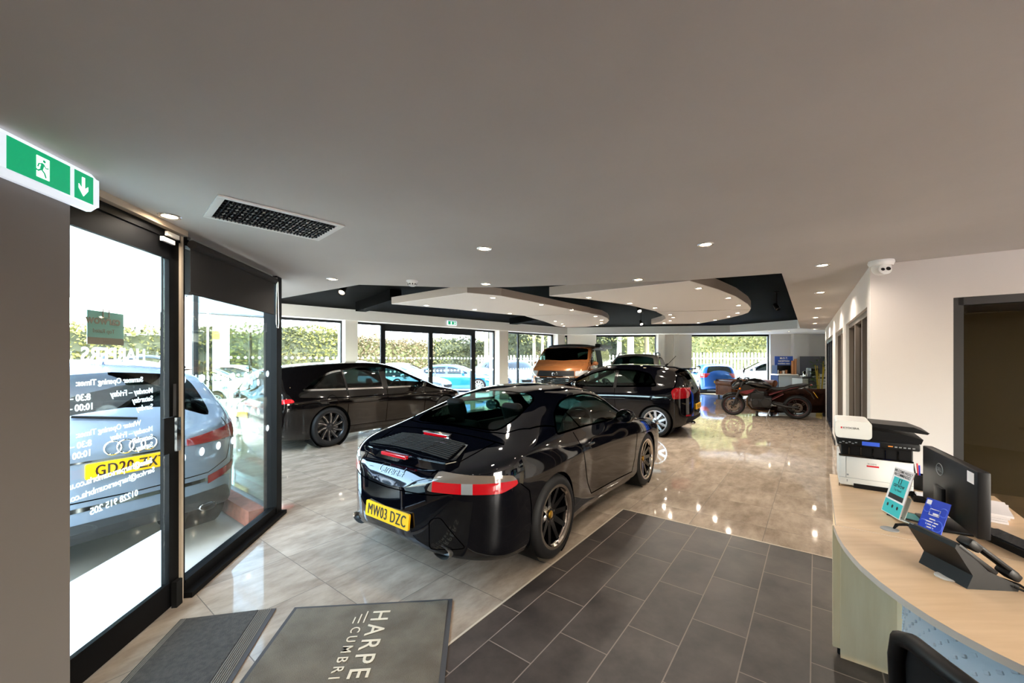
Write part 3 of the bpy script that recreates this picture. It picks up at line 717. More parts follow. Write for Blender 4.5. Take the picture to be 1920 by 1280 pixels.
def wwin(name, pxs, fw=.07, head=None):
    o = WO; f = gl(name, o, WD, WN, [tw(p) for p in pxs], 0, BZ, fw, .08, head=head)
    dots(f, o-WN*.01, WD, WN, tw(pxs[0])+.1, tw(pxs[-1])-.1, (1.62, 1.17), .036, .15); return f
wwin('window_4', [395, 470, 641]); wcol('wall_column_1', 641, 664); wwin('window_8', [664, 716]); wwin('door_3', [718.5, 808, 887], .16, .24)
wwin('window_9', [890, 927]); wcol('wall_column_2', 927.5, 944); wwin('window_10', [944, 972, 1036]); wcol('wall_column_3', 1037, 1050)
for px in (802, 814):
    g = NB(); p = WO+WD*tw(px)-WN*.06; tube(g, [p+V(0, 0, .95), p+V(0, 0, 1.25)], .02, 8); obj('pull_handle', g, 'steel', bpy.data.objects['door_3'])
# back wall
BW0 = W1-BKD*.6
def tb_(px): k = (px-960)/FPX; return (k*BW0.y-BW0.x)/(BKD.x-k*BKD.y)
bw = NB()
for a, b, z0, z1 in ((1050, 1053.5, 0, BZ), (1064, 1118, 0, BZ), (1231, 1297, 0, BZ), (1444.5, 1600, 0, BZ)): up(bw, BW0+BKD*tb_(a), BW0+BKD*tb_(b), BKN, .3, z0, z1)
for a, b in ((1232, 1245), (1262, 1271), (1483, 1512)): up(bw, BW0+BKD*tb_(a), BW0+BKD*tb_(b), BKN*-1, .18, 0, BZ)
struct(obj('wall_back', bw, 'wall_white'))
for nm, a, b in (('window_11', 1053.5, 1064), ('window_12', 1117.5, 1231.5), ('window_13', 1296.5, 1445)):
    gl(nm, BW0+BKN*.12, BKD, BKN, [tb_(a), tb_(b)], 0, BZ, .08, .08, 'frame_black')
# ---------------------------------------------------------------- ceiling fittings
mat('lens_on', 'fff1dc', .4, emit=30, emitcol='ffe2b8'); mat('bezel', 'cfc8bf', .25, .6); mat('fitting_white', 'e6e4e0', .4); mat('lens_dark', '050507', .05, coat=1)
ORD = ['first', 'second', 'third', 'fourth', 'fifth', 'sixth', 'seventh', 'eighth', 'ninth', 'tenth']
la = bpy.data.lights.new('downlight_lamp', 'AREA'); la.shape = 'DISK'; la.size = .07; la.energy = 2.1; la.color = (1, .90, .78); la.spread = R(150)
lb = bpy.data.lights.new('raft_lamp', 'AREA'); lb.shape = 'DISK'; lb.size = .07; lb.energy = 4.5; lb.color = (1, .90, .78); lb.spread = R(150)
dl0 = None
def downlight(p, label, group, lamp=la):
    global dl0
    if dl0 is None:
        t = thing('downlight', label, 'ceiling light', p, group=group)
        bm = NB(); lathe(bm, [(.036, .004), (.038, -.004), (.052, -.006), (.056, .001), (.036, .004)], 20); obj('bezel', bm, 'bezel', t, smooth=40)
        bm = NB(); lathe(bm, [(.037, -.0015), (0, -.002)], 16); obj('lens', bm, 'lens_on', t); dl0 = t
    else: t = dup(dl0, label, p, group=group)
    lo = bpy.data.objects.new('lamp', lamp); C.objects.link(lo); lo.parent = t; lo.location = (0, 0, -.012)
    return t
for px, py, lb_ in ((318, 405, 'by the entrance door, next to the air vent'), (908, 466, 'in the middle of the low ceiling, above the black sports car'), (1323, 458, 'nearest the office wall corner on the low ceiling'),
                    (623, 523, 'near the dark roller blind at the edge of the recess'), (911, 532, 'at the recess edge beside the smoke detector'), (1197, 524, 'at the recess edge before the large right raft')):
    downlight(F(px, py, CZ-.001), 'lit round recessed downlight '+lb_, 'downlights in the low ceiling')
for i, (px, py) in enumerate(((1542, 497), (1538, 548), (1534, 577), (1529, 595), (1528, 606), (1527, 616.5))):
    downlight(F(px, py, CZ-.001), 'lit round recessed downlight along the right wall, %s from the security camera' % ORD[i], 'downlights along the right wall')
for i, (px, py) in enumerate(((1443, 620), (1479, 621))):
    downlight(F(px, py, BZ-.001), 'small lit downlight in the far soffit above the kitchen sign, %s from the back window' % ORD[i], 'downlights in the far soffit')
RL = {'left ceiling raft, nearer half': [(800, 572.5), (890, 580), (956, 587.5), (924, 558), (1015, 571), (1072, 581)],
      'left ceiling raft, farther half': [(1117, 593), (1128, 600), (1127.6, 605), (1119, 609.5), (1041, 602), (1054, 607), (1057, 611)],
      'right ceiling raft, nearer half': [(1104, 557.8), (1181, 568.5), (1228, 577), (1310, 540.4), (1365.5, 558.5), (1385, 572.3)],
      'right ceiling raft, farther half': [(1382.7, 586.5), (1366, 593.3), (1340.7, 599.6), (1309.7, 605), (1245, 605.3), (1256.4, 601), (1262, 595), (1256.7, 589.8)]}
for k, v in RL.items():
    for i, (px, py) in enumerate(v): downlight(F(px, py, 2.599), 'lit downlight on the %s, %s of %s round its edge' % (k, ORD[i], ['six', 'seven', 'eight'][len(v)-6]), 'downlights on the '+k.split(',')[0], lb)
for x, y in ((-.6, .2), (1.6, .3), (.2, -1.4), (3.2, -1.2), (3.6, 1.0)): downlight((x, y, CZ-.001), 'added unseen downlight in the low ceiling over the reception area', 'added downlights over reception')  # extra lamps out of view, added to brighten the room
q_ = RC+OD*1.3+ON*1.2; downlight((q_.x, q_.y, CZ-.001), 'recessed downlight inside the office behind the dark glass door', 'downlights in the office')
# air vent
c = [F(*q, CZ) for q in ((388, 403), (431, 372), (640, 424), (583, 443))]; vt = thing('air_vent', 'long rectangular ceiling air vent with dark eggcrate grille', 'air vent', (0, 0, 0))
ctr = sum(c, V(0, 0, 0))/4; eu = ((c[2]-c[1])+(c[3]-c[0])).normalized(); lu = ((c[2]-c[1]).length+(c[3]-c[0]).length)/2; lv = ((c[1]-c[0]).length+(c[2]-c[3]).length)/2; ev = V(-eu.y, eu.x)
vm = Matrix.Translation(ctr) @ Matrix((eu, ev, V(0, 0, 1))).transposed().to_4x4()
vt.matrix_world = vm
bm = NB(); a, b = lu/2, lv/2
for x0, x1, y0, y1 in ((-a-.035, a+.035, b, b+.03), (-a-.035, a+.035, -b-.03, -b), (-a-.035, -a, -b, b), (a, a+.035, -b, b)): box(bm, x0, x1, y0, y1, -.010, -.001, bev=.002)
obj('vent_frame', bm, 'fitting_white', vt)
bm = NB(); box(bm, -a, a, -b, b, -.002, -.001); obj('vent_backing', bm, 'black_matte', vt)
bm = NB()
for i in range(1, 30): x = -a+lu*i/30; box(bm, x-.002, x+.002, -b, b, -.012, -.002)
for i in range(1, 9): y = -b+lv*i/9; box(bm, -a, a, y-.0018, y+.0018, -.012, -.002)
obj('grille', bm, 'frame_slate', vt)
bm = NB()
for i in range(1, 15):
    for j in range(1, 6): x = -a+lu*i/15; y = -b+lv*j/6; lathe(bm, [(.0, -.0135), (.008, -.012), (.008, -.010)], 6, mx=Matrix.Translation((x, y, 0)))
obj('grille_studs', bm, 'bezel', vt)['kind'] = 'stuff'
# exit signs
mat('exit_green', '0a8a5c', .35, emit=.55); mat('exit_white', 'f2f6f6', .4, emit=1.1); mat('exit_case', 'dfe7f2', .3, emit=.35)
def exit_sign(o, ex, n, w_, h_, label, full=True, arrow='down'):
    """o: middle of the face, ex along the face, n out of the face"""
    t = thing('exit_sign', label, 'exit sign', (0, 0, 0)); mx = frame_mx(o, ex, (0, 0, 1), n); t.matrix_world = mx
    bm = NB(); d = w_*.09
    pr = [(-h_/2-.012, -d), (h_/2+.02, -d), (h_/2+.02, -.01), (h_*.46, .012), (h_*.44, .0205), (-h_*.44, .0205), (-h_*.46, .012), (-h_/2-.012, -.012)]
    prism(bm, [(p[1], p[0]) for p in pr], -w_/2-.02, w_/2+.03, mx=Matrix(((0, 0, 1, 0), (0, 1, 0, 0), (1, 0, 0, 0), (0, 0, 0, 1)))); bmesh.ops.recalc_face_normals(bm, faces=bm.faces)
    obj('housing', bm, 'exit_case', t)
    def curve(y): return .0215
    def sheet(x0, x1, m, name, lift=0.0, y0=-h_*.44, y1=h_*.44):
        g = NB(); rows = []
        for j in range(9): y = y0+(y1-y0)*j/8; rows.append([g.verts.new((x, y, curve(y)+lift)) for x in (x0, x1)])
        for p, q in zip(rows, rows[1:]): g.faces.new((p[0], p[1], q[1], q[0]))
        return obj(name, g, m, t)
    s1 = w_*.72
    sheet(-w_/2, -w_/2+s1-.01, 'exit_green', 'sign_panel'); sheet(-w_/2+s1+.008, w_/2, 'exit_green', 'arrow_panel')
    g = NB()
    def P2(pts, m=0):
        q = [g.verts.new((x*h_, y*h_, curve(y*h_)+.0012)) for x, y in pts]; f = g.faces.new(q); f.normal_update()
        if f.normal.z < 0: f.normal_flip()
        f.material_index = m
    dx = (-w_/2+s1*.5)/h_
    P2([(dx-.16, -.30), (dx+.20, -.30), (dx+.20, .30), (dx-.16, .30)])
    ax = (-w_/2+s1+(w_-s1)/2)/h_
    P2([(ax-.05, .30), (ax-.05, -.05), (ax-.16, .06), (ax-.16, -.08), (ax, -.30), (ax+.16, -.08), (ax+.16, .06), (ax+.05, -.05), (ax+.05, .30)])
    obj('pictogram', g, 'exit_white', t)
    g = NB()
    def tb2(pts, r):
        tube(g, [((dx+x)*h_, y*h_, curve(y*h_)+.0016) for x, y in pts], r*h_, 6)
    ball(g, ((dx+.05)*h_, .2*h_, curve(.2*h_)+.0016), .045*h_, 1, 1, .1, 10)
    tb2([(.02, .13), (-.03, -.05)], .045); tb2([(.02, .12), (-.1, .08), (-.13, -.02)], .02); tb2([(.02, .12), (.1, .02), (.17, .05)], .02)
    tb2([(-.03, -.05), (-.12, -.12), (-.22, -.08)], .025); tb2([(-.03, -.05), (.06, -.14), (.10, -.26)], .025)
    for v in g.verts: v.co.z = min(v.co.z, curve(v.co.y)+.002)
    obj('running_figure', g, 'exit_green', t); return t
p0, p1 = F(-8, 300, CZ), F(172, 372, CZ)
q0 = D(2, 288, 2.01); q1 = D(160, 345, 1.70)
e_ = V(q1.x-q0.x, q1.y-q0.y).normalized() if False else (V(q0.x, q0.y)-V(q1.x, q1.y)).normalized()
so_ = E_+wn_*.16
exit_sign(so_-FD*.235+V(0, 0, CZ-.088), FD, wn_, .34, .135, 'lit green running man exit sign with down arrow above the entrance door')
zs = BZ+.17
def face_at(o, d, px): k = (px-960)/FPX; t = (k*o.y-o.x)/(d.x-k*d.y); return o+d*t
p = face_at(W0, WD, 846); exit_sign(p-WN*.05+V(0, 0, 2.98-.09), WD, WN*-1, .34, .13, 'small green exit sign on the bulkhead above the double glass doors')
p = face_at(W0, WD, 1082); exit_sign(p-WN*.05+V(0, 0, 2.89), WD, WN*-1, .34, .13, 'distant exit sign at the far corner above the bronze van')
# security camera, smoke detector
cp = RC+OD*.06-V(.6*.07, .8*.07); cp = F(1652, 489, CZ); t = thing('security_camera', 'white dome security camera in the ceiling corner by the office wall', 'camera', (cp.x, cp.y, CZ)); t.scale = (1.5, 1.5, 1.5)
bm = NB(); lathe(bm, [(0, 0), (.055, 0), (.058, -.012), (.05, -.03), (.0, -.03)], 24); obj('mount', bm, 'fitting_white', t, smooth=40)
bm = NB(); ball(bm, (0, 0, -.038), .043, n=20); obj('turret', bm, 'fitting_white', t, smooth=60)
fx = frame_mx((-.012, -.034, -.052), (1, -.3, 0), (.05, .2, 1), (-.3, -1, -.35))
bm = NB(); lathe(bm, [(.030, 0), (.030, .006), (.026, .008), (0, .008)], 20, mx=fx); f = obj('face_plate', bm, 'fitting_white', t, smooth=40)
bm = NB(); lathe(bm, [(.011, .0085), (.009, .012), (0, .012)], 14, mx=fx @ Matrix.Translation((.013, .002, 0))); lathe(bm, [(.009, .0085), (.008, .011), (0, .011)], 14, mx=fx @ Matrix.Translation((-.012, 0, 0))); obj('lens', bm, 'lens_dark', f, smooth=40)
p = F(773, 526, CZ); t = thing('smoke_detector', 'white smoke detector on the low ceiling at the recess edge', 'smoke detector', (p.x, p.y, CZ))
bm = NB(); lathe(bm, [(0, 0), (.06, 0), (.06, -.012), (.046, -.016), (.046, -.02), (0, -.02)], 24); obj('base', bm, 'fitting_white', t, smooth=40)
bm = NB(); lathe(bm, [(.044, -.02), (.044, -.03), (.04, -.05), (.028, -.058), (0, -.058)], 24); h = obj('sensor_head', bm, 'fitting_white', t, smooth=40)
bm = NB()
for i in range(10): box(bm, .0435, .0455, -.006, .006, -.046, -.032, mx=Matrix.Rotation(2*pi*i/10, 4, 'Z'))
obj('sensor_slots', bm, 'black_matte', h)
# spotlights hanging in the recess
def spot(px, py, zt, lit, label, ln=.16):
    p = F(px, py, zt); t = thing('spotlight', label, 'spotlight', p); bm = NB(); tube(bm, [(0, 0, KZ-zt), (0, 0, .06)], .012, 8); lathe(bm, [(0, KZ-zt), (.05, KZ-zt), (.05, KZ-zt-.02), (0, KZ-zt-.02)], 16); obj('stem', bm, 'black_matte', t, smooth=40)
    mx = Matrix.Translation((0, 0, .02)) @ Matrix.Rotation(R(-42), 4, 'X'); bm = NB(); lathe(bm, [(0, .08), (.045, .08), (.05, -.08), (.044, -.08), (.04, -.06), (0, -.06)], 18, mx=mx); obj('can', bm, 'black_matte', t, smooth=40)
    bm = NB(); lathe(bm, [(.041, -.066), (.02, -.072), (0, -.074)], 14, mx=mx); obj('lens', bm, 'lens_on' if lit else 'lens_dark', t)
spot(643, 545, 2.62, True, 'lit black spotlight in the dark recess near the blind')
spot(1198, 581, 2.72, True, 'lit black spotlight between the two rafts, nearer one')
spot(1202, 606, 2.74, True, 'lit black spotlight between the two rafts, farther one')
spot(1456, 577, 2.72, False, 'unlit black spotlight in the recess by the right wall soffit')
# ---------------------------------------------------------------- the black convertible coupe in the middle
def coupe():
    t = thing('sports_car', 'glossy black two door sports car with hardtop and number plate MW03 DZC', 'car', (-.345, 3.64, 0), 0); t.scale = (.955, .975, 1)
    t.rotation_euler = (0, 0, pi/2-R(37.2))
    sp = dict(ends=(-.995, 3.42), rear=(-.40, 2.3), front=(2.72, 2.3), N=150, kmid=.985, ksh=.74,
        W=[(-1, .84), (-.8, .87), (-.4, .89), (0, .905), (.4, .885), (.8, .858), (1.3, .852), (1.8, .862), (2.35, .875), (2.8, .86), (3.42, .82)],
        zb=[(-1, .33), (-.9, .24), (-.5, .17), (.5, .15), (2.6, .15), (3.1, .18), (3.42, .27)],
        belt=[(-1, .64), (-.93, .72), (-.7, .815), (-.4, .88), (0, .908), (.4, .915), (1, .905), (1.7, .888), (2.1, .86), (2.5, .80), (2.9, .70), (3.2, .58), (3.42, .46)],
        zc=[(-1, .61), (-.96, .71), (-.9, .772), (-.8, .825), (-.65, .878), (-.5, .925), (-.36, .962), (-.29, .99), (-.1, 1.075), (.15, 1.17), (.4, 1.238), (.7, 1.283), (1.0, 1.298), (1.25, 1.28), (1.45, 1.222), (1.7, 1.085), (1.92, .945), (2.05, .88), (2.2, .85), (2.7, .76), (3.1, .63), (3.35, .50), (3.42, .43)],
        rail=[(-1, .625), (-.95, .725), (-.85, .795), (-.65, .862), (-.5, .907), (-.36, .945), (-.29, .968), (-.1, 1.04), (.15, 1.12), (.4, 1.185), (.7, 1.228), (1.0, 1.242), (1.25, 1.218), (1.45, 1.155), (1.7, 1.03), (1.95, .915), (2.1, .868), (2.3, .84), (2.7, .765), (3.1, .635), (3.42, .45)],
        yr=[(-1, .64), (-.6, .68), (-.35, .66), (-.1, .60), (.3, .565), (.7, .56), (1.1, .57), (1.5, .62), (1.95, .68), (2.3, .66), (3.42, .6)],
        kb=[(-1, .97), (-.5, .955), (0, .92), (.5, .90), (1.2, .915), (2.0, .93), (2.5, .94), (3.42, .97)])
    bm = shell(sp); tree = bvh(bm)
    arches(t, bm, [(0, .345), (2.35, .340)], .345, .325)
    # glass
    sw = round_poly([(.15, .935), (1.74, .91), (1.50, 1.075), (1.28, 1.17), (1.05, 1.205), (.76, 1.20), (.52, 1.165), (.32, 1.08)], .05, 3)
    for s in 'LR':
        g = obj('side_window', carve(bm, sw, s, lim=.1), 'car_glass', t, smooth=180)
        rb = NB(); ribbon(tree, sw, s, .015, .003, rb, closed=True); ribbon(tree, [(.66, .92), (.46, 1.13)], s, .013, .003, rb); obj('window_seal', rb, 'seam', g)
    rw = round_poly([(-.275, -.50), (-.29, 0), (-.275, .50), (-.05, .53), (.32, .47), (.42, .34), (.43, -.34), (.32, -.47), (-.05, -.53)], .09, 4)
    g = obj('rear_window', carve(bm, rw, 'T', lim=.1), 'car_glass', t, smooth=180)
    rb = NB(); ribbon(tree, rw, 'T', .016, .003, rb, closed=True); obj('window_seal', rb, 'seam', g)
    ws = round_poly([(1.34, -.53), (1.30, 0), (1.34, .53), (1.90, .66), (1.99, 0), (1.90, -.66)], .05, 3)
    obj('windscreen', carve(bm, ws, 'T', lim=.1), 'car_glass', t, smooth=180)
    # tail lamps wrap round the corners
    for sg, an in ((1, 138), (-1, 222)):
        e1, e2, n = basis(an)
        P = [(-.965, .50), (-.95, .36), (-.40, .86), (-.52, .90)]
        def q(x, y, z): v = Vector((x, sg*y, z)); return (v.dot(e1), v.dot(e2))
        pts = [q(-.95, .40, .665), q(-.66, .85, .655), q(-.50, .88, .70), q(-.55, .86, .765), q(-.74, .70, .782), q(-.90, .47, .79)]
        pts = round_poly(pts, .03, 2); lo = [q(-.93, .42, .50), q(-.3, .9, .50), q(-.3, .9, .725), q(-.9, .42, .732)]
        lamp = carve(bm, pts, an, lim=.05, near=lambda c: c.y*sg > .2)
        red = carve(lamp, lo, an, lim=-1)
        clr = carve(red, [q(-.80, .60, .55), q(-.745, .655, .55), q(-.745, .655, .80), q(-.80, .60, .80)], an, lim=-1)
        L = obj('tail_lamp', thicken(red, .006), 'lamp_red', t, smooth=50); obj('indicator_lens', thicken(lamp, .006), 'lamp_smoke', L, smooth=50); obj('reversing_lens', thicken(clr, .007), 'lamp_clear', L, smooth=50)
    # bumper seam, lid seams, doors
    sm = NB()
    for s in 'LR':
        ribbon(tree, [(.47, .91), (.50, .80), (.58, .60), (.66, .42), (.76, .30)], s, .008, .002, sm); ribbon(tree, [(.76, .30), (1.85, .27), (1.93, .42), (1.96, .68), (1.88, .865)], s, .008, .002, sm)
        ribbon(tree, [(-.48, .69), (-.38, .62), (-.345, .5), (-.335, .36)], s, .006, .002, sm); ribbon(tree, [(2.1, .79), (2.16, .72), (2.2, .66)], s, .006, .002, sm)
    ribbon(tree, [(-.42, -.68), (-.40, -.35), (-.39, 0), (-.40, .35), (-.42, .68)], 'T', .012, .002, sm)
    for sg in (1, -1):
        ribbon(tree, [(-.42, sg*.60), (-.6, sg*.56), (-.75, sg*.52), (-.9, sg*.40)], 'T', .008, .002, sm); ribbon(tree, [(-.30, sg*.0), (-.31, sg*.40), (-.28, sg*.58), (-.10, sg*.70), (.2, sg*.76)], 'T', .012, .002, sm)
    ribbon(tree, [(-.80, .70), (-.45, .64), (0, .63), (.45, .64), (.80, .70)], 'B', .007, .002, sm)
    obj('panel_gap', sm, 'seam', t)
    # engine lid with its louvred spoiler
    sl = NB(); z0 = pchip(sp['zc'])
    def zt(x): return z0(-.52)+.012+(x+.52)*.16
    pl = [(-.52, -.42), (-.52, .42), (-.78, .54), (-.86, .50), (-.905, .30), (-.92, 0), (-.905, -.30), (-.86, -.50), (-.78, -.54)]
    a = [sl.verts.new((x, y, zt(x)-.03*(abs(y)/.55)**2)) for x, y in pl]; b = [sl.verts.new((x*.985, y*.97, zt(x)-.07-.03*(abs(y)/.55)**2)) for x, y in pl]
    f = sl.faces.new(a); f2 = sl.faces.new(b[::-1])
    for i in range(len(pl)): sl.faces.new((a[i], b[i], b[(i+1) % len(pl)], a[(i+1) % len(pl)]))
    bmesh.ops.recalc_face_normals(sl, faces=sl.faces)
    bmesh.ops.bevel(sl, geom=[e for e in sl.edges if all(v in a for v in e.verts)], offset=.012, segments=2, affect='EDGES')
    spo = obj('rear_spoiler', sl, 'paint_navy', t, smooth=35)
    lv = NB()
    for i in range(11):
        x = -.545-i*.0265; yy = .39+i*.009
        for (ya, yb) in ((-yy, -.19), (-.185, .185), (.19, yy)):
            box(lv, x-.009, x+.009, ya, yb, zt(x)+.0005, zt(x)+.008, bev=.002)
    for v in lv.verts: v.co.z -= .03*(abs(v.co.y)/.55)**2
    obj('engine_grille', lv, 'black_matte', spo)
    bl = NB(); box(bl, -.932, -.90, -.15, .15, zt(-.92)-.034, zt(-.92)-.010, bev=.004); obj('brake_light', bl, 'lamp_red', spo)
    # high third lamp on the deck
    q = project(tree, [(-.475, -.17), (-.475, .17)], 'T', 0); hb = NB(); zz = q[0][0].z
    hb2 = [(-.50, -.17), (-.50, .17), (-.44, .15), (-.44, -.15)]; prism(hb, round_poly(hb2, .02, 3), zz-.02, zz+.022); h = obj('third_lamp', hb, 'chrome', t, smooth=40)
    hr = NB(); box(hr, -.503, -.485, -.14, .14, zz-.004, zz+.016); obj('red_lens', hr, 'lamp_red', h)
    # plate, recess, badge script, exhausts
    rc = NB(); prism(rc, round_poly([(-.33, -.075), (.33, -.075), (.29, .075), (-.29, .075)], .03), 0, .002)
    plate(t, 'MW03 DZC', tree, 'B', (-.02, .435), tilt=.12)
    bd = text_bm('Carrera 4', .075, Matrix.Translation((0, .715, 0)), 'CENTER', .0)
    for v in bd.verts: v.co.x = -v.co.x
    bmesh.ops.reverse_faces(bd, faces=bd.faces); obj('badge', decal(tree, bd, 'B', .004), 'black_gloss', t)
    for sg in (1, -1):
        ex = NB(); mx = Matrix.Translation((-.90, sg*.50, .262)) @ Matrix.Rotation(-pi/2, 4, 'Y') @ Matrix.Diagonal((.52, 1, 1, 1))
        lathe(ex, [(.072, -.22), (.08, -.04), (.088, .0), (.084, .005), (.078, -.01), (.07, -.17), (0, -.17)], 24, mx=mx); obj('exhaust_tip', ex, 'steel', t, smooth=40)
    vt = NB()
    for sg in (1, -1):
        p2 = round_poly([(sg*.42, .27), (sg*.66, .30), (sg*.50, .50), (sg*.42, .47)], .03)
        for a_, b_ in zip(p2, p2[1:]+p2[:1]): ribbon(tree, [a_, b_], 'B', .004, .002, vt)
    obj('bumper_reflection', vt, 'seam', t)  # thin dark outline drawn for the reflection in the bumper inset
    # handles, mirrors, sill flicks
    for s, sg in (('L', 1), ('R', -1)):
        q = project(tree, [(.60, .775), (.74, .775)], s, 0)
        hd = NB(); tube(hd, [q[0][0], q[0][0]+q[0][1]*.025, q[1][0]+q[1][1]*.025, q[1][0]], .013, 8); obj('door_handle', hd, 'black_gloss', t, smooth=50)
        mirror_part(t, 1.42, sg*.80, .925, sg, 'paint_navy', 1.0)
    cabin(t, -.05, 1.95, .66, .25, .84, [(.62, .36, .42, .5, True), (.62, -.36, .42, .5, True)], sm='seat_black', dash_x=1.70, wheel_y=-.36, wz=.84)
    st = dict(n=10, spokes=spokes_straight(.05, .034, .03), face=.80, hub=.5, lipmat=1, hubmat=0)
    for x, y, wd in ((0, .765, .275), (2.35, .745, .225)):
        for sg in (1, -1): wheel(t, x, sg*y, .325, wd, .238, st, sg, rim='rim_black', dark='rim_lip', cap='gold')
    # headlamps
    for sg, an in ((1, 25), (-1, -25)):
        e1, e2, n = basis(an); P = [(2.98, .62, .56), (3.22, .44, .52), (3.12, .60, .46), (2.85, .80, .58), (2.80, .80, .66), (2.86, .68, .68)]
        pts = [(Vector((x, sg*y, z)).dot(e1), z) for x, y, z in P]; obj('headlamp', thicken(carve(bm, round_poly(pts, .05), an, lim=.05, near=lambda c: c.y*sg > .3), .003), 'lamp_clear', t, smooth=60)
    b = obj('body', bm, 'paint_navy', t, smooth=38)
    return t
coupe()
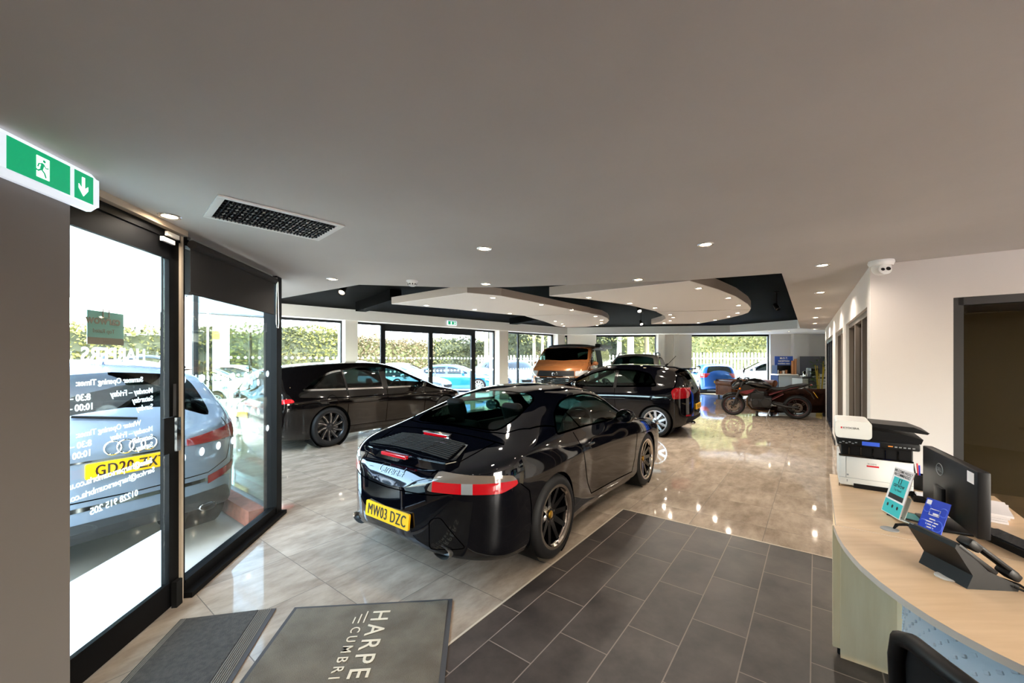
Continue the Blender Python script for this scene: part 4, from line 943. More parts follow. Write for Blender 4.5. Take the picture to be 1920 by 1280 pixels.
# ---------------------------------------------------------------- the other vehicles
mat('paint_bronze', '8f5a34', .2, .35, coat=1, back='1a1a1a'); mat('paint_white', 'e2e2e0', .12, coat=1, back='222222'); mat('paint_pearl', 'cfc6bc', .15, coat=1, back='222222'); mat('paint_silver', '8d9aa8', .2, .55, coat=1, back='222222')
mat('paint_blue', '1763c4', .12, .2, coat=1, back='222222'); mat('paint_slate', '8592a6', .2, .4, coat=1, back='222222'); mat('paint_charcoal', '080606', .05, coat=.25, spec=.5)
mat('plastic_dark', '2a2c2e', .55); mat('grille_black', '0a0b0c', .6, spec=.2)
KINDS = {
 'estate': dict(ends=(-1.09, 3.77), rear=(-.55, 2.6), front=(3.05, 2.4), wb=2.84, R=.345, rr=.262, tw=.80, ww=.235,
    W=[(-1.09, .88), (-.5, .92), (0, .935), (.8, .925), (2, .925), (2.84, .93), (3.77, .86)], zb=[(-1.09, .36), (-.9, .25), (-.3, .17), (3.2, .17), (3.77, .26)],
    belt=[(-1.09, .80), (-1.0, .93), (-.5, .985), (.5, .975), (1.5, .955), (2.2, .925), (2.7, .87), (3.2, .79), (3.6, .68), (3.77, .58)],
    zc=[(-1.09, .86), (-1.06, .97), (-.98, 1.06), (-.84, 1.25), (-.70, 1.355), (-.4, 1.42), (.3, 1.475), (.9, 1.495), (1.4, 1.47), (1.8, 1.36), (2.2, 1.20), (2.6, 1.02), (2.75, .97), (3.0, .92), (3.4, .83), (3.65, .73), (3.77, .64)],
    rail=[(-1.09, .85), (-1.0, .97), (-.93, 1.05), (-.80, 1.20), (-.62, 1.30), (0, 1.39), (.6, 1.435), (1.1, 1.43), (1.6, 1.335), (2.0, 1.18), (2.4, 1.04), (2.7, .93), (3.0, .88), (3.4, .79), (3.77, .62)],
    yr=[(-1.09, .62), (-.7, .62), (0, .645), (1, .655), (1.8, .69), (2.6, .73), (3, .69), (3.77, .6)], kb=[(-1.1, .97), (-.4, .93), (2.2, .93), (3.77, .97)],
    dlo=[(-.48, 1.01), (-.24, 1.18), (.1, 1.295), (.65, 1.38), (1.1, 1.388), (1.5, 1.335), (1.82, 1.205), (2.28, .985), (2.18, .955), (1.2, .968), (.2, .99)], pillars=[(.34, .04), (1.19, .13)],
    rw=[(-.76, -.50), (-.76, .50), (-.975, .60), (-.975, -.60)], ws=[(1.72, -.60), (1.66, 0), (1.72, .60), (2.55, .70), (2.64, 0), (2.55, -.70)],
    lamp=[(-.95, .87), (-.66, .88), (-.62, .82), (-.95, .78)], head=[(3.18, .72), (3.62, .60), (3.64, .54), (3.35, .60), (3.15, .66)], plate=.62, doors=[.33, 1.2, 2.2]),
 'hatch': dict(ends=(-.66, 3.30), rear=(-.20, 2.6), front=(2.55, 2.4), wb=2.47, R=.305, rr=.225, tw=.725, ww=.215,
    W=[(-.66, .80), (-.3, .83), (0, .842), (.8, .83), (1.8, .83), (2.47, .842), (3.3, .78)], zb=[(-.66, .36), (-.5, .25), (-.1, .17), (2.7, .17), (3.3, .26)],
    belt=[(-.66, .80), (-.58, .93), (-.3, 1.0), (.3, .995), (1.2, .97), (1.9, .93), (2.3, .87), (2.8, .78), (3.1, .67), (3.3, .55)],
    zc=[(-.66, .90), (-.63, 1.0), (-.54, 1.17), (-.42, 1.33), (-.28, 1.40), (.2, 1.45), (.8, 1.465), (1.25, 1.44), (1.6, 1.33), (1.9, 1.17), (2.15, 1.02), (2.3, .96), (2.6, .895), (3.0, .79), (3.2, .69), (3.3, .58)],
    rail=[(-.66, .88), (-.58, 1.0), (-.46, 1.18), (-.3, 1.32), (0, 1.37), (.6, 1.40), (1.1, 1.39), (1.5, 1.28), (1.8, 1.13), (2.1, .98), (2.3, .92), (2.6, .86), (3.0, .76), (3.3, .56)],
    yr=[(-.66, .56), (-.3, .58), (.3, .60), (1, .61), (1.7, .65), (2.2, .68), (2.6, .64), (3.3, .55)], kb=[(-.66, .97), (0, .93), (1.9, .93), (3.3, .97)],
    dlo=[(-.02, 1.03), (.14, 1.26), (.4, 1.325), (.8, 1.345), (1.1, 1.335), (1.4, 1.255), (1.65, 1.14), (1.98, .985), (1.9, .96), (1.0, .98), (.3, 1.01)], pillars=[(.86, .07)],
    rw=[(-.36, -.46), (-.36, .46), (-.555, .56), (-.555, -.56)], ws=[(1.45, -.56), (1.40, 0), (1.45, .56), (2.10, .66), (2.17, 0), (2.10, -.66)],
    lamp=[(-.58, 1.0), (-.36, 1.0), (-.30, .93), (-.33, .78), (-.58, .80)], head=[(2.72, .76), (3.1, .64), (3.14, .55), (2.9, .60), (2.7, .68)], plate=.60, doors=[.84, 1.95]),
 'suv': dict(ends=(-.82, 3.52), rear=(-.40, 2.8), front=(2.75, 2.6), wb=2.68, R=.355, rr=.25, tw=.79, ww=.235,
    W=[(-.82, .88), (-.4, .92), (0, .935), (.8, .92), (2, .92), (2.68, .935), (3.52, .87)], zb=[(-.82, .45), (-.65, .32), (-.1, .24), (2.9, .24), (3.52, .34)],
    belt=[(-.82, .98), (-.7, 1.08), (-.3, 1.12), (.5, 1.10), (1.5, 1.08), (2.1, 1.05), (2.5, .98), (3.0, .90), (3.3, .78), (3.52, .66)],
    zc=[(-.82, 1.02), (-.79, 1.12), (-.66, 1.34), (-.50, 1.53), (-.32, 1.61), (.2, 1.65), (.8, 1.665), (1.3, 1.64), (1.65, 1.53), (2.0, 1.34), (2.3, 1.17), (2.45, 1.10), (2.8, 1.03), (3.2, .93), (3.42, .82), (3.52, .70)],
    rail=[(-.82, 1.0), (-.74, 1.12), (-.58, 1.33), (-.38, 1.50), (0, 1.56), (.6, 1.59), (1.15, 1.575), (1.55, 1.47), (1.9, 1.30), (2.2, 1.13), (2.45, 1.05), (2.8, .98), (3.2, .88), (3.52, .67)],
    yr=[(-.82, .62), (-.4, .63), (.3, .65), (1, .66), (1.8, .70), (2.3, .73), (2.8, .70), (3.52, .6)], kb=[(-.82, .97), (0, .93), (2, .93), (3.52, .97)],
    dlo=[(-.50, 1.14), (-.28, 1.38), (.0, 1.48), (.6, 1.525), (1.1, 1.515), (1.45, 1.42), (1.75, 1.27), (2.08, 1.10), (2.0, 1.075), (1.0, 1.10), (.2, 1.12)], pillars=[(.15, .05), (.98, .10)],
    rw=[(-.46, -.52), (-.46, .52), (-.70, .62), (-.70, -.62)], ws=[(1.58, -.60), (1.52, 0), (1.58, .60), (2.28, .72), (2.36, 0), (2.28, -.72)],
    lamp=[(-.74, 1.09), (-.36, 1.06), (-.30, .97), (-.42, .89), (-.76, .93)], head=[(2.9, .88), (3.3, .78), (3.36, .68), (3.05, .72), (2.88, .80)], plate=.80, doors=[.05, .96, 2.05]),
}
KINDS['saloon'] = dict(KINDS['estate'], zc=[(-1.09, .86), (-1.06, .95), (-.98, 1.0), (-.8, 1.03), (-.55, 1.09), (-.2, 1.24), (.15, 1.36), (.5, 1.41), (.9, 1.43), (1.4, 1.42), (1.8, 1.35), (2.2, 1.20), (2.6, 1.02), (2.75, .97), (3.0, .92), (3.4, .83), (3.65, .73), (3.77, .64)],
    rail=[(-1.09, .85), (-1.0, .95), (-.8, .98), (-.5, 1.04), (-.2, 1.16), (.15, 1.28), (.6, 1.36), (1.1, 1.37), (1.6, 1.30), (2.0, 1.18), (2.4, 1.04), (2.7, .93), (3.0, .88), (3.4, .79), (3.77, .62)],
    dlo=[(-.25, 1.015), (.05, 1.15), (.35, 1.235), (.75, 1.275), (1.1, 1.28), (1.5, 1.255), (1.8, 1.17), (2.26, .985), (2.18, .955), (1.2, .968), (.2, .99)], rw=[(.12, -.46), (.12, .46), (-.52, .60), (-.52, -.60)])
RIM5 = dict(n=5, spokes=spokes_pair(.06, .13, .045, .03), face=.82, hub=.62)
RIM10 = dict(n=10, spokes=spokes_twist(.03, .05, .03), face=.82, hub=.6)
def car(name, label, kind, paint, loc, head, scale=(1, 1, 1), group=None, detail=1, glassm='car_glass_dark', plate_txt=None, rim=RIM5, rimm='rim_silver', lampm='lamp_red', clad=None, frontglass=None, cat='car', bits=None, seam='seam', trim=None, N=None, rails=False):
    """head: the heading's angle from the viewing direction, to the right, in degrees"""
    k = dict(KINDS[kind]); k['N'] = N or (110 if detail else 64); k['sub'] = (2, 3, 5, 5, 6, 6, 4, 5) if detail else (1, 2, 3, 3, 4, 4, 2, 3)
    t = thing(name, label, cat, loc, pi/2-R(head), group); t.scale = scale
    bm = shell(k); tree = bvh(bm); wb = k['wb']; Rw = k['R']
    arches(t, bm, [(0,), (wb,)], Rw+.035, Rw)
    dlo = round_poly(k['dlo'], .05, 2)
    for s in 'LR':
        g0 = carve(bm, dlo, s, lim=.1); front = None
        if detail:
            xp = k['pillars'][-1][0]; front = carve(g0, [(xp, 0), (9, 0), (9, 3), (xp, 3)], s, lim=-1)
        g = obj('side_window', g0, glassm, t, smooth=180)
        rb = NB(); ribbon(tree, dlo, s, .03, .003, rb, closed=True); obj('window_trim', rb, trim or 'seam', g)
        if front: obj('side_window', front, frontglass or glassm, t, smooth=180)
        for x, w_ in k['pillars']: rb = NB(); ribbon(tree, [(x, .95 if kind != 'suv' else 1.08), (x-.03, 1.46 if kind == 'suv' else 1.33)], s, w_, .004, rb); obj('pillar_cover', rb, 'black_gloss', t)
    obj('rear_window', carve(bm, round_poly(k['rw'], .06), 'T', lim=.05, near=lambda c: c.z > .9), glassm, t, smooth=180)
    obj('windscreen', carve(bm, round_poly(k['ws'], .06), 'T', lim=.05, near=lambda c: c.z > (1.42 if kind == 'van' else .8)), frontglass or glassm, t, smooth=180)
    for sg, an in ((1, 145), (-1, 215)):
        e1, e2, n = basis(an); zz = pchip(k['belt'])
        def q(x, z):                                 # side-view point moved onto the skin, seen from the corner
            h = project(tree, [(x, z)], 'L' if sg > 0 else 'R', 0)[0]; v = h[0] if h else Vector((x, sg*.7, z)); return (v.dot(e1), v.z)
        L = thicken(carve(bm, round_poly([q(*p) for p in k['lamp']], .03, 2), an, lim=.05, near=lambda c: c.y*sg > .25 and c.x < .3), .006)
        obj('tail_lamp', L, lampm, t, smooth=50)
        an2 = 35*sg; e1, e2, n = basis(an2)
        L = carve(bm, round_poly([q(*p) for p in k['head']], .03, 2), an2, lim=.05, near=lambda c: c.y*sg > .25 and c.x > 2); obj('headlamp', thicken(L, .004), 'lamp_clear', t, smooth=50)
    xm = k['dlo'][-3][0]-.18 if False else max(p[0] for p in k['dlo'])-.22
    for sg in (1, -1): mirror_part(t, xm, sg*(k['W'][3][1]-.07), pchip(k['belt'])(xm)+.03, sg, paint, 1.0)
    if detail:
        sm = NB(); zb = .32 if kind != 'suv' else .40
        for s in 'LR':
            for x in k['doors']: ribbon(tree, [(x+.02, pchip(k['belt'])(x)-.01), (x, .7), (x-.03, zb)], s, .008, .002, sm)
            ribbon(tree, [(k['doors'][0]-.03, zb), (k['doors'][-1]-.03, zb-.02)], s, .008, .002, sm)
        ribbon(tree, [(wb-.25, -.70), (3.2 if kind == 'estate' else 2.9, -.60)], 'T', .008, .002, sm); ribbon(tree, [(wb-.25, .70), (3.2 if kind == 'estate' else 2.9, .60)], 'T', .008, .002, sm)
        obj('panel_gap', sm, seam, t)
        for s in 'LR':
            for x in k['doors'][1:]:
                x -= .2; z = pchip(k['belt'])(x)-.12; q = project(tree, [(x-.09, z), (x+.09, z)], s, 0)
                hd = NB(); tube(hd, [q[0][0], q[0][0]+q[0][1]*.028, q[1][0]+q[1][1]*.028, q[1][0]], .013, 8); obj('door_handle', hd, paint if kind != 'suv' else 'black_gloss', t, smooth=50)
    xg = k['ends'][1]; zg = k['belt'][-1][1]
    gr = carve(bm, round_poly([(-.48, zg-.10), (.48, zg-.10), (.52, zg+.02), (-.52, zg+.02)], .03), 'F', off=.003, lim=.3); obj('grille', gr, 'grille_black', t)
    if clad:
        cl = NB()
        for x in (0, wb):
            for s in 'LR': ribbon(tree, circle(x, Rw, Rw+.065, 20, 0, pi)+[(x-Rw-.065, Rw)], s, .06, .004, cl)
        for s in 'LR': ribbon(tree, [(Rw+.05, .32), (wb-Rw-.05, .32)], s, .10, .004, cl)
        obj('wheel_arch_trim', cl, clad, t)
    if rails:
        for sg in (1, -1):
            rl = NB(); tube(rl, [(-.25, sg*.60, 1.58), (-.1, sg*.61, 1.66), (.5, sg*.62, 1.69), (1.0, sg*.62, 1.67), (1.2, sg*.62, 1.59)], .018, 8); obj('roof_rail', rl, 'plastic_dark', t, smooth=50)
    for x in (0, wb):
        for sg in (1, -1): wheel(t, x, sg*k['tw'], Rw, k['ww'], k['rr'], rim, sg, rim=rimm, dark='rim_dark', cap='rim_dark')
    plate(t, plate_txt, tree, 'B', (0, k['plate']))
    if detail:
        cabin(t, k['ends'][0]+.35, wb-.25, k['W'][3][1]-.14, .28, pchip(k['belt'])(1.0)-.05, [(1.0, .36, .50, .5, True), (1.0, -.36, .50, .5, True), (.12, 0, .52, 1.2, False)], dash_x=wb-.72, wheel_y=-.36, wz=pchip(k['belt'])(1.8)-.02)
    if bits: bits(t, bm, tree)
    obj('body', bm, paint, t, smooth=38); return t
# black estate behind the sports car
def estate_bits(t, bm, tree):
    fn = NB(); prism(fn, [(-.55, 0), (-.35, 0), (-.50, .085), (-.56, .09)], -.012, .012, mx=Matrix.Translation((0, 0, 1.36)) @ Matrix.Rotation(pi/2, 4, 'X')); obj('roof_fin', fn, 'paint_charcoal', t)
    sk = NB()
    for s in 'LR': ribbon(tree, [(.45, .27), (2.4, .25)], s, .05, .004, sk)
    obj('sill_trim', sk, 'black_gloss', t)
    lb_ = NB(); ribbon(tree, [(-.72, .84), (.72, .84)], 'B', .02, .004, lb_); obj('chrome_strip', lb_, 'chrome', t)
    fl = NB()
    for s in 'LR': ribbon(tree, circle(.02, .80, .10, 20), s, .006, .002, fl, closed=True)
    obj('fuel_flap', fl, 'seam', t)
RIMA = dict(n=10, spokes=lambda rr: spokes_twist(.05, .075, .045, 1)(rr)+spokes_twist(.016, .075, .0, 0, .02)(rr), face=.80, hub=.62, hubmat=1, lipmat=1)
car('estate_car', 'glossy black estate car with chrome window line parked by the left windows', 'estate', 'paint_charcoal', (-3.98, 7.64, 0), 36, (1, 1, 1.025), glassm='car_glass_dark', frontglass='car_glass_clear', rim=RIMA, lampm='lamp_red', trim='chrome', bits=estate_bits, plate_txt='')
# black hatchback
def hatch_bits(t, bm, tree):
    sp = NB(); prism(sp, [(-.30, -.52), (-.30, .52), (-.50, .55), (-.56, .40), (-.56, -.40), (-.50, -.55)], 1.375, 1.405, mx=Matrix.Rotation(-.03, 4, 'Y')); obj('roof_spoiler', sp, 'paint_black', t, smooth=40)
    an = NB(); tube(an, [(.0, 0, 1.43), (-.05, 0, 1.47)], .02, 8); tube(an, [(-.05, 0, 1.46), (-.22, 0, 1.64)], .006, 6); obj('aerial', an, 'black_matte', t)
    df = carve(bm, round_poly([(-.62, .30), (.62, .30), (.55, .42), (-.55, .42)], .04), 'B', off=.004, lim=.2, keep=True); obj('diffuser', df, 'black_matte', t)
    rf = NB()
    for y in (-.55, .55): ribbon(tree, [(y-.07, .45), (y+.07, .45)], 'B', .03, .005, rf)
    obj('rear_reflector', rf, 'lamp_red_dark', t)
    for y in (.30, .38):
        ex = NB(); lathe(ex, [(.028, -.1), (.034, .05), (.03, .055), (.028, -.05), (0, -.05)], 16, mx=Matrix.Translation((-.60, y, .285)) @ Matrix.Rotation(-pi/2, 4, 'Y')); obj('exhaust_tip', ex, 'chrome', t, smooth=40)
car('hatchback', 'black three door hatchback with silver alloy wheels beyond the sports car', 'hatch', 'paint_black', (3.36, 8.68, 0), -55, glassm='car_glass_dark', frontglass='car_glass_clear', plate_txt='YJ16 UEC', lampm='lamp_red_dark', bits=hatch_bits)
# pearl sport utility behind the hatchback
car('sport_utility_car', 'pearl beige sport utility car with black roof rails behind the black hatchback', 'suv', 'paint_pearl', (5.02, 15.3, 0), 207, (1, 1.04, 1.08), glassm='car_glass_dark', clad='plastic_dark', rails=True)
# bronze camper van
KINDS['van'] = dict(ends=(-1.0, 3.9), rear=(-.75, 3.4), front=(3.22, 2.9), wb=3.0, R=.34, rr=.235, tw=.80, ww=.235, ksh=.70,
    W=[(-1, .93), (-.5, .95), (0, .955), (2.5, .955), (3.0, .955), (3.9, .90)], zb=[(-1, .42), (-.8, .28), (3.2, .26), (3.9, .34)],
    belt=[(-1, 1.28), (0, 1.36), (2.5, 1.36), (3.05, 1.36), (3.35, 1.28), (3.65, 1.16), (3.9, .95)],
    zc=[(-1, 1.4), (-.98, 1.85), (-.9, 1.99), (-.6, 2.04), (0, 2.06), (2.0, 2.06), (2.3, 2.03), (2.52, 1.95), (2.95, 1.66), (3.12, 1.53), (3.22, 1.49), (3.5, 1.40), (3.72, 1.27), (3.86, 1.10), (3.9, 1.0)],
    rail=[(-1, 1.38), (-.96, 1.78), (-.85, 1.93), (0, 1.98), (2.1, 1.98), (2.42, 1.92), (2.85, 1.66), (3.08, 1.49), (3.25, 1.42), (3.6, 1.28), (3.9, .98)],
    yr=[(-1, .80), (2.2, .80), (2.8, .84), (3.1, .85), (3.4, .78), (3.9, .7)], kb=[(-1, .98), (3.0, .965), (3.9, .97)],
    dlo=[(2.08, 1.40), (2.14, 1.86), (2.40, 1.86), (2.95, 1.46), (2.90, 1.40)], pillars=[(2.6, .03)], rw=[(-.965, -.5), (-.965, .5), (-.985, .5), (-.985, -.5)],
    ws=[(2.52, -.74), (2.47, 0), (2.52, .74), (3.02, .82), (3.14, 0), (3.02, -.82)], lamp=[(-.93, 1.3), (-.8, 1.3), (-.8, .95), (-.93, .95)],
    head=[(3.28, 1.20), (3.34, 1.20), (3.34, 1.10), (3.28, 1.10)], plate=.7, doors=[1.0, 2.05, 3.05])
def van_bits(t, bm, tree):
    dr = carve(bm, round_poly([(.98, .62), (1.96, .62), (2.0, 1.88), (.98, 1.90)], .06), 'L', off=-.01, lim=.1); obj('doorway_shade', dr, 'black_matte', t)  # black sheet stands for the shade inside the open side door
    rp = carve(bm, round_poly([(-.7, -.72), (-.7, .72), (2.30, .74), (2.46, .5), (2.46, -.5), (2.30, -.74)], .1), 'T', lim=.3, near=lambda c: c.z > 1.8); obj('pop_up_roof', thicken(rp, .035), 'plastic_dark', t, smooth=50)
    ug = carve(bm, round_poly([(-.60, 1.05), (.60, 1.05), (.57, 1.21), (-.57, 1.21)], .03), 'F', off=.004, lim=.15); obj('upper_grille', ug, 'grille_black', t)
    for sg in (1, -1):
        hl = carve(bm, round_poly([(sg*.62, 1.05), (sg*.90, 1.06), (sg*.93, 1.22), (sg*.60, 1.20)], .03), 'F', off=.004, lim=.05, near=lambda c: c.x > 3); obj('headlamp', hl, 'lamp_clear', t, smooth=60)
    aw = NB(); box(aw, -.75, 1.75, .80, .98, 1.98, 2.10, bev=.02); obj('awning', aw, 'grille_black', t)
    g2 = carve(bm, round_poly([(-.64, .80), (.64, .80), (.70, 1.0), (-.70, 1.0)], .03), 'F', off=.004, lim=.15); obj('lower_grille', g2, 'grille_black', t)
    sl = NB()
    for z in (1.04, 1.005): ribbon(tree, [(-.62, z), (.62, z)], 'F', .016, .007, sl)
    for z in (.85, .90, .945): ribbon(tree, [(-.60, z), (.60, z)], 'F', .008, .008, sl)
    obj('chrome_strip', sl, 'chrome', t)
    q = project(tree, [(0, 1.10)], 'F', .012)[0][0]; lg = NB(); mx = frame_mx(q, (0, 1, 0), (0, 0, 1), (1, 0, 0))
    lathe(lg, [(.085, 0), (.092, .006), (.078, .01), (.074, .004)], 28, mx=mx, closed=True)
    for pts in ([(-.05, .055), (0, -.002), (.05, .055)], [(-.068, .03), (-.03, -.06), (0, .0), (.03, -.06), (.068, .03)]): tube(lg, [mx @ Vector((x, y, .006)) for x, y in pts], .007, 6)
    obj('badge', lg, 'chrome', t, smooth=40)
vn = car('camper_van', 'bronze camper van with black roof and side awning by the far windows', 'van', 'paint_bronze', (2.86, 15.75, 0), 203.5, (1, 1, 1.01), glassm='car_glass_dark', frontglass='car_glass_clear', cat='van', bits=van_bits, plate_txt=None)
# silver sport utility outside the entrance door
def audi_bits(t, bm, tree):
    rg = NB()
    for y in (-.108, -.036, .036, .108):
        q = project(tree, [(y, 1.005)], 'B', .006)[0][0]; lathe(rg, [(.043, 0), (.049, .005), (.055, 0)], 24, mx=frame_mx(q, (0, -1, 0), (0, 0, 1), (-1, 0, 0)), closed=True)
    obj('ring_badge', rg, 'chrome', t, smooth=60)
    for sg in (1, -1):
        e1, e2, n = basis(180-sg*-35 if False else (145 if sg > 0 else 215)); pts = [Vector((x, sg*y, z)) for x, y, z in ((-.78, .55, .56), (-.55, .90, .66), (-.55, .90, .72), (-.78, .55, .63))]
        L = carve(bm, [(p.dot(e1), p.z) for p in pts], 145 if sg > 0 else 215, off=.005, lim=.05, near=lambda c: c.y*sg > .3); obj('bumper_reflector', L, 'lamp_red_dark', t)
    ch = NB(); ribbon(tree, [(-.80, .60), (.80, .60)], 'B', .03, .004, ch); ribbon(tree, [(-.72, .93), (.72, .93)], 'B', .012, .004, ch); obj('chrome_strip', ch, 'chrome', t)
    df = carve(bm, round_poly([(-.85, .30), (.85, .30), (.75, .50), (-.75, .50)], .04), 'B', off=.004, lim=.1); obj('rear_apron', df, 'plastic_dark', t)
    tr = NB(); ribbon(tree, [(-.70, 1.12), (-.80, .95), (-.74, .74), (-.55, .66), (0, .65), (.55, .66), (.74, .74), (.80, .95), (.70, 1.12)], 'B', .008, .003, tr); obj('tailgate_gap', tr, 'seam', t)
    wp = NB(); q = project(tree, [(-.05, 1.19), (.3, 1.24)], 'B', .02); tube(wp, [q[0][0], q[1][0]], .010, 6); obj('rear_wiper', wp, 'black_matte', t)
    an = NB(); tube(an, [(-.25, 0, 1.61), (-.33, 0, 1.70)], [.03, .008], 8); obj('roof_fin', an, 'paint_slate', t)
    for y in (-.55, .55):
        ex = NB(); lathe(ex, [(.04, -.1), (.05, .05), (.045, .055), (.04, -.05), (0, -.05)], 18, mx=Matrix.Translation((-.72, y, .36)) @ Matrix.Rotation(-pi/2, 4, 'Y') @ Matrix.Diagonal((.7, 1.4, 1, 1))); obj('exhaust_tip', ex, 'chrome', t, smooth=40)
hq = Vector((-.893, .45, 0)); cq = Vector((-2.87, 3.0, 0))+hq*.84
KINDS['suv_big'] = dict(KINDS['suv'], plate=.86, lamp=[(-.42, 1.10), (-.40, 1.02), (-.64, .935), (-.80, .925), (-.815, .95), (-.68, 1.05)])
car('sport_utility_car', 'silver grey sport utility car with plate GD20 parked right outside the entrance door', 'suv_big', 'paint_slate', (cq.x, cq.y, -.10), -63.3, (1, .97, 1.0), glassm='car_glass_dark', plate_txt='GD20 ZXT', lampm='lamp_red_dark', bits=audi_bits, rails=True)
# ---------------------------------------------------------------- reception desk and what stands on it
mat('maple', 'c2a584', .38, noise=(3, 'ccb08f', (1, 9, 9))); mat('maple_panel', 'dcc49c', .42, noise=(2.5, 'e4cfab', (9, 9, 1))); mat('edge_band', 'cdbcae', .4); mat('metal_sheet', 'c9d2da', .35, .15); mat('mesh_black', '0e0e10', .6, spec=.3)
mat('plastic_black', '08080a', .45, spec=.3); mat('plastic_white', 'dcdad6', .4); mat('paper', 'e6e0e0', .7); mat('sheet_teal', '2fb6bb', .45); mat('sheet_blue', '1638b4', .4); mat('sheet_blue2', '3e63d8', .4); mat('sheet_orange', 'f0913a', .5); mat('red', 'c8202c', .4); mat('ink', '15161c', .5); mat('acrylic', 'dfe9e8', .1); mat('grey_plastic', '8d8f90', .5)
DZ = .70
def uv(u, v, z=0): p = U2*u+V2*v; return V(p.x, p.y, z)
desk = thing('reception_desk', 'curved maple reception desk with embossed metal front panel', 'desk', (0, 0, 0))
S0 = V(1.661, 2.05)
fr_ = [(1.66, 2.045), (1.585, 1.93), (1.524, 1.82), (1.478, 1.72), (1.446, 1.64), (1.413, 1.52), (1.394, 1.407), (1.388, 1.316), (1.392, 1.238), (1.406, 1.16), (1.43, 1.08), (1.5, .90), (1.62, .70)]
bm = NB(); e = S0+V2*.82; prism(bm, fr_+[(2.3, .62), (e.x, e.y)], DZ-.026, DZ, mi=0); bm.normal_update()
for f in bm.faces:
    if abs(f.normal.z) < .5: f.material_index = 1
obj('desk_top', bm, ['maple', 'edge_band'], desk)
def wallstrip(bm, path, t, z0, z1, mi=0):
    n = len(path); nrm = []
    for i in range(n):
        a, b = path[max(i-1, 0)], path[min(i+1, n-1)]; d = V(b[0]-a[0], b[1]-a[1]).normalized(); nrm.append(V(-d.y, d.x))
    A = [[bm.verts.new((p[0]+nn.x*s, p[1]+nn.y*s, z)) for s, z in ((0, z0), (0, z1), (t, z1), (t, z0))] for p, nn in zip(path, nrm)]
    for p, q in zip(A, A[1:]):
        for k in range(4): f = bm.faces.new((p[k], q[k], q[(k+1) % 4], p[(k+1) % 4])); f.material_index = mi
    bm.faces.new(A[0]); bm.faces.new(A[-1][::-1]); bmesh.ops.recalc_face_normals(bm, faces=bm.faces); return nrm
ep = [(1.70, 2.10), (1.80, 2.033), (1.85, 2.0), (1.873, 1.975), (1.88, 1.94), (1.872, 1.90)]
bm = NB(); wallstrip(bm, ep, .02, .035, DZ-.026); obj('end_panel', bm, 'maple_panel', desk, smooth=40)
mp_ = [(1.872, 1.90), (1.71, 1.72), (1.61, 1.55), (1.555, 1.42), (1.525, 1.30), (1.52, 1.2), (1.535, 1.08), (1.60, .9), (1.70, .72)]
bm = NB(); nr = wallstrip(bm, mp_, .012, .03, DZ-.03); mpn = obj('metal_panel', bm, 'metal_sheet', desk, smooth=40)
bm = NB(); L = [0]
for a, b in zip(mp_, mp_[1:]): L.append(L[-1]+hypot(b[0]-a[0], b[1]-a[1]))
fx_, fy_ = pchip([(l, p[0]) for l, p in zip(L, mp_)]), pchip([(l, p[1]) for l, p in zip(L, mp_)])
k = 0; s = .03
while s < L[-1]-.05:
    dx, dy = fx_(s+.01)-fx_(s-.01), fy_(s+.01)-fy_(s-.01); d = V(dx, dy).normalized(); n = V(d.y, -d.x)
    for r_ in range(9):
        z = .64-r_*.062-(.031 if k % 2 else 0); c = V(fx_(s), fy_(s), z)-n*-.0; tl = frame_mx(c+n*-.001, d, (0, 0, 1)); box(bm, -.010, .010, -.0055, .0055, -.003, .0045, mx=tl @ Matrix.Rotation(.5, 4, 'Z'), bev=.002)
    s += .037; k += 1
obj('embossed_studs', bm, 'metal_sheet', mpn)['kind'] = 'stuff'
for x, y in ((1.74, 2.09), (1.85, 2.02)):
    bm = NB(); lathe(bm, [(0, 0.003), (.02, 0.003), (.02, .035), (0, .035)], 14, mx=Matrix.Translation((x, y, 0))); obj('foot', bm, 'black_matte', desk)
bm = NB(); prism(bm, [(1.86, 1.90), (2.28, 1.55), (2.2, 1.45), (1.84, 1.8)], .03, .06); obj('modesty_rail', bm, 'grey_plastic', desk)
ret = thing('side_desk', 'rectangular maple side desk under the printer against the office wall', 'desk', (0, 0, 0))
u0, u1, v0, v1 = 2.637, 3.80, .085, .89
bm = NB(); q = [uv(u0+.003, v0), uv(u1, v0), uv(u1, v1), uv(u0+.003, v1)]; prism(bm, q, DZ-.03, DZ); bm.normal_update()
for f in bm.faces:
    if abs(f.normal.z) < .5: f.material_index = 1
obj('desk_top', bm, ['maple', 'edge_band'], ret)
for u in (u0+.04, u1-.06):
    bm = NB(); prism(bm, [uv(u, v0+.02), uv(u+.02, v0+.02), uv(u+.02, v1-.02), uv(u, v1-.02)], .003, DZ-.03); obj('side_panel', bm, 'maple_panel', ret)
# printer
pr = thing('printer', 'white and black office laser printer with red label on the side desk', 'printer', (2.22, 2.69, DZ)); pr.rotation_euler = (0, 0, math.atan2(V2.y, V2.x))
bm = NB(); box(bm, 0, .36, 0, .37, .012, .205, bev=.008); body = obj('lower_body', bm, 'plastic_white', pr, smooth=40)
bm = NB(); box(bm, .075, .36, -.004, .05, .0, .03); box(bm, .0, .004, 0, .02, .0, .02); obj('base_recess', bm, 'plastic_black', pr)
bm = NB()
for a in ((.001, .359, .062, .064), ): box(bm, a[0], a[1], -.0015, 0, a[2], a[3])
box(bm, .035, .037, -.0015, 0, .064, .2); box(bm, .04, .05, -.0018, 0, .078, .088); box(bm, .04, .044, -.0018, 0, .035, .05); obj('tray_seam', bm, 'grey_plastic', pr)
bm = NB(); box(bm, .14, .20, -.0018, 0, .150, .160); obj('red_label', bm, 'red', pr)
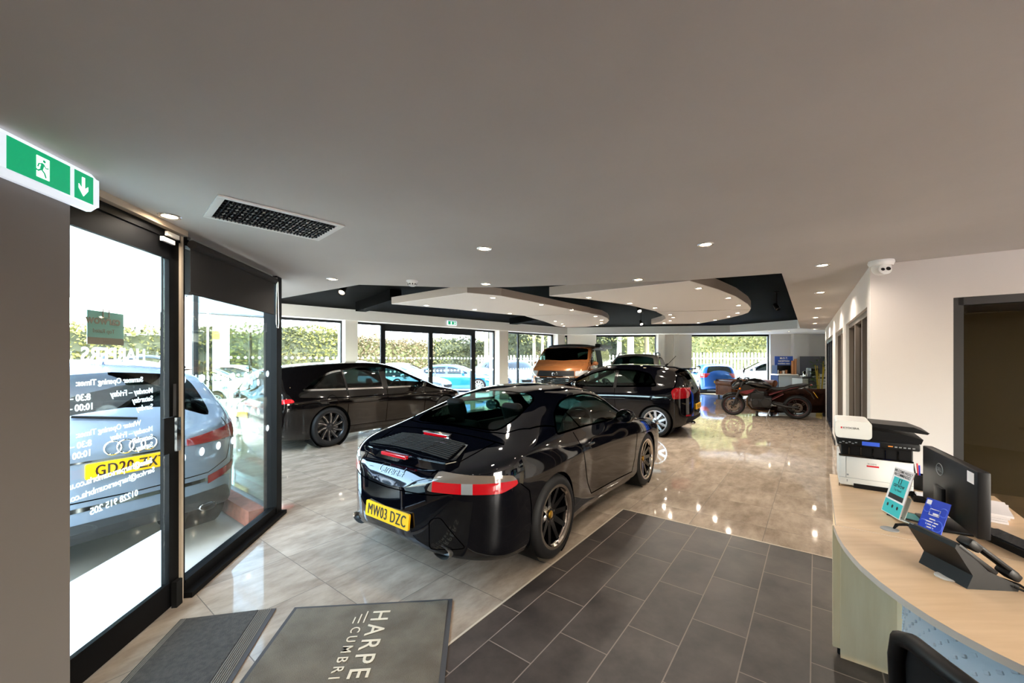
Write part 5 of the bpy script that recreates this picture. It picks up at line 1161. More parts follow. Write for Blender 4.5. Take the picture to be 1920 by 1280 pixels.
bm = text_bm('ECOSYS', .012, Matrix.Translation((.145, -.002, .166)) @ Matrix.Rotation(pi/2, 4, 'X')); obj('model_lettering', bm, 'ink', pr)
bm = NB(); box(bm, .01, .36, .02, .36, .205, .285, bev=.006); obj('paper_outlet', bm, 'plastic_black', pr)
bm = NB()
for i in range(5): box(bm, .05+i*.06, .055+i*.06, .016, .02, .21, .27)
box(bm, .0, .36, .0, .03, .205, .215); obj('outlet_ribs', bm, 'black_gloss', pr)
bm = NB(); box(bm, -.012, .385, -.03, .37, .285, .33, bev=.008); cp_ = obj('control_panel', bm, 'plastic_black', pr, smooth=40)
bm = NB()
for i in range(6): box(bm, .0+i*.016, .011+i*.016, -.0325, -.03, .296+.008*(i % 2), .302+.008*(i % 2))
obj('button_row', bm, 'grey_plastic', cp_); bm = NB()
for i in range(5): box(bm, .27+i*.02, .282+i*.02, -.0325, -.03, .298, .305)
obj('button_row', bm, 'grey_plastic', cp_)
bm = NB(); box(bm, .115, .20, -.0325, -.03, .293, .318); obj('display', bm, 'sheet_blue2', cp_)
bm = NB(); box(bm, .24, .262, -.0325, -.03, .300, .306); obj('orange_key', bm, 'sheet_orange', cp_)
bm = NB(); prism(bm, rrect(-.02, .165, 0, .115, .022), -.30, .02, mx=Matrix.Translation((0, .0, .33)) @ Matrix.Rotation(pi/2, 4, 'X')); af = obj('document_feeder', bm, 'plastic_white', pr, smooth=40)
bm = text_bm('KYOCERA', .018, Matrix.Translation((.02, -.022, .392)) @ Matrix.Rotation(pi/2, 4, 'X')); obj('maker_lettering', bm, 'ink', af)
bm = NB(); box(bm, .008, .016, -.0215, -.02, .393, .404); obj('maker_mark', bm, 'red', af)
bm = NB(); prism(bm, [(.165, .0), (.39, .0), (.40, .03), (.30, .055), (.165, .065)], -.30, .02, mx=Matrix.Translation((0, 0, .33)) @ Matrix.Rotation(pi/2, 4, 'X')); obj('scanner_lid', bm, 'plastic_black', pr)
bm = NB(); prism(bm, [(.165, .085), (.42, .060), (.43, .07), (.36, .10), (.165, .108)], -.27, .0, mx=Matrix.Translation((0, 0, .33)) @ Matrix.Rotation(pi/2, 4, 'X')); ft = obj('feeder_tray', bm, 'plastic_black', pr)
# desk card, leaflet
def card(name, label, cat, bl, br, tl, th, m):
    ex = (Vector(br)-Vector(bl)); ey = (Vector(tl)-Vector(bl)); w_, h_ = ex.length, ey.length; mx = frame_mx(bl, ex, ey)
    ez = mx.to_3x3().col[2]; flip = ez.y > 0 and ez.x > 0
    t = thing(name, label, cat, (0, 0, 0)); t.matrix_world = mx; bm = NB(); box(bm, 0, w_, 0, h_, -th, 0); obj('card', bm, m, t); return t, w_, h_
def lay(t, rects, z=.0006, name='printed_panel'):
    for x0, x1, y0, y1, m in rects: bm = NB(); box(bm, x0, x1, y0, y1, 0, z); obj(name, bm, m, t)
def words(t, lines, m, name='printed_words'):
    g = NB()
    for s, x, y, sz, al in lines: text_bm(s, sz, Matrix.Translation((x, y, .0012)), al, bm=g, bold=sz*.01)
    obj(name, g, m, t)
c_, w_, h_ = card('desk_card', 'tall teal and white recommendation card in an acrylic stand on the desk', 'sign', (2.09, 2.243, DZ+.004), (2.0, 2.074, DZ+.004), (2.18, 2.25, .945), .004, 'paper')
lay(c_, [(.004, w_-.004, .004, h_*.30, 'sheet_teal'), (.022, w_-.02, h_*.44, h_*.80, 'sheet_teal'), (.022, w_-.02, h_*.335, h_*.44, 'ink')])
words(c_, [('WE COME HIGHLY', w_/2, h_*.905, .022, 'CENTER'), ('RECOMMENDED', w_/2, h_*.83, .022, 'CENTER'), ('carwow', w_/2, h_*.60, .034, 'CENTER'), ('Top Rated', w_/2, h_*.52, .018, 'CENTER')], 'ink')
g = NB()
for x in (.045, .095, .145): lathe(g, [(.010, .001), (0, .001)], 10, mx=Matrix.Translation((x, h_*.19, 0)))
tube(g, [(w_/2+a, h_*.73+b, .001) for a, b in ((-.012, -.012), (.012, -.012), (.012, .012), (-.012, .012))], .002, 4, closed=True); obj('printed_icons', g, 'ink', c_)
g = NB(); box(g, 0, w_, 0, .004, -.09, -.0045); box(g, w_*.3, w_*.7, 0, .12, -.05, -.047); obj('acrylic_stand', g, 'acrylic', c_)
c_, w_, h_ = card('leaflet_card', 'blue review leaflet standing between the phone and the monitor', 'leaflet', (1.99, 1.955, DZ+.004), (1.97, 1.84, DZ+.004), (2.06, 1.97, .869), .003, 'sheet_blue')
lay(c_, [(0, w_, 0, h_*.10, 'sheet_orange'), (.006, .03, h_*.84, h_*.96, 'paper')])
g = NB()
for x, y, r_ in ((.02, .05, .022), (.09, .06, .026), (.10, .13, .02), (.02, .13, .018)): tube(g, [(x+r_*cos(a), y+r_*sin(a), .0005) for a in [2*pi*i/20 for i in range(20)]], .003, 4, closed=True)
for v in g.verts:
    v.co.x = min(max(v.co.x, .002), w_-.002); v.co.y = min(max(v.co.y, h_*.11), h_-.002)
obj('printed_gears', g, 'sheet_blue2', c_)
g = NB(); tube(g, [(w_*.3, h_*.58, .001), (w_*.72, h_*.58, .001), (w_*.72, h_*.74, .001), (w_*.3, h_*.74, .001)], .002, 4, closed=True); box(g, w_*.45, w_*.68, h_*.60, h_*.65, 0, .001)
for i, (a, b) in enumerate(((.38, .62), (.22, .78), (.28, .72), (.35, .65))): box(g, w_*a, w_*b, h_*(.46-i*.075), h_*(.49-i*.075), 0, .001)
obj('printed_lines', g, 'paper', c_)
# monitor
ml, mr = V(2.40, 2.30), V(2.073, 1.75); md = (mr-ml); mw = md.length; md.normalize(); mn = V(md.y, -md.x)      # mn towards the viewer's left
mon = thing('monitor', 'black computer monitor seen from behind on the desk', 'monitor', (0, 0, 0)); mon.matrix_world = frame_mx(V(ml.x, ml.y, DZ), md, (0, 0, 1))
zf = mon.matrix_world.to_3x3().col[2]; sg = 1 if zf.x < 0 else -1
bm = NB(); box(bm, 0, mw, .057, .355, -.02*sg if sg < 0 else -.03, .012, bev=.005); obj('screen_case', bm, 'plastic_black', mon, smooth=40)
bm = NB(); box(bm, .008, mw-.008, .068, .348, -.0315, -.0305); obj('screen', bm, 'black_gloss', mon)
bm = NB(); box(bm, mw*.42, mw*.58, .012, .2, .028, .045, bev=.005); box(bm, mw*.32, mw*.68, .002, .014, -.05, .10, bev=.004); obj('stand', bm, 'plastic_black', mon, smooth=40)
bm = text_bm('DELL', .028, Matrix.Translation((.24, .262, .0135)), 'CENTER'); tube(bm, [(.24+.042*cos(a), .272+.03*sin(a), .013) for a in [2*pi*i/24 for i in range(24)]], .002, 4, closed=True); obj('maker_lettering', bm, 'grey_plastic', mon)
bm = NB(); box(bm, mw-.095, mw-.03, .29, .34, .012, .0128); obj('service_sticker', bm, 'paper', mon)
# telephone, keyboard
ph = thing('desk_phone', 'black desk telephone on its wedge stand near the desk edge', 'telephone', (1.72, 1.565, DZ), -.1)
bm = NB(); prism(bm, [(-.02, .0), (.15, .0), (.155, .02), (.05, .07), (-.03, .15), (-.055, .165), (-.06, .15), (.0, .05)], -.10, .095, mx=Matrix.Rotation(pi/2, 4, 'X')); bmesh.ops.recalc_face_normals(bm, faces=bm.faces); obj('base', bm, 'plastic_black', ph)
bm = NB(); box(bm, -.005, .16, -.095, .095, -.006, .012, mx=Matrix.Translation((-.045, 0, .155)) @ Matrix.Rotation(R(38), 4, 'Y'), bev=.004); kp = obj('keypad', bm, 'plastic_black', ph, smooth=40)
bm = NB()
for i in range(4):
    for j in range(3): box(bm, .05+i*.022, .066+i*.022, -.03+j*.022, -.014+j*.022, .012, .016, mx=Matrix.Translation((-.045, 0, .155)) @ Matrix.Rotation(R(38), 4, 'Y'))
obj('keys', bm, 'grey_plastic', kp)
bm = NB(); mx = Matrix.Translation((-.02, -.085, .158)) @ Matrix.Rotation(R(38), 4, 'Y')
box(bm, -.01, .19, -.022, .022, .016, .034, mx=mx, bev=.008); box(bm, -.015, .035, -.026, .026, .0, .03, mx=mx, bev=.008); box(bm, .15, .20, -.026, .026, .0, .03, mx=mx, bev=.008); obj('handset', bm, 'plastic_black', ph, smooth=40)
bm = NB(); tube(bm, [(.13, -.10, .02), (.17, -.13, .005), (.20, -.05, .004), (.17, .02, .004)], .004, 6); obj('curly_cord', bm, 'black_matte', ph)
kb = thing('keyboard', 'black keyboard lying below the monitor', 'keyboard', (2.285, 1.765, DZ)); kd = V(-.09, -.384).normalized(); kb.rotation_euler = (0, 0, math.atan2(kd.y, kd.x))
bm = NB(); prism(bm, [(-.07, .0), (.07, .0), (.07, .014), (-.07, .03)], -.21, .21, mx=Matrix(((0, 0, 1, 0), (1, 0, 0, 0), (0, 1, 0, 0), (0, 0, 0, 1)))); bmesh.ops.recalc_face_normals(bm, faces=bm.faces); obj('case', bm, 'plastic_black', kb)
bm = NB()
for j in range(5):
    for i in range(15): box(bm, -.20+i*.027, -.176+i*.027, -.058+j*.024, -.037+j*.024, .028-(j*.0027), .034-(j*.0027))
obj('keys', bm, 'ink', kb)
# papers, tray, pens, cables, grommets
def pile(name, label, c, rz, n, w_=.21, l_=.297, m='paper', z=DZ):
    t = thing(name, label, 'paper', (c[0], c[1], z), rz)
    for i in range(n):
        bm = NB(); a = random.uniform(-.12, .12); box(bm, -l_/2, l_/2, -w_/2, w_/2, i*.012+.001, i*.012+.0115, mx=Matrix.Translation((random.uniform(-.012, .012), random.uniform(-.012, .012), 0)) @ Matrix.Rotation(a, 4, 'Z')); obj('paper_bundle', bm, m, t)
    return t
pile('paper_stack', 'tall stack of white paper behind the monitor at the desk end', (2.60, 2.22), .8, 4)
tr = thing('letter_tray', 'dark letter tray of papers between printer and monitor', 'tray', (2.505, 2.37, DZ), -.65); bm = NB(); box(bm, -.08, .08, -.05, .05, .001, .008); box(bm, -.08, .08, -.05, -.045, .008, .04); box(bm, -.08, .08, .045, .05, .008, .04); box(bm, .075, .08, -.05, .05, .008, .04); obj('tray', bm, 'plastic_black', tr)
pile('paper_sheaf', 'white papers lying in the dark letter tray', (2.505, 2.37), -.65, 3, .06, .12, z=DZ+.009)
pp = thing('pen_pot', 'black pen pot holding pens beside the printer', 'pen pot', (2.68, 2.60, DZ)); bm = NB(); lathe(bm, [(0, .002), (.035, .002), (.038, .10), (.034, .10), (.031, .01), (0, .01)], 18); obj('pot', bm, 'plastic_black', pp, smooth=40)
for i, m in enumerate(('ink', 'red', 'ink', 'sheet_blue', 'grey_plastic')): bm = NB(); a = i*1.25; tube(bm, [(.01*cos(a), .01*sin(a), .012), (.034*cos(a), .034*sin(a), .165)], .0042, 6); obj('pen', bm, m, pp)
sc_ = thing('scissors', 'orange handled scissors lying open beside the pen pot', 'scissors', (2.74, 2.50, DZ+.005), .4); bm = NB()
for s in (-1, 1): tube(bm, [(.03*cos(a)+.04, s*.022+.016*sin(a), .0) for a in [2*pi*i/14 for i in range(14)]], .006, 6, closed=True)
obj('handles', bm, 'sheet_orange', sc_); bm = NB(); prism(bm, [(0, -.008), (0, .008), (-.10, 0)], -.002, .002); obj('blades', bm, 'steel', sc_)
lf = thing('flat_leaflet', 'dark framed teal leaflet lying flat behind the desk card', 'leaflet', (2.17, 2.13, DZ), -1.0); bm = NB(); box(bm, -.10, .10, -.07, .07, .001, .005); obj('leaflet_border', bm, 'ink', lf); bm = NB(); box(bm, -.08, .085, -.055, .055, .005, .006); obj('printed_panel', bm, 'sheet_teal', lf)
for px, py, lb_, m in ((1668, 992, 'grey round cable grommet in the desk seam, nearer the desk card', 'grey_plastic'), (1776, 1082, 'white ringed cable grommet beside the telephone stand', 'plastic_white')):
    p = F(px, py, DZ); bm = NB(); lathe(bm, [(.036, 0), (.036, .003), (.028, .004), (.0, .003)], 24); tag(obj('cable_grommet', bm, m, loc=p, smooth=40), lb_, 'grommet')
bm = NB()
for o_ in (0, .012): tube(bm, [F(1676, 990, DZ+.005), F(1684, 984, DZ+.03)+V(0, o_, 0), F(1700, 984, DZ+.035)+V(0, o_, 0), F(1722, 990, DZ+.012)+V(0, o_, 0), F(1750, 996, DZ+.006)], .0045, 8)
tag(obj('cable', bm, 'black_matte', smooth=60), 'pair of black cables looping out of the desk grommet', 'cable')
# office chair
ch = thing('office_chair', 'black mesh back office chair in front of the reception desk', 'chair', (1.125, .74, 0), 0)
fr = [(-.20, .22, z) for z in (.50, .70, .84)]
def bk(y, z): return Vector((-.215-.03*(z-.5)*2+.05*(abs(y)/.23)**2, y, z))
lp = [bk(y, z) for y, z in ((.225, .50), (.225, .62), (.225, .74), (.222, .83), (.205, .885), (.16, .908), (.08, .915), (0, .915), (-.08, .915), (-.16, .908), (-.205, .885), (-.222, .83), (-.225, .74), (-.225, .62), (-.225, .50), (-.12, .48), (0, .475), (.12, .48))]
bm = NB(); tube(bm, lp, .019, 10, closed=True); obj('back_frame', bm, 'plastic_black', ch, smooth=60)
bm = NB(); G = [[bm.verts.new(bk(y*(.215 if z < .86 else .19), z)) for y in [-1+2*i/10 for i in range(11)]] for z in [.49+.40*j/10 for j in range(11)]]
for a, b in zip(G, G[1:]):
    for i in range(10): bm.faces.new((a[i], a[i+1], b[i+1], b[i]))
for f in bm.faces: f.normal_update()
thicken(bm, .006); obj('back_mesh', bm, 'mesh_black', ch, smooth=60)
bm = NB(); box(bm, -.24, .24, -.235, .235, .43, .50, bev=.03); obj('seat', bm, 'mesh_black', ch, smooth=50)
bm = NB(); tube(bm, [(-.24, 0, .60), (-.27, 0, .45), (-.15, 0, .40), (0, 0, .40)], .025, 8); obj('back_bar', bm, 'plastic_black', ch, smooth=50)
for s in (-1, 1):
    bm = NB(); tube(bm, [(0, s*.23, .42), (0, s*.29, .44), (.0, s*.29, .66)], .018, 8); box(bm, -.11, .11, s*.29-.03, s*.29+.03, .66, .69, bev=.01); obj('armrest', bm, 'plastic_black', ch, smooth=50)
bm = NB(); lathe(bm, [(0, .10), (.03, .10), (.03, .42), (0, .42)], 14); obj('gas_column', bm, 'plastic_black', ch, smooth=40)
bs = NB()
for i in range(5): a = 2*pi*i/5; tube(bs, [(0, 0, .11), (.30*cos(a), .30*sin(a), .075)], [.03, .018], 8)
bs = obj('star_base', bs, 'plastic_black', ch, smooth=50)
for i in range(5):
    a = 2*pi*i/5; bm = NB(); lathe(bm, [(0, -.02), (.028, -.02), (.03, 0), (.028, .02), (0, .02)], 16, mx=Matrix.Translation((.30*cos(a), .30*sin(a), .031)) @ Matrix.Rotation(pi/2, 4, 'X')); obj('castor', bm, 'black_rubber', bs, smooth=40)
# ---------------------------------------------------------------- mats, blind, door furniture
mat('mat_rubber', '33302c', .85, noise=(40, '433f39', (1, 1, 1)), bump=(160, .5)); mat('mat_rib', '6c675c', .7); mat('carpet_mat', '5d5548', .95, noise=(5, '70685a', (1, 1, 1)), bump=(180, .8)); mat('mat_edge', '3c3a3a', .7); mat('mat_letter', 'd8ccb4', .9, bump=(180, .5))
m1 = thing('entrance_mat', 'dark ribbed rubber entrance mat along the glass door', 'mat', (-1.475, 2.46, 0)); mx1 = math.atan2(-.122, -.5625); 
d1 = V(.122, -.5625).normalized(); n1 = V(-d1.y, d1.x)*-1   # d1 towards the viewer, n1 to the left
m1.matrix_world = frame_mx((-1.467, 2.466, .004), d1, n1)
zz = m1.matrix_world.to_3x3().col[2].z
def mb(bm, x0, x1, y0, y1, h, lo=0): box(bm, x0, x1, y0, y1, lo*zz, h*zz)
bm = NB(); mb(bm, 0, 1.6, .10, .515, .007); obj('pile', bm, 'mat_rubber', m1); bm = NB(); mb(bm, 0, 1.6, 0, .10, .004); obj('border', bm, 'mat_edge', m1)
bm = NB()
for i in range(7): mb(bm, .0, 1.6, .026+i*.0105, .031+i*.0105, .0075, .004)
for i in range(3): mb(bm, .0, 1.6, .485+i*.009, .489+i*.009, .0085, .007)
obj('ribs', bm, 'mat_rib', m1)
m2 = thing('logo_mat', 'grey brown carpet mat lettered with the dealer name in cream', 'mat', (0, 0, 0)); d2 = V(.052, -.57).normalized(); x2 = V(-d2.y, d2.x); m2.matrix_world = frame_mx((-1.355, 2.471, .004), x2, d2*-1)
bm = NB(); box(bm, 0, .975, -1.5, 0, 0, .006); obj('rubber_edge', bm, 'mat_edge', m2)
bm = NB(); N_ = 60; G = [[bm.verts.new((.022+.925*i/N_, -.022-1.45*j/N_, .010+.0025*sin(i*.35+j*.12)*max(0, (i-30)/30))) for i in range(N_+1)] for j in range(N_+1)]
for a, b in zip(G, G[1:]):
    for i in range(N_): bm.faces.new((a[i], b[i], b[i+1], a[i+1]))
obj('pile', bm, 'carpet_mat', m2, smooth=180)
def mtext(s, x, y, sz, sp): return text_bm(s, sz, Matrix.Translation((x, y, .0135)) @ Matrix.Rotation(-pi/2, 4, 'Z'), 'LEFT', .0006, space=sp, bold=sz*.006)
bm = mtext('HARPERS', .505, -.088, .145, 1.32); t2 = mtext('CUMBRIA', .418, -.232, .075, 1.58); me = bpy.data.meshes.new('x'); t2.to_mesh(me); bm.from_mesh(me); t2.free()
for i, l in enumerate((.085, .065, .045)): x = .470-i*.030; box(bm, x-.0035, x+.0035, -.200, -.200+l*1.25, .0125, .014)
obj('lettering', bm, 'mat_letter', m2)
mat('blind_cloth', '1d1a19', .85); IN = wn_
bl = thing('roller_blind', 'half lowered dark roller blind over the glass beside the entrance door', 'blind', (0, 0, 0))
a, b = A_+FD*.012+IN*.055, B_-FD*.22+IN*.055
bm = NB(); up(bm, a, b, IN, .003, 1.985, 2.29); obj('blind_cloth', bm, 'blind_cloth', bl)
bm = NB(); tube(bm, [a+V(0, 0, 2.30)+IN*.01, b+V(0, 0, 2.30)+IN*.01], .028, 14); obj('roller', bm, 'blind_cloth', bl, smooth=40)
bm = NB(); tube(bm, [a+V(0, 0, 1.985), b+V(0, 0, 1.985)], .008, 8); obj('bottom_bar', bm, 'blind_cloth', bl)
bm = NB(); up(bm, a+FD*.02-IN*.03, b-IN*.03, IN, .02, 2.335, 2.352); obj('head_rail', bm, 'steel', bl)
bm = NB()
up(bm, b-FD*.004, b+FD*.008, IN, .03, 2.28, 2.33)
obj('bracket', bm, 'bezel', bl)
bm = NB(); c = b+FD*.03+IN*.02; pts = [c+FD*-.012+V(0, 0, 2.30), c+FD*-.02+V(0, 0, 2.1), c+FD*-.025+V(0, 0, 1.9), c+FD*-.01+V(0, 0, 1.86), c+FD*.02+V(0, 0, 1.855), c+FD*.03+V(0, 0, 1.9), c+FD*.022+V(0, 0, 2.1), c+FD*.014+V(0, 0, 2.30)]
tube(bm, pts, .0035, 6); obj('pull_chain', bm, 'bezel', bl, smooth=60)
lk = NB(); p = A_-FD*.055; up(lk, p-FD*.012+IN*.004, p+FD*.012+IN*.004, IN, .004, 1.20, 1.40); obj('lock_strip', lk, 'frame_grey', door)
lk = NB(); up(lk, p-FD*.016, p+FD*.02, IN, .03, .98, 1.19); obj('lock_case', lk, 'black_gloss', door)
lk = NB(); up(lk, p-FD*.13+IN*.02, p-FD*.04+IN*.02, IN, .012, .98, 1.20); obj('pull_plate', lk, 'black_matte', door)
lk = NB(); up(lk, p-FD*.02, p+FD*.035, IN, .03, .0, .16); obj('pivot_cover', lk, 'black_matte', door)
for i, (o_, z) in enumerate(((.16, 2.318), (.20, 2.275))):
    bm = NB(); up(bm, A_-FD*o_+IN*.02, A_-FD*(o_-.10)+IN*.02, IN, .018, z-.013, z+.013); tag(obj('door_contact', bm, 'fitting_white'), 'small white door contact sensor, %s of the pair above the entrance door' % ('upper', 'lower')[i], 'sensor')
# ---------------------------------------------------------------- motorcycle
mat('bike_black', '0c0b0c', .25, coat=.5); mat('bike_red', '5a0a14', .35, coat=.3); mat('engine_grey', '2c2b2b', .45, .4); mat('engine_dark', '121212', .5); mat('bronze_pipe', '6b5138', .3, .9); mat('disc_steel', '8b7f75', .35, .9); mat('seat_vinyl', '0f0e0e', .6); mat('lamp_glass', '6f6c6a', .1, coat=1)
bk_ = thing('motorcycle', 'black naked motorcycle with red stripes on its stand by the sofas', 'motorcycle', (7.50, 10.43, 0), pi/2-R(-57.9)); WBK = 1.47
bk_.rotation_euler = (R(-3), 0, pi/2-R(-57.9))
def bwheel(x, r, wd, rear):
    bm = NB(); h = wd/2; rr = .222
    lathe(bm, [(rr, -h*.7), (rr+.03, -h), (r-.035, -h), (r-.012, -h*.7), (r, 0), (r-.012, h*.7), (r-.035, h), (rr+.03, h), (rr, h*.7)], 40)
    t = obj('wheel', bm, 'tyre', bk_, smooth=50); t.matrix_local = Matrix.Translation((x, 0, r)) @ Matrix.Rotation(-pi/2, 4, 'X')
    bm = NB(); lathe(bm, [(rr-.02, -h*.6), (rr+.004, -h*.72), (rr+.004, h*.72), (rr-.02, h*.6), (rr-.024, 0), (rr-.02, -h*.6)], 40)
    for s in (-1, 1): lathe(bm, [(rr-.004, s*h*.735), (rr+.006, s*h*.735)], 40, mi=1)
    for i in range(5):
        for d in (-.13, .13): a = 2*pi*i/5+d; a0 = 2*pi*i/5; tube(bm, [(.04*cos(a0), .04*sin(a0), h*.25), ((rr-.015)*cos(a), (rr-.015)*sin(a), h*.35)], .011, 6)
    lathe(bm, [(0, -.06), (.045, -.06), (.045, .06), (0, .06)], 16); obj('rim', bm, ['bike_black', 'bike_red'], t, smooth=40)
    for s in ((1,) if rear else (1, -1)):
        bm = NB(); z = s*h*(.95 if rear else 1.15); R_ = .115 if rear else .15
        for i in range(16): a = 2*pi*i/16; lathe(bm, [(.0, z), (.012, z)], 8, mx=Matrix.Translation(((R_-.02)*cos(a), (R_-.02)*sin(a), .0005*s)), mi=1)
        lathe(bm, [(R_-.045, z-.002), (R_+.004*0, z-.002), (R_, z+.002), (R_-.045, z+.002)], 28)
        for i in range(5): a = 2*pi*i/5; tube(bm, [(.04*cos(a), .04*sin(a), z), ((R_-.04)*cos(a+.3), (R_-.04)*sin(a+.3), z)], .006, 5)
        obj('brake_disc', bm, ['disc_steel', 'engine_dark'], t, smooth=40)
bwheel(0, .315, .18, True); bwheel(WBK, .30, .12, False)
for s in (1, -1):
    bm = NB(); tube(bm, [(0, s*.12, .315), (.25, s*.125, .33), (.52, s*.09, .40)], [.026, .032, .038], 8); obj('swingarm', bm, 'engine_grey' if s > 0 else 'engine_dark', bk_, smooth=50)
    bm = NB(); tube(bm, [(WBK, s*.10, .30), (WBK-.10, s*.10, .56)], .027, 10); tube(bm, [(WBK-.10, s*.10, .56), (WBK-.25, s*.10, .95)], .033, 10); obj('fork_leg', bm, 'engine_grey', bk_, smooth=50)
    bm = NB(); tube(bm, [(WBK-.22, s*.06, .90), (1.05, s*.13, .78), (.78, s*.15, .62), (.55, s*.12, .42)], .018, 8); tube(bm, [(1.05, s*.13, .78), (.98, s*.14, .58), (.78, s*.15, .62)], .014, 8); obj('frame', bm, 'engine_grey', bk_, smooth=50)
    bm = NB(); tube(bm, [(.62, s*.13, .62), (.35, s*.12, .74), (-.02, s*.08, .86)], .014, 8); tube(bm, [(.55, s*.13, .50), (.30, s*.13, .66)], .011, 8); obj('subframe', bm, 'bike_red', bk_, smooth=50)
    bm = NB(); box(bm, WBK-.12, WBK-.05, s*.09-.02, s*.09+.02, .33, .46, bev=.012); obj('brake_caliper', bm, 'engine_grey', bk_, smooth=40)
bm = NB(); tube(bm, [(WBK+.318*cos(a), 0, .30+.318*sin(a)) for a in [R(35)+R(100)*i/8 for i in range(9)]], [.02]+[.034]*7+[.02], 8)
for v in bm.verts: v.co.y *= 1.9
obj('front_mudguard', bm, 'bike_black', bk_, smooth=60)
en = NB(); box(en, .55, 1.02, -.16, .16, .28, .56, bev=.04); box(en, .72, 1.05, -.17, .17, .50, .68, mx=Matrix.Rotation(0, 4, 'Y'), bev=.03); eng = obj('engine', en, 'engine_dark', bk_, smooth=40)
bm = NB(); lathe(bm, [(0, .0), (.10, 0), (.105, -.03)], 24, mx=Matrix.Translation((.70, .195, .42)) @ Matrix.Rotation(-pi/2, 4, 'X')); lathe(bm, [(0, .0), (.075, 0), (.08, -.03)], 24, mx=Matrix.Translation((.93, .19, .42)) @ Matrix.Rotation(-pi/2, 4, 'X')); box(bm, .56, .62, .17, .19, .33, .52, bev=.01); obj('engine_cover', bm, 'engine_grey', eng, smooth=40)
for i in range(5): bm = NB(); z = .53+i*.028; box(bm, .75, 1.06, -.175, .175, z, z+.008); obj('cooling_fin', bm, 'engine_grey', eng)
bm = NB(); box(bm, 1.05, 1.10, -.17, .17, .42, .74, mx=Matrix.Translation((0, 0, .02)) , bev=.008); obj('radiator', bm, 'engine_dark', bk_)
for i in range(4):
    y = -.105+.07*i; bm = NB(); tube(bm, [(1.04, y, .60), (1.13, y, .50), (1.12, y*.9, .32), (1.02, y*.7, .20), (.75, y*.4-.02, .17), (.5, -.04, .18)], .021, 8); obj('exhaust_pipe', bm, 'bronze_pipe', bk_, smooth=60)
bm = NB(); lathe(bm, [(0, 0), (.055, 0), (.065, .05), (.065, .30), (.05, .38), (0, .38)], 16, mx=Matrix.Translation((.42, -.16, .24)) @ Matrix.Rotation(-pi/2-.25, 4, 'Y')); obj('silencer', bm, 'engine_grey', bk_, smooth=40)
def loft(name, secs, m, sm=50, mi=None):
    """closed body through (x, zc, half width, half height) sections"""
    bm = NB(); rs = []
    for x, zc, hw, hh in secs: rs.append([bm.verts.new((x, hw*cos(a)*(1 if abs(cos(a)) < .9 else 1), zc+hh*sin(a))) for a in [2*pi*i/14 for i in range(14)]])
    for p, q in zip(rs, rs[1:]):
        for i in range(14): bm.faces.new((p[i], q[i], q[(i+1) % 14], p[(i+1) % 14]))
    bm.faces.new(rs[0]); bm.faces.new(rs[-1][::-1]); bmesh.ops.recalc_face_normals(bm, faces=bm.faces); return obj(name, bm, m, bk_, smooth=sm)
loft('fuel_tank', [(.56, .82, .08, .04), (.62, .85, .12, .07), (.78, .90, .16, .12), (.95, .93, .17, .13), (1.10, .93, .15, .10), (1.20, .92, .07, .05)], 'bike_black')
for s in (1, -1):
    bm = NB(); prism(bm, [(.92, .80), (1.16, .90), (1.34, .80), (1.30, .66), (1.12, .62), (1.0, .70)], -.018, .018, mx=Matrix.Translation((0, s*.185, 0)) @ Matrix.Rotation(pi/2, 4, 'X')); sh = obj('tank_shroud', bm, 'bike_black', bk_)
    bm = NB(); prism(bm, [(.93, .79), (1.28, .70), (1.30, .67), (1.12, .63), (1.0, .70)], -.02, .02, mx=Matrix.Translation((0, s*.1855, 0)) @ Matrix.Rotation(pi/2, 4, 'X')); obj('red_flash', bm, 'bike_red', sh)
loft('seat', [(.60, .80, .10, .04), (.45, .775, .14, .05), (.28, .79, .15, .05), (.15, .85, .13, .05), (-.02, .89, .11, .045), (-.20, .93, .06, .03)], 'seat_vinyl')
loft('tail_fairing', [(.30, .74, .10, .03), (.10, .80, .10, .04), (-.10, .87, .08, .04), (-.30, .94, .03, .02)], 'bike_black')
bm = NB(); box(bm, -.32, -.27, -.05, .05, .90, .93, bev=.01); obj('tail_lamp', bm, 'lamp_red_dark', bk_)
bm = NB(); tube(bm, [(-.15, 0, .84), (-.30, 0, .68), (-.36, 0, .55)], .018, 6); hg = obj('plate_hanger', bm, 'engine_dark', bk_)
bm = NB(); box(bm, -.115, .115, -.08, .08, -.003, .003, mx=frame_mx((-.385, 0, .66), (0, -1, 0), (.5, 0, .87))); obj('number_plate', bm, 'plate_yellow', bk_)
loft('headlamp_cowl', [(1.24, .90, .08, .10), (1.32, .88, .13, .13), (1.42, .84, .12, .11), (1.50, .80, .06, .05)], 'bike_black')
bm = NB(); ball(bm, (1.45, 0, .815), .075, .7, 1.3, .7); obj('headlamp', bm, 'lamp_glass', bk_, smooth=60)
bm = NB(); prism(bm, [(1.30, .98), (1.40, .93), (1.36, 1.06), (1.30, 1.10)], -.10, .10, mx=Matrix.Rotation(pi/2, 4, 'X')); obj('fly_screen', bm, 'bike_black', bk_)
bm = NB(); tube(bm, [(1.10, .37, 1.02), (1.16, .25, 1.05), (1.20, .08, 1.02), (1.20, -.08, 1.02), (1.16, -.25, 1.05), (1.10, -.37, 1.02)], .013, 8); hb = obj('handlebar', bm, 'engine_dark', bk_, smooth=50)
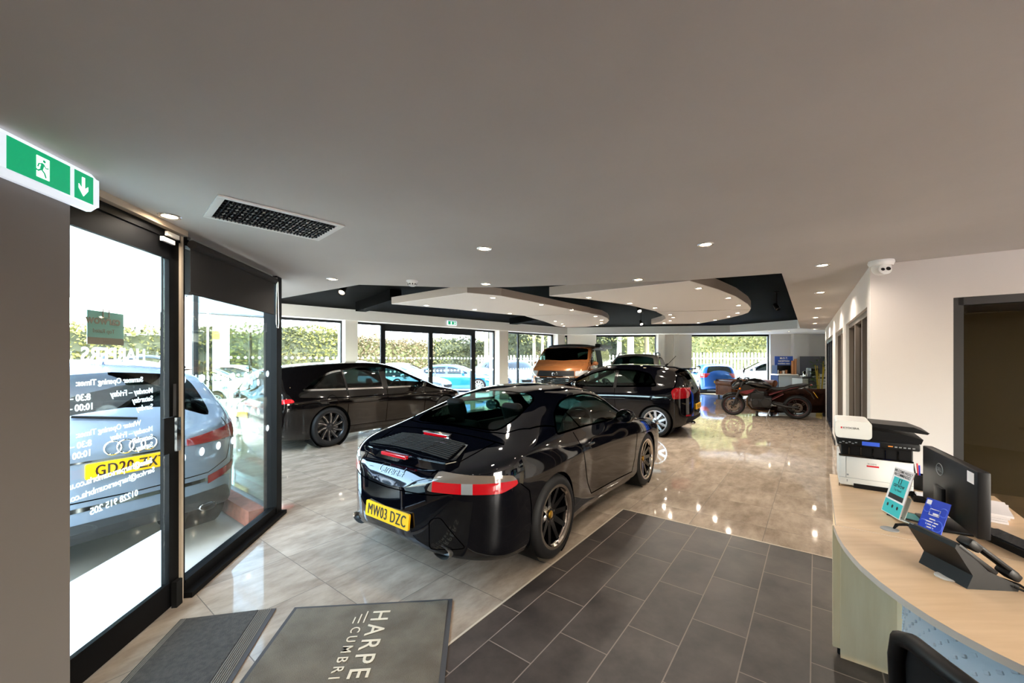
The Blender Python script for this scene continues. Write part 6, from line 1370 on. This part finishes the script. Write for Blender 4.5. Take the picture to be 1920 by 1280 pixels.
for s in (1, -1):
    bm = NB(); tube(bm, [(1.09, s*.38, 1.02), (1.13, s*.30, 1.035)], .02, 10); obj('grip', bm, 'black_rubber', hb, smooth=50)
    bm = NB(); tube(bm, [(1.17, s*.24, 1.05), (1.20, s*.34, 1.22)], .007, 6); ball(bm, (1.20, s*.37, 1.27), .06, .35, 1.0, .9); obj('mirror', bm, 'bike_black', hb, smooth=50)
    bm = NB(); tube(bm, [(.58, s*.16, .40), (.52, s*.24, .36)], .012, 6); box(bm, .46, .58, s*.24-.02, s*.24+.02, .35, .365); obj('footrest', bm, 'steel', bk_)
    bm = NB(); tube(bm, [(1.28, s*.12, .78), (1.29, s*.22, .78)], .008, 6); ball(bm, (1.29, s*.25, .78), .028); obj('indicator', bm, 'lamp_amber', bk_, smooth=50)
bm = NB(); lathe(bm, [(.085, .0), (.095, .0), (.095, .008), (.085, .008), (.085, 0)], 28, mx=Matrix.Translation((0, .125, .315)) @ Matrix.Rotation(-pi/2, 4, 'X')); tube(bm, [(0, .13, .41), (.55, .13, .45)], .007, 5); tube(bm, [(0, .13, .22), (.55, .13, .36)], .007, 5); obj('drive_chain', bm, 'engine_grey', bk_)
bm = NB(); tube(bm, [(.60, .12, .24), (.68, .26, .022)], .012, 8); box(bm, .66, .72, .24, .29, .012, .02); obj('side_stand', bm, 'steel', bk_)
# ---------------------------------------------------------------- sofas
mat('leather_brown', '6a3a22', .5, spec=.2, noise=(6, '7d4829', (1, 1, 1))); mat('leather_dark', '1c0f0a', .6, spec=.06, noise=(6, '341d14', (1, 1, 1)))
def chesterfield(name, label, loc, rz, L, m, cat='sofa', dp=.92):
    t = thing(name, label, cat, loc, rz); hl = L/2
    bm = NB(); box(bm, -hl+.06, hl-.06, -dp/2+.02, dp/2-.02, .10, .32, bev=.02); obj('base', bm, m, t, smooth=40)
    for i in range(max(1, int(round((L-.5)/.7)))):
        n = max(1, int(round((L-.5)/.7))); w_ = (L-.46)/n; x = -hl+.23+w_*i; bm = NB(); box(bm, x+.005, x+w_-.005, -dp/2, dp/2-.25, .32, .47, bev=.04); obj('seat_cushion', bm, m, t, smooth=50)
    for s in (-1, 1):
        bm = NB(); x = s*(hl-.12); box(bm, x-.09, x+.09, -dp/2+.01, dp/2-.02, .10, .56, bev=.02); tube(bm, [(x+s*.02, -dp/2-.01, .60), (x+s*.02, dp/2-.03, .60)], .125, 16); obj('arm', bm, m, t, smooth=50)
        bm = NB(); lathe(bm, [(0, 0), (.10, 0), (.11, .012), (.0, .018)], 18, mx=Matrix.Translation((x+s*.02, -dp/2-.012, .60)) @ Matrix.Rotation(pi/2, 4, 'X')); obj('scroll_front', bm, m, t, smooth=40)
    NX, NZ = int(L*26), 16; bm = NB(); G = []
    for j in range(NZ+1):
        a = j/NZ; row = []
        for i in range(NX+1):
            x = -hl+.02+(L-.04)*i/NX; z = .40+a*.34; y = dp/2-.22+.05*a
            if a > .7: q = (a-.7)/.3*pi*1.1; y = dp/2-.16+.11*(1-cos(q))*.9-.02; z = .64+.12*sin(min(q, pi))+(-.02 if q > pi*.8 else 0)
            d = abs(sin((x/.15+z/.17)*pi))*abs(sin((x/.15-z/.17)*pi)); row.append(bm.verts.new((x, y-.035*d**.5, z)))
        G.append(row)
    for p, q in zip(G, G[1:]):
        for i in range(NX): bm.faces.new((p[i], p[i+1], q[i+1], q[i]))
    k = len(bm.verts); box(bm, -hl+.02, hl-.02, dp/2-.14, dp/2-.02, .10, .66, bev=.03); obj('tufted_back', bm, m, t, smooth=60)
    ft = [(sx*(hl-.12), sy*(dp/2-.1)) for sx in (-1, 1) for sy in (-1, 1)]
    for x, y in ft: bm = NB(); lathe(bm, [(0, .0), (.03, .0), (.042, .06), (.03, .10), (0, .10)], 12, mx=Matrix.Translation((x, y, 0))); obj('foot', bm, 'ink', t, smooth=50)
    return t
chesterfield('sofa', 'tan brown leather buttoned sofa by the far window behind the motorcycle', (9.75, 16.55, 0), R(12), 2.2, 'leather_brown')
chesterfield('sofa', 'dark brown leather sofa right behind the rear wheel of the motorcycle', (7.93, 11.33, 0), R(178), 1.66, 'leather_dark', dp=.9)
# ---------------------------------------------------------------- coffee corner
mat('cupboard_white', 'dad8d4', .4); mat('worktop_dark', '241f1e', .35); mat('splash_grey', '54555c', .4); mat('appliance_black', '0d0d0f', .3); mat('cardboard', 'a9744c', .7); mat('cup_white', 'e6e2da', .5); mat('sign_blue', '1746a0', .4); mat('towel_dark', '1c1c1f', .85); mat('towel_check', '8d8d8d', .85); mat('plant_green', '3f5a24', .6); mat('plant_yellow', 'b79a1e', .6)
def cabinet(name, label, p, rz, w_, d_, h_, doors, m='cupboard_white', top=True):
    t = thing(name, label, 'cabinet', p, rz); bm = NB(); box(bm, 0, w_, 0, d_, .08, h_-.04); box(bm, .02, w_-.02, .04, d_, .003, .08); obj('carcass', bm, m, t)
    for i in range(doors):
        bm = NB(); a = w_/doors; box(bm, a*i+.004, a*(i+1)-.004, -.018, 0, .10, h_-.05, bev=.002); dd = obj('door', bm, m, t); bm = NB(); tube(bm, [(a*i+.06, -.04, h_-.10), (a*(i+1)-.06, -.04, h_-.10)], .006, 6); obj('handle', bm, 'steel', dd)
    if top: bm = NB(); box(bm, -.015, w_+.015, -.03, d_, h_-.04, h_, bev=.003); obj('worktop', bm, 'worktop_dark', t)
    return t
rz_ = math.atan2(BKD.y, BKD.x)
kx = D(1481, 700, 18.0)
cabinet('kitchen_cabinet', 'white kitchen cabinet with dark worktop against the far wall right of the fridge', V(kx.x+.06, 17.45), rz_, 1.0, .6, .93, 2)
fd = D(1446, 700, 18.0); t = thing('fridge', 'stainless steel under-counter fridge below the blue reception sign', 'fridge', (fd.x, 17.5, 0), rz_)
bm = NB(); box(bm, 0, .83, .03, .6, .02, .88, bev=.005); obj('body', bm, 'appliance_black', t); bm = NB(); box(bm, .02, .81, -.01, .03, .06, .86, bev=.008); dd = obj('door', bm, 'steel', t); bm = NB(); tube(bm, [(.06, -.045, .80), (.77, -.045, .80)], .009, 8); obj('handle', bm, 'steel', dd)
bm = NB(); box(bm, -.01, .84, -.02, .62, .885, .925, bev=.004); obj('counter_top', bm, 'cup_white', t)
t = thing('coffee_shelf', 'black open shelf box holding cups on top of the fridge counter', 'shelf', (fd.x+.0, 17.6, .926), rz_); bm = NB(); box(bm, 0, .02, 0, .4, 0, .40); box(bm, .80, .82, 0, .4, 0, .40); box(bm, 0, .82, .38, .4, 0, .40); box(bm, 0, .82, 0, .4, .38, .40); obj('frame', bm, 'appliance_black', t); bm = NB(); box(bm, 0, .82, 0, .4, .0, .015); obj('shelf_board', bm, 'cup_white', t)
sx = t.location
def cup(x, y, r, h, m, label, grp=None): bm = NB(); lathe(bm, [(0, .001), (r*.75, .001), (r, h), (r*.92, h), (r*.7, .01), (0, .01)], 16); return tag(obj('paper_cup', bm, m, loc=(sx.x+x, sx.y+y, .943), smooth=40), label, 'cup', grp)
for i, (x, r, h, m, l) in enumerate(((.10, .045, .16, 'cup_white', 'tall white cup at the left end inside the black coffee shelf'), (.24, .05, .12, 'cardboard', 'squat brown cup second from left inside the coffee shelf'), (.36, .055, .14, 'cup_white', 'white cup in the middle of the black coffee shelf'), (.49, .045, .17, 'cardboard', 'brown cup beside the paper tubes inside the coffee shelf'))): cup(x, .12, r, h, m, l, 'cups in the coffee shelf')
for i, (x, h) in enumerate(((.64, .60), (.76, .68))):
    bm = NB(); lathe(bm, [(0, .0), (.052, 0), (.052, h), (.04, h), (.04, h-.05), (0, h-.05)], 18); tag(obj('cup_tube', bm, 'cardboard', loc=(sx.x+x, sx.y-.065, .927), smooth=40), '%s upright brown cardboard tube in front of the coffee shelf' % ('shorter', 'taller')[i], 'tube', 'cardboard tubes')
t = thing('reception_sign', 'blue M.O.T. reception waiting area sign standing above the coffee shelf', 'sign', (fd.x+.03, 17.8, 1.327), rz_); bm = NB(); box(bm, 0, .78, 0, .02, 0, .40); obj('board', bm, 'sign_blue', t)
g = NB()
for s, x, z, sz in (('M.O.T.', .39, .27, .12), ('RECEPTION', .39, .15, .09), ('WAITING AREA', .39, .04, .075)): text_bm(s, sz, Matrix.Translation((x, -.003, z)) @ Matrix.Rotation(pi/2, 4, 'X'), 'CENTER', .001, bm=g, bold=.003)
obj('lettering', g, 'cup_white', t)
bm = NB(); box(bm, 0, 1.05, 0, .03, .0, .80); sp_ = D(1502, 700, 17.9); tag(obj('splash_panel', bm, 'splash_grey', loc=(sp_.x, 17.95, .925)), 'dark grey splash panel on the wall behind the coffee machine', 'panel').rotation_euler = (0, 0, rz_)
fc = D(1504, 704, 13.2); fz = .98
cabinet('kitchen_island', 'white kitchen cabinet with towel nearest the sofas, below the coffee machine', V(fc.x, 13.2), R(-8), .92, .6, fz, 2)
t = thing('tea_towel', 'dark checked tea towel hanging on the front kitchen cabinet', 'towel', (fc.x+.13, 13.10, 0), R(-8)); bm = NB(); box(bm, 0, .26, -.02, -.005, .62, .93); obj('cloth', bm, 'towel_dark', t)
g = NB()
for i in range(5): box(g, .0, .26, -.0215, -.02, .64+i*.06, .655+i*.06)
obj('check_band', g, 'towel_check', t)
t = thing('coffee_machine', 'black coffee machine on the front kitchen worktop', 'coffee machine', (fc.x+.42, 13.36, fz), R(-8)); bm = NB(); box(bm, 0, .26, 0, .3, .002, .30, bev=.02); obj('body', bm, 'appliance_black', t, smooth=40); bm = NB(); box(bm, .05, .21, -.012, 0, .20, .27); obj('front_panel', bm, 'black_gloss', t); bm = NB(); box(bm, .03, .23, -.08, .0, .002, .03); obj('drip_tray', bm, 'steel', t)
t = thing('kettle', 'small chrome kettle left of the black coffee machine', 'kettle', (fc.x+.26, 13.40, fz)); bm = NB(); lathe(bm, [(0, .002), (.075, .002), (.08, .03), (.06, .19), (.03, .215), (0, .22)], 20); obj('body', bm, 'chrome', t, smooth=50); bm = NB(); tube(bm, [(.06, 0, .18), (.12, 0, .17), (.125, 0, .06), (.08, 0, .04)], .012, 8); obj('handle', bm, 'appliance_black', t); bm = NB(); tube(bm, [(-.06, 0, .13), (-.10, 0, .18)], [.02, .012], 8); obj('spout', bm, 'chrome', t)
for i, x in enumerate((.72, .79)): bm = NB(); lathe(bm, [(0, .001), (.03, .001), (.036, .10), (.030, .10), (.026, .008), (0, .008)], 14); tag(obj('mug', bm, 'cup_white', loc=(fc.x+x, 13.32, fz), smooth=40), 'white mug %s the coffee machine on the worktop' % ('just right of', 'farther right of')[i], 'mug', 'mugs on the worktop')
pt = thing('potted_plant', 'tall potted plant with yellow stems behind the blue glass screen', 'plant', (9.75, 12.55, 0)); bm = NB(); lathe(bm, [(0, .001), (.09, .001), (.11, .28), (.10, .28), (.09, .24), (0, .24)], 20); obj('pot', bm, 'plant_yellow', pt, smooth=40)
bm = NB(); rnd = random.Random(3)
for i in range(7): a = rnd.uniform(0, 6.3); tube(bm, [(.04*cos(a), .04*sin(a), .28), (.07*cos(a), .07*sin(a), .8), (.12*cos(a), .12*sin(a), rnd.uniform(1.1, 1.6))], .012, 6)
obj('stems', bm, 'plant_yellow', pt)
bm = NB()
for i in range(90):
    a = rnd.uniform(0, 6.3); r_ = rnd.uniform(.04, .2); z = rnd.uniform(.6, 1.7); l_ = rnd.uniform(.10, .22); c = Vector((r_*cos(a), r_*sin(a), z)); d = Vector((cos(a+rnd.uniform(-1, 1)), sin(a+rnd.uniform(-1, 1)), rnd.uniform(-.4, .8))).normalized(); s = d.orthogonal().normalized()*.018
    bm.faces.new([bm.verts.new(c), bm.verts.new(c+d*l_*.5+s), bm.verts.new(c+d*l_), bm.verts.new(c+d*l_*.5-s)])
o_ = obj('leaves', bm, 'plant_green', pt); o_['kind'] = 'stuff'
# ---------------------------------------------------------------- outside the glass: parked cars, hedge, fences, buildings
GZ = -.09
def leafy(name, label, cat, base, sz, n, mats_, seed, leaf=.16, core=True, kind=None, group=None, parent=None, rz=0):
    """a lumpy mass of leaves: an inner core with leaf blades standing out of it"""
    rnd = random.Random(seed); bm = NB(); L, Dp, H = sz
    if core:
        nx, nz = max(4, int(L/.5)), max(3, int(H/.5)); vs = bmesh.ops.create_grid(bm, x_segments=1, y_segments=1, size=.01)['verts']; bmesh.ops.delete(bm, geom=vs)
        box(bm, -L/2+.1, L/2-.1, -Dp/2+.12, Dp/2-.12, 0, H-.15); es = list(bm.edges); bmesh.ops.subdivide_edges(bm, edges=es, cuts=6, use_grid_fill=True)
        for v in bm.verts: v.co += Vector((rnd.uniform(-.15, .15), rnd.uniform(-.12, .12), rnd.uniform(-.1, .12) if v.co.z > .1 else 0))
        for f in bm.faces: f.material_index = 0
    for i in range(n):
        x = rnd.uniform(-L/2, L/2); sd = rnd.random(); z = H*rnd.random()**.8
        y = -Dp/2+rnd.uniform(-.08, .18) if sd < .62 else rnd.uniform(-Dp/2, Dp/2)
        if sd >= .62: z = H+rnd.uniform(-.35, .22)*(1+.5*sin(x*1.7+seed))
        c = Vector((x, y, max(z, .1))); d = Vector((rnd.uniform(-1, 1), rnd.uniform(-1, .3), rnd.uniform(-.5, 1))).normalized(); s = d.cross(Vector((rnd.uniform(-1, 1), rnd.uniform(-1, 1), rnd.uniform(-1, 1)))).normalized(); l_ = leaf*rnd.uniform(.6, 1.5)
        f = bm.faces.new([bm.verts.new(c), bm.verts.new(c+d*l_*.5+s*l_*.3), bm.verts.new(c+d*l_), bm.verts.new(c+d*l_*.5-s*l_*.3)]); k = sin(x*.9+seed)+sin(x*.37+1)+rnd.uniform(-1.2, 1.2); f.material_index = 0 if k < -.6 else (1 if k < .7 else 2)
    o = obj(name, bm, mats_, parent, loc=base)
    o.rotation_euler = (0, 0, rz)
    if parent is None: tag(o, label, cat, group, kind)
    return o
for nm, c in (('leaf_dark', '1c210b'), ('leaf_mid', '393b18'), ('leaf_light', '555423'), ('leaf_brown', '433622'), ('leaf_straw', '5a4e37'), ('bark_birch', '94897a'), ('bark_brown', '7b6547'), ('fence_white', 'd9dadb'), ('wall_pale', 'd7dade'), ('roof_slate', '5c6672'), ('sign_red', 'c8202c'), ('clad_white', 'cfd3d8')): mat(nm, c, .8)
rzw = math.atan2(WD.y, WD.x)
def beyond(px, off): t = tw(px); return WO+WD*t+WN*off     # a place outside the window wall
HO = WO+WN*12.5
def th(px): k = (px-960)/FPX; return (k*HO.y-HO.x)/(WD.x-k*WD.y)
for i, (pa, pb, H, mm, lb) in enumerate(((400, 649, 3.35, ['leaf_dark', 'leaf_mid', 'leaf_light'], 'green and straw coloured hedge seen left of the first white column'), (651, 714, 3.0, ['leaf_mid', 'leaf_brown', 'leaf_straw'], 'brownish hedge seen between the first white column and the double doors'), (716, 812, 2.85, ['leaf_mid', 'leaf_brown', 'leaf_straw'], 'brown and green hedge seen through the left glass door'), (814, 1046, 3.05, ['leaf_dark', 'leaf_mid', 'leaf_light'], 'green hedge seen through the right glass door and beyond'))):
    a, b = th(pa), th(pb); p = HO+WD*(a+b)/2+WN*.75; leafy('hedge', lb, 'hedge', (p.x, p.y, GZ), (b-a, 1.5, H), int((b-a)*700), mm, 11+i, .17, rz=rzw)
for i, (x, y, L, rz) in enumerate(((-19.0, 8.0, 9, 1.15), (-19, 15.5, 8, 1.0))): leafy('hedge', ('green hedge outside seen through the entrance door', 'yellow green hedge seen through the glass beside the entrance door')[i], 'hedge', (x, y, GZ), (L, 1.4, 2.9), int(L*420), ['leaf_dark', 'leaf_mid', 'leaf_light'], 31+i, .16, rz=rz)
# long pale sheds behind the hedge
def shed(name, label, o, d, L, dp, h, ridge, mw, mr, ribs=.9, rot=0):
    t = thing(name, label, 'building', (o.x, o.y, GZ), math.atan2(d.y, d.x)); bm = NB(); box(bm, 0, L, 0, dp, 0, h); obj('wall', bm, mw, t)
    bm = NB(); a = [(-.3, h), (dp/2, h+ridge), (dp+.3, h)]; k = [[bm.verts.new((x, y, z)) for y, z in a] for x in (-.3, L+.3)]
    for i in range(2): bm.faces.new((k[0][i], k[1][i], k[1][i+1], k[0][i+1]))
    bm.faces.new(k[0][::-1]); bm.faces.new(k[1]); bmesh.ops.recalc_face_normals(bm, faces=bm.faces); thick = obj('roof', bm, mr, t)
    bm = NB()
    for i in range(int(L/ribs)): box(bm, i*ribs, i*ribs+.07, -.05, 0, 0, h)
    obj('cladding_ribs', bm, 'roof_slate' if mw == 'clad_white' else 'fence_white', t); return t
p = beyond(380, 24); shed('industrial_building', 'long white ribbed industrial building behind the hedge', p, WD, 30, 10, 6.2, 1.6, 'clad_white', 'roof_slate')
shed('industrial_building', 'grey roofed workshop with white striped gable seen through the entrance door', V(-37, 11), V(.5, .87), 16, 12, 5.2, 2.4, 'wall_pale', 'roof_slate', 1.4)
bm = NB(); box(bm, 0, 3.0, 0, .2, 2.0, 4.2); o = tag(obj('red_sign', bm, 'sign_red', loc=(-25.5, 17.2, GZ)), 'red fascia board on the building seen through the entrance door', 'sign'); o.rotation_euler = (0, 0, .9)
for i, (x, y) in enumerate(((-13.8, 18.4),)):
    t = thing('sign_post', 'tall grey totem sign with red top outside the left glazing', 'sign', (x, y, GZ), .6); bm = NB(); box(bm, -.55, .55, -.1, .1, 0, 5.2); obj('pylon', bm, 'clad_white', t); bm = NB(); box(bm, -.7, .7, -.12, .12, 4.6, 6.0); obj('red_head', bm, 'sign_red', t); bm = NB(); box(bm, -.2, .2, -.13, -.1, 2.6, 3.0); obj('yellow_notice', bm, 'plate_yellow', t)
# palisade fences at the back
def palisade(name, label, a, b, h, step, th=.0):
    d = (b-a); L = d.length; t = thing(name, label, 'fence', (a.x, a.y, GZ), math.atan2(d.y, d.x)); bm = NB()
    for i in range(int(L/step)): x = i*step; prism(bm, [(x, 0), (x+step*.42, 0), (x+step*.42, h-.05), (x+step*.21, h), (x, h-.05)], -.02, .02, mx=Matrix.Rotation(pi/2, 4, 'X'))
    obj('palisade_pales', bm, 'fence_white', t)
    for z in (.4, h-.4): bm = NB(); box(bm, 0, L, .02, .07, z-.03, z+.03); obj('rail', bm, 'fence_white', t)
palisade('palisade_fence', 'white palisade fence beyond the back right window', V(9.0, 27.2), V(19, 26.2), 2.15, .22)
palisade('palisade_fence', 'white palisade fence seen behind the bronze van', V(-2.5, 29), V(8.6, 27.4), 2.0, .24)
for i, (x, y, L, H, mm) in enumerate(((15, 30.5, 13, 6.2, ['leaf_mid', 'leaf_light', 'leaf_light']), (3.5, 33, 11, 5.0, ['leaf_dark', 'leaf_mid', 'leaf_brown']))): leafy('shrubs', ('bright yellow green bushes filling the back right window', 'tangled bushes between the birch trunks in the back left window')[i], 'bush', (x, y, GZ), (L, 2.5, H), int(L*620), mm, 51+i, .19, rz=-.08)
def tree(px, d, h, r, seed, label, bark='bark_birch'):
    p = D(px, 675, d); rnd = random.Random(seed); t = thing('birch_tree', label, 'tree', (p.x, p.y, GZ)); bm = NB(); tube(bm, [(0, 0, 0), (rnd.uniform(-.1, .1), 0, h*.5), (rnd.uniform(-.3, .3), 0, h)], [r, r*.8, r*.3], 8)
    for i in range(7): a = rnd.uniform(0, 6.3); z = h*rnd.uniform(.35, .9); tube(bm, [(0, 0, z), (.9*cos(a), .6*sin(a), z+.8)], [r*.35, r*.1], 5)
    obj('trunk', bm, bark, t, smooth=60); bm = NB()
    for i in range(420):
        a = rnd.uniform(0, 6.3); rr = 1.6*rnd.random()**.5; z = rnd.uniform(h*.35, h*1.05); c = Vector((rr*cos(a), rr*sin(a), z)); dd = Vector((rnd.uniform(-1, 1), rnd.uniform(-1, 1), rnd.uniform(-1, .4))).normalized(); s = dd.orthogonal().normalized()*.07
        f = bm.faces.new([bm.verts.new(c), bm.verts.new(c+dd*.14+s), bm.verts.new(c+dd*.28), bm.verts.new(c+dd*.14-s)]); f.material_index = rnd.randint(0, 1)
    o = obj('crown', bm, ['leaf_mid', 'leaf_light'], t); o['kind'] = 'stuff'
for i, (px, d, r, lb) in enumerate(((1160, 29, .20, 'pale birch trunk at the left of the back left window'), (1183, 27.5, .26, 'thick pale birch trunk in the middle of the back left window'), (1214, 28.5, .20, 'yellowish birch trunk at the right of the back left window'), (1002, 31, .14, 'slim pale tree beyond the window left of the van'), (1016, 30, .12, 'slim tree just left of the van roof outside'), (912, 30, .18, 'tree standing over the hedge right of the double doors'))): tree(px, d, 8.5, r, 70+i, lb, 'bark_birch' if i != 2 else 'plant_straw') if i != 2 else tree(px, d, 8.5, r, 70+i, lb, 'leaf_straw')
# parked cars outside
OUT = [('hatch', 'paint_white', 398, 13.6, 60, 'white hatchback facing right outside, nearest beyond the left glazing', 'suv'), ('hatch', 'paint_white', 462, 16.4, 75, 'white car parked behind the nearest white hatchback beyond the left glazing', None),
       ('suv', 'paint_white', 625, 20.0, -150, 'white car with two men standing beside it outside the left window', None), ('estate', 'paint_silver', 745, 17.5, 100, 'pale silver blue car seen between the estate car and the double doors', None), ('estate', 'paint_white', 760, 24.2, 95, 'white car behind the pale silver car near the hedge', None),
       ('saloon', 'paint_blue', 850, 21.0, 95, 'bright blue saloon car seen through the right glass door', None), ('suv', 'paint_white', 921, 26.0, -140, 'white car seen between the double doors and the second white column', None), ('suv', 'paint_silver', 968, 21.5, 160, 'silver car outside just left of the bronze van', None),
       ('hatch', 'paint_blue', 1331, 20.9, 14, 'blue hatchback with yellow plate outside the back right window', None), ('suv', 'paint_white', 1432, 21.8, -62, 'white sport utility car outside the back right window beside the sign', None),
       ('suv', 'paint_white', 262, 10.5, 12, 'white car with dark windows seen over the silver car through the entrance door', None), ('estate', 'paint_white', 188, 12.7, 78, 'low white car seen through the left part of the entrance door', None)]
for kind, pt_, px, d, hd, lb, _ in OUT:
    p = D(px, 675, d); k = KINDS[kind]; a = R(hd); mid = Vector((sin(a), cos(a), 0))*(k['ends'][0]+k['ends'][1])/2
    car({'hatch': 'hatchback', 'suv': 'sport_utility_car', 'estate': 'estate_car', 'saloon': 'saloon_car'}[kind], lb, kind, pt_, (p.x-mid.x, p.y-mid.y, GZ), hd, group=None, detail=0, plate_txt='' if px != 1331 else 'PX60 YVT')
# two men outside
mat('skin', 'c79a80', .55); mat('jacket_navy', '2a3a66', .8); mat('jacket_grey', '7f858c', .8); mat('shirt_pale', 'd9d6d2', .8); mat('trouser', '2c2e36', .8); mat('hair_grey', '8a8580', .8); mat('hair_brown', '5a4636', .8); mat('shoe', '1a1818', .6)
def skin_fig(name, pts, edges, rad, m, parent, loc=None, sub=1):
    me = bpy.data.meshes.new(name); me.from_pydata(pts, edges, []); o = bpy.data.objects.new(name, me); C.objects.link(o); s = o.modifiers.new('s', 'SKIN'); s.use_smooth_shade = True
    for v, r in zip(me.skin_vertices[0].data, rad): v.radius = (r, r) if not isinstance(r, tuple) else r
    me.skin_vertices[0].data[0].use_root = True; u = o.modifiers.new('u', 'SUBSURF'); u.levels = sub; u.render_levels = sub
    dg = bpy.context.evaluated_depsgraph_get(); m2 = bpy.data.meshes.new_from_object(o.evaluated_get(dg)); bpy.data.objects.remove(o); m2.name = name; m2.materials.clear(); m2.materials.append(M[m]); o = bpy.data.objects.new(name, m2); C.objects.link(o); o.parent = parent
    for p in m2.polygons: p.use_smooth = True
    return o
def man(px, d, rz, label, jm, hm, seed):
    p = D(px, 675, d); t = thing('person', label, 'person', (p.x, p.y, GZ), rz)
    P = [(0, 0, .95), (0, 0, 1.18), (0, 0, 1.40), (0, -.01, 1.52), (0, -.02, 1.62), (0, -.02, 1.72), (.19, 0, 1.41), (.24, .02, 1.14), (.22, -.10, .92), (-.19, 0, 1.41), (-.24, .02, 1.14), (-.20, -.12, .93), (.10, 0, .90), (.11, 0, .50), (.11, .03, .08), (.12, -.12, .05), (-.10, 0, .90), (-.11, -.02, .50), (-.12, .02, .08), (-.13, -.13, .05)]
    Eg = [(0, 1), (1, 2), (2, 3), (3, 4), (4, 5), (2, 6), (6, 7), (7, 8), (2, 9), (9, 10), (10, 11), (0, 12), (12, 13), (13, 14), (14, 15), (0, 16), (16, 17), (17, 18), (18, 19)]
    skin_fig('body', P, Eg, [(.16, .11), (.16, .11), (.17, .11), .055, (.08, .095), (.075, .09), .07, .05, .035, .07, .05, .035, .085, .06, .045, .04, .085, .06, .045, .04], 'skin', t)
    for s in (1, -1):
        b = (.22*s, -.11, .91); skin_fig('hand', [b]+[q for i in range(4) for q in ((b[0]+(i-1.5)*.02, b[1]-.01, .84), (b[0]+(i-1.5)*.02, b[1]-.02, .79))]+[(b[0]-s*.04, b[1]-.02, .86)], [(0, 1), (1, 2), (0, 3), (3, 4), (0, 5), (5, 6), (0, 7), (7, 8), (0, 9)], [.022]+[.009]*8+[.010], 'skin', t)
    skin_fig('jacket', P[:3]+[(0, 0, 1.47)]+[P[6], P[7], (P[8][0], P[8][1]+.01, .97), P[9], P[10], (P[11][0], P[11][1]+.01, .97), (0, 0, .86)], [(0, 1), (1, 2), (2, 3), (2, 4), (4, 5), (5, 6), (2, 7), (7, 8), (8, 9), (0, 10)], [(.19, .14), (.185, .135), (.19, .13), .08, .09, .068, .052, .09, .068, .052, (.19, .14)], jm, t)
    skin_fig('trousers', [(0, 0, .92), P[12], P[13], (P[14][0], P[14][1], .10), P[16], P[17], (P[18][0], P[18][1], .10)], [(0, 1), (1, 2), (2, 3), (0, 4), (4, 5), (5, 6)], [(.17, .12), .105, .08, .068, .105, .08, .068], 'trouser', t)
    bm = NB(); ball(bm, (0, .005, 1.715), .105, .86, 1.0, .9, 14); bmesh.ops.delete(bm, geom=[v for v in bm.verts if v.co.z < 1.69 and v.co.y < .02], context='VERTS'); obj('hair', bm, hm, t, smooth=60)
    bm = NB(); tube(bm, [(0, -.105, 1.66), (0, -.125, 1.635)], [.010, .014], 6)
    for s in (1, -1): ball(bm, (s*.085, 0, 1.64), .022, .4, .8, 1.2, 8)
    obj('nose_and_ears', bm, 'skin', t, smooth=60); bm = NB()
    for s in (1, -1): ball(bm, (s*.03, -.098, 1.665), .010, 1.2, .5, .7, 8)
    box(bm, -.022, .022, -.108, -.098, 1.60, 1.606); obj('eyes_and_mouth', bm, 'ink', t)
    for s in (1, -1): bm = NB(); box(bm, s*.12-.05, s*.12+.05, -.20, .08, .0, .085, bev=.02); obj('shoe', bm, 'shoe', t, smooth=40)
man(613, 18.2, .3, 'man in navy jacket outside beside the white car, left of the two men', 'jacket_navy', 'hair_brown', 1); man(634, 18.6, -.4, 'man in grey jacket outside nearest the white column', 'jacket_grey', 'hair_grey', 2)
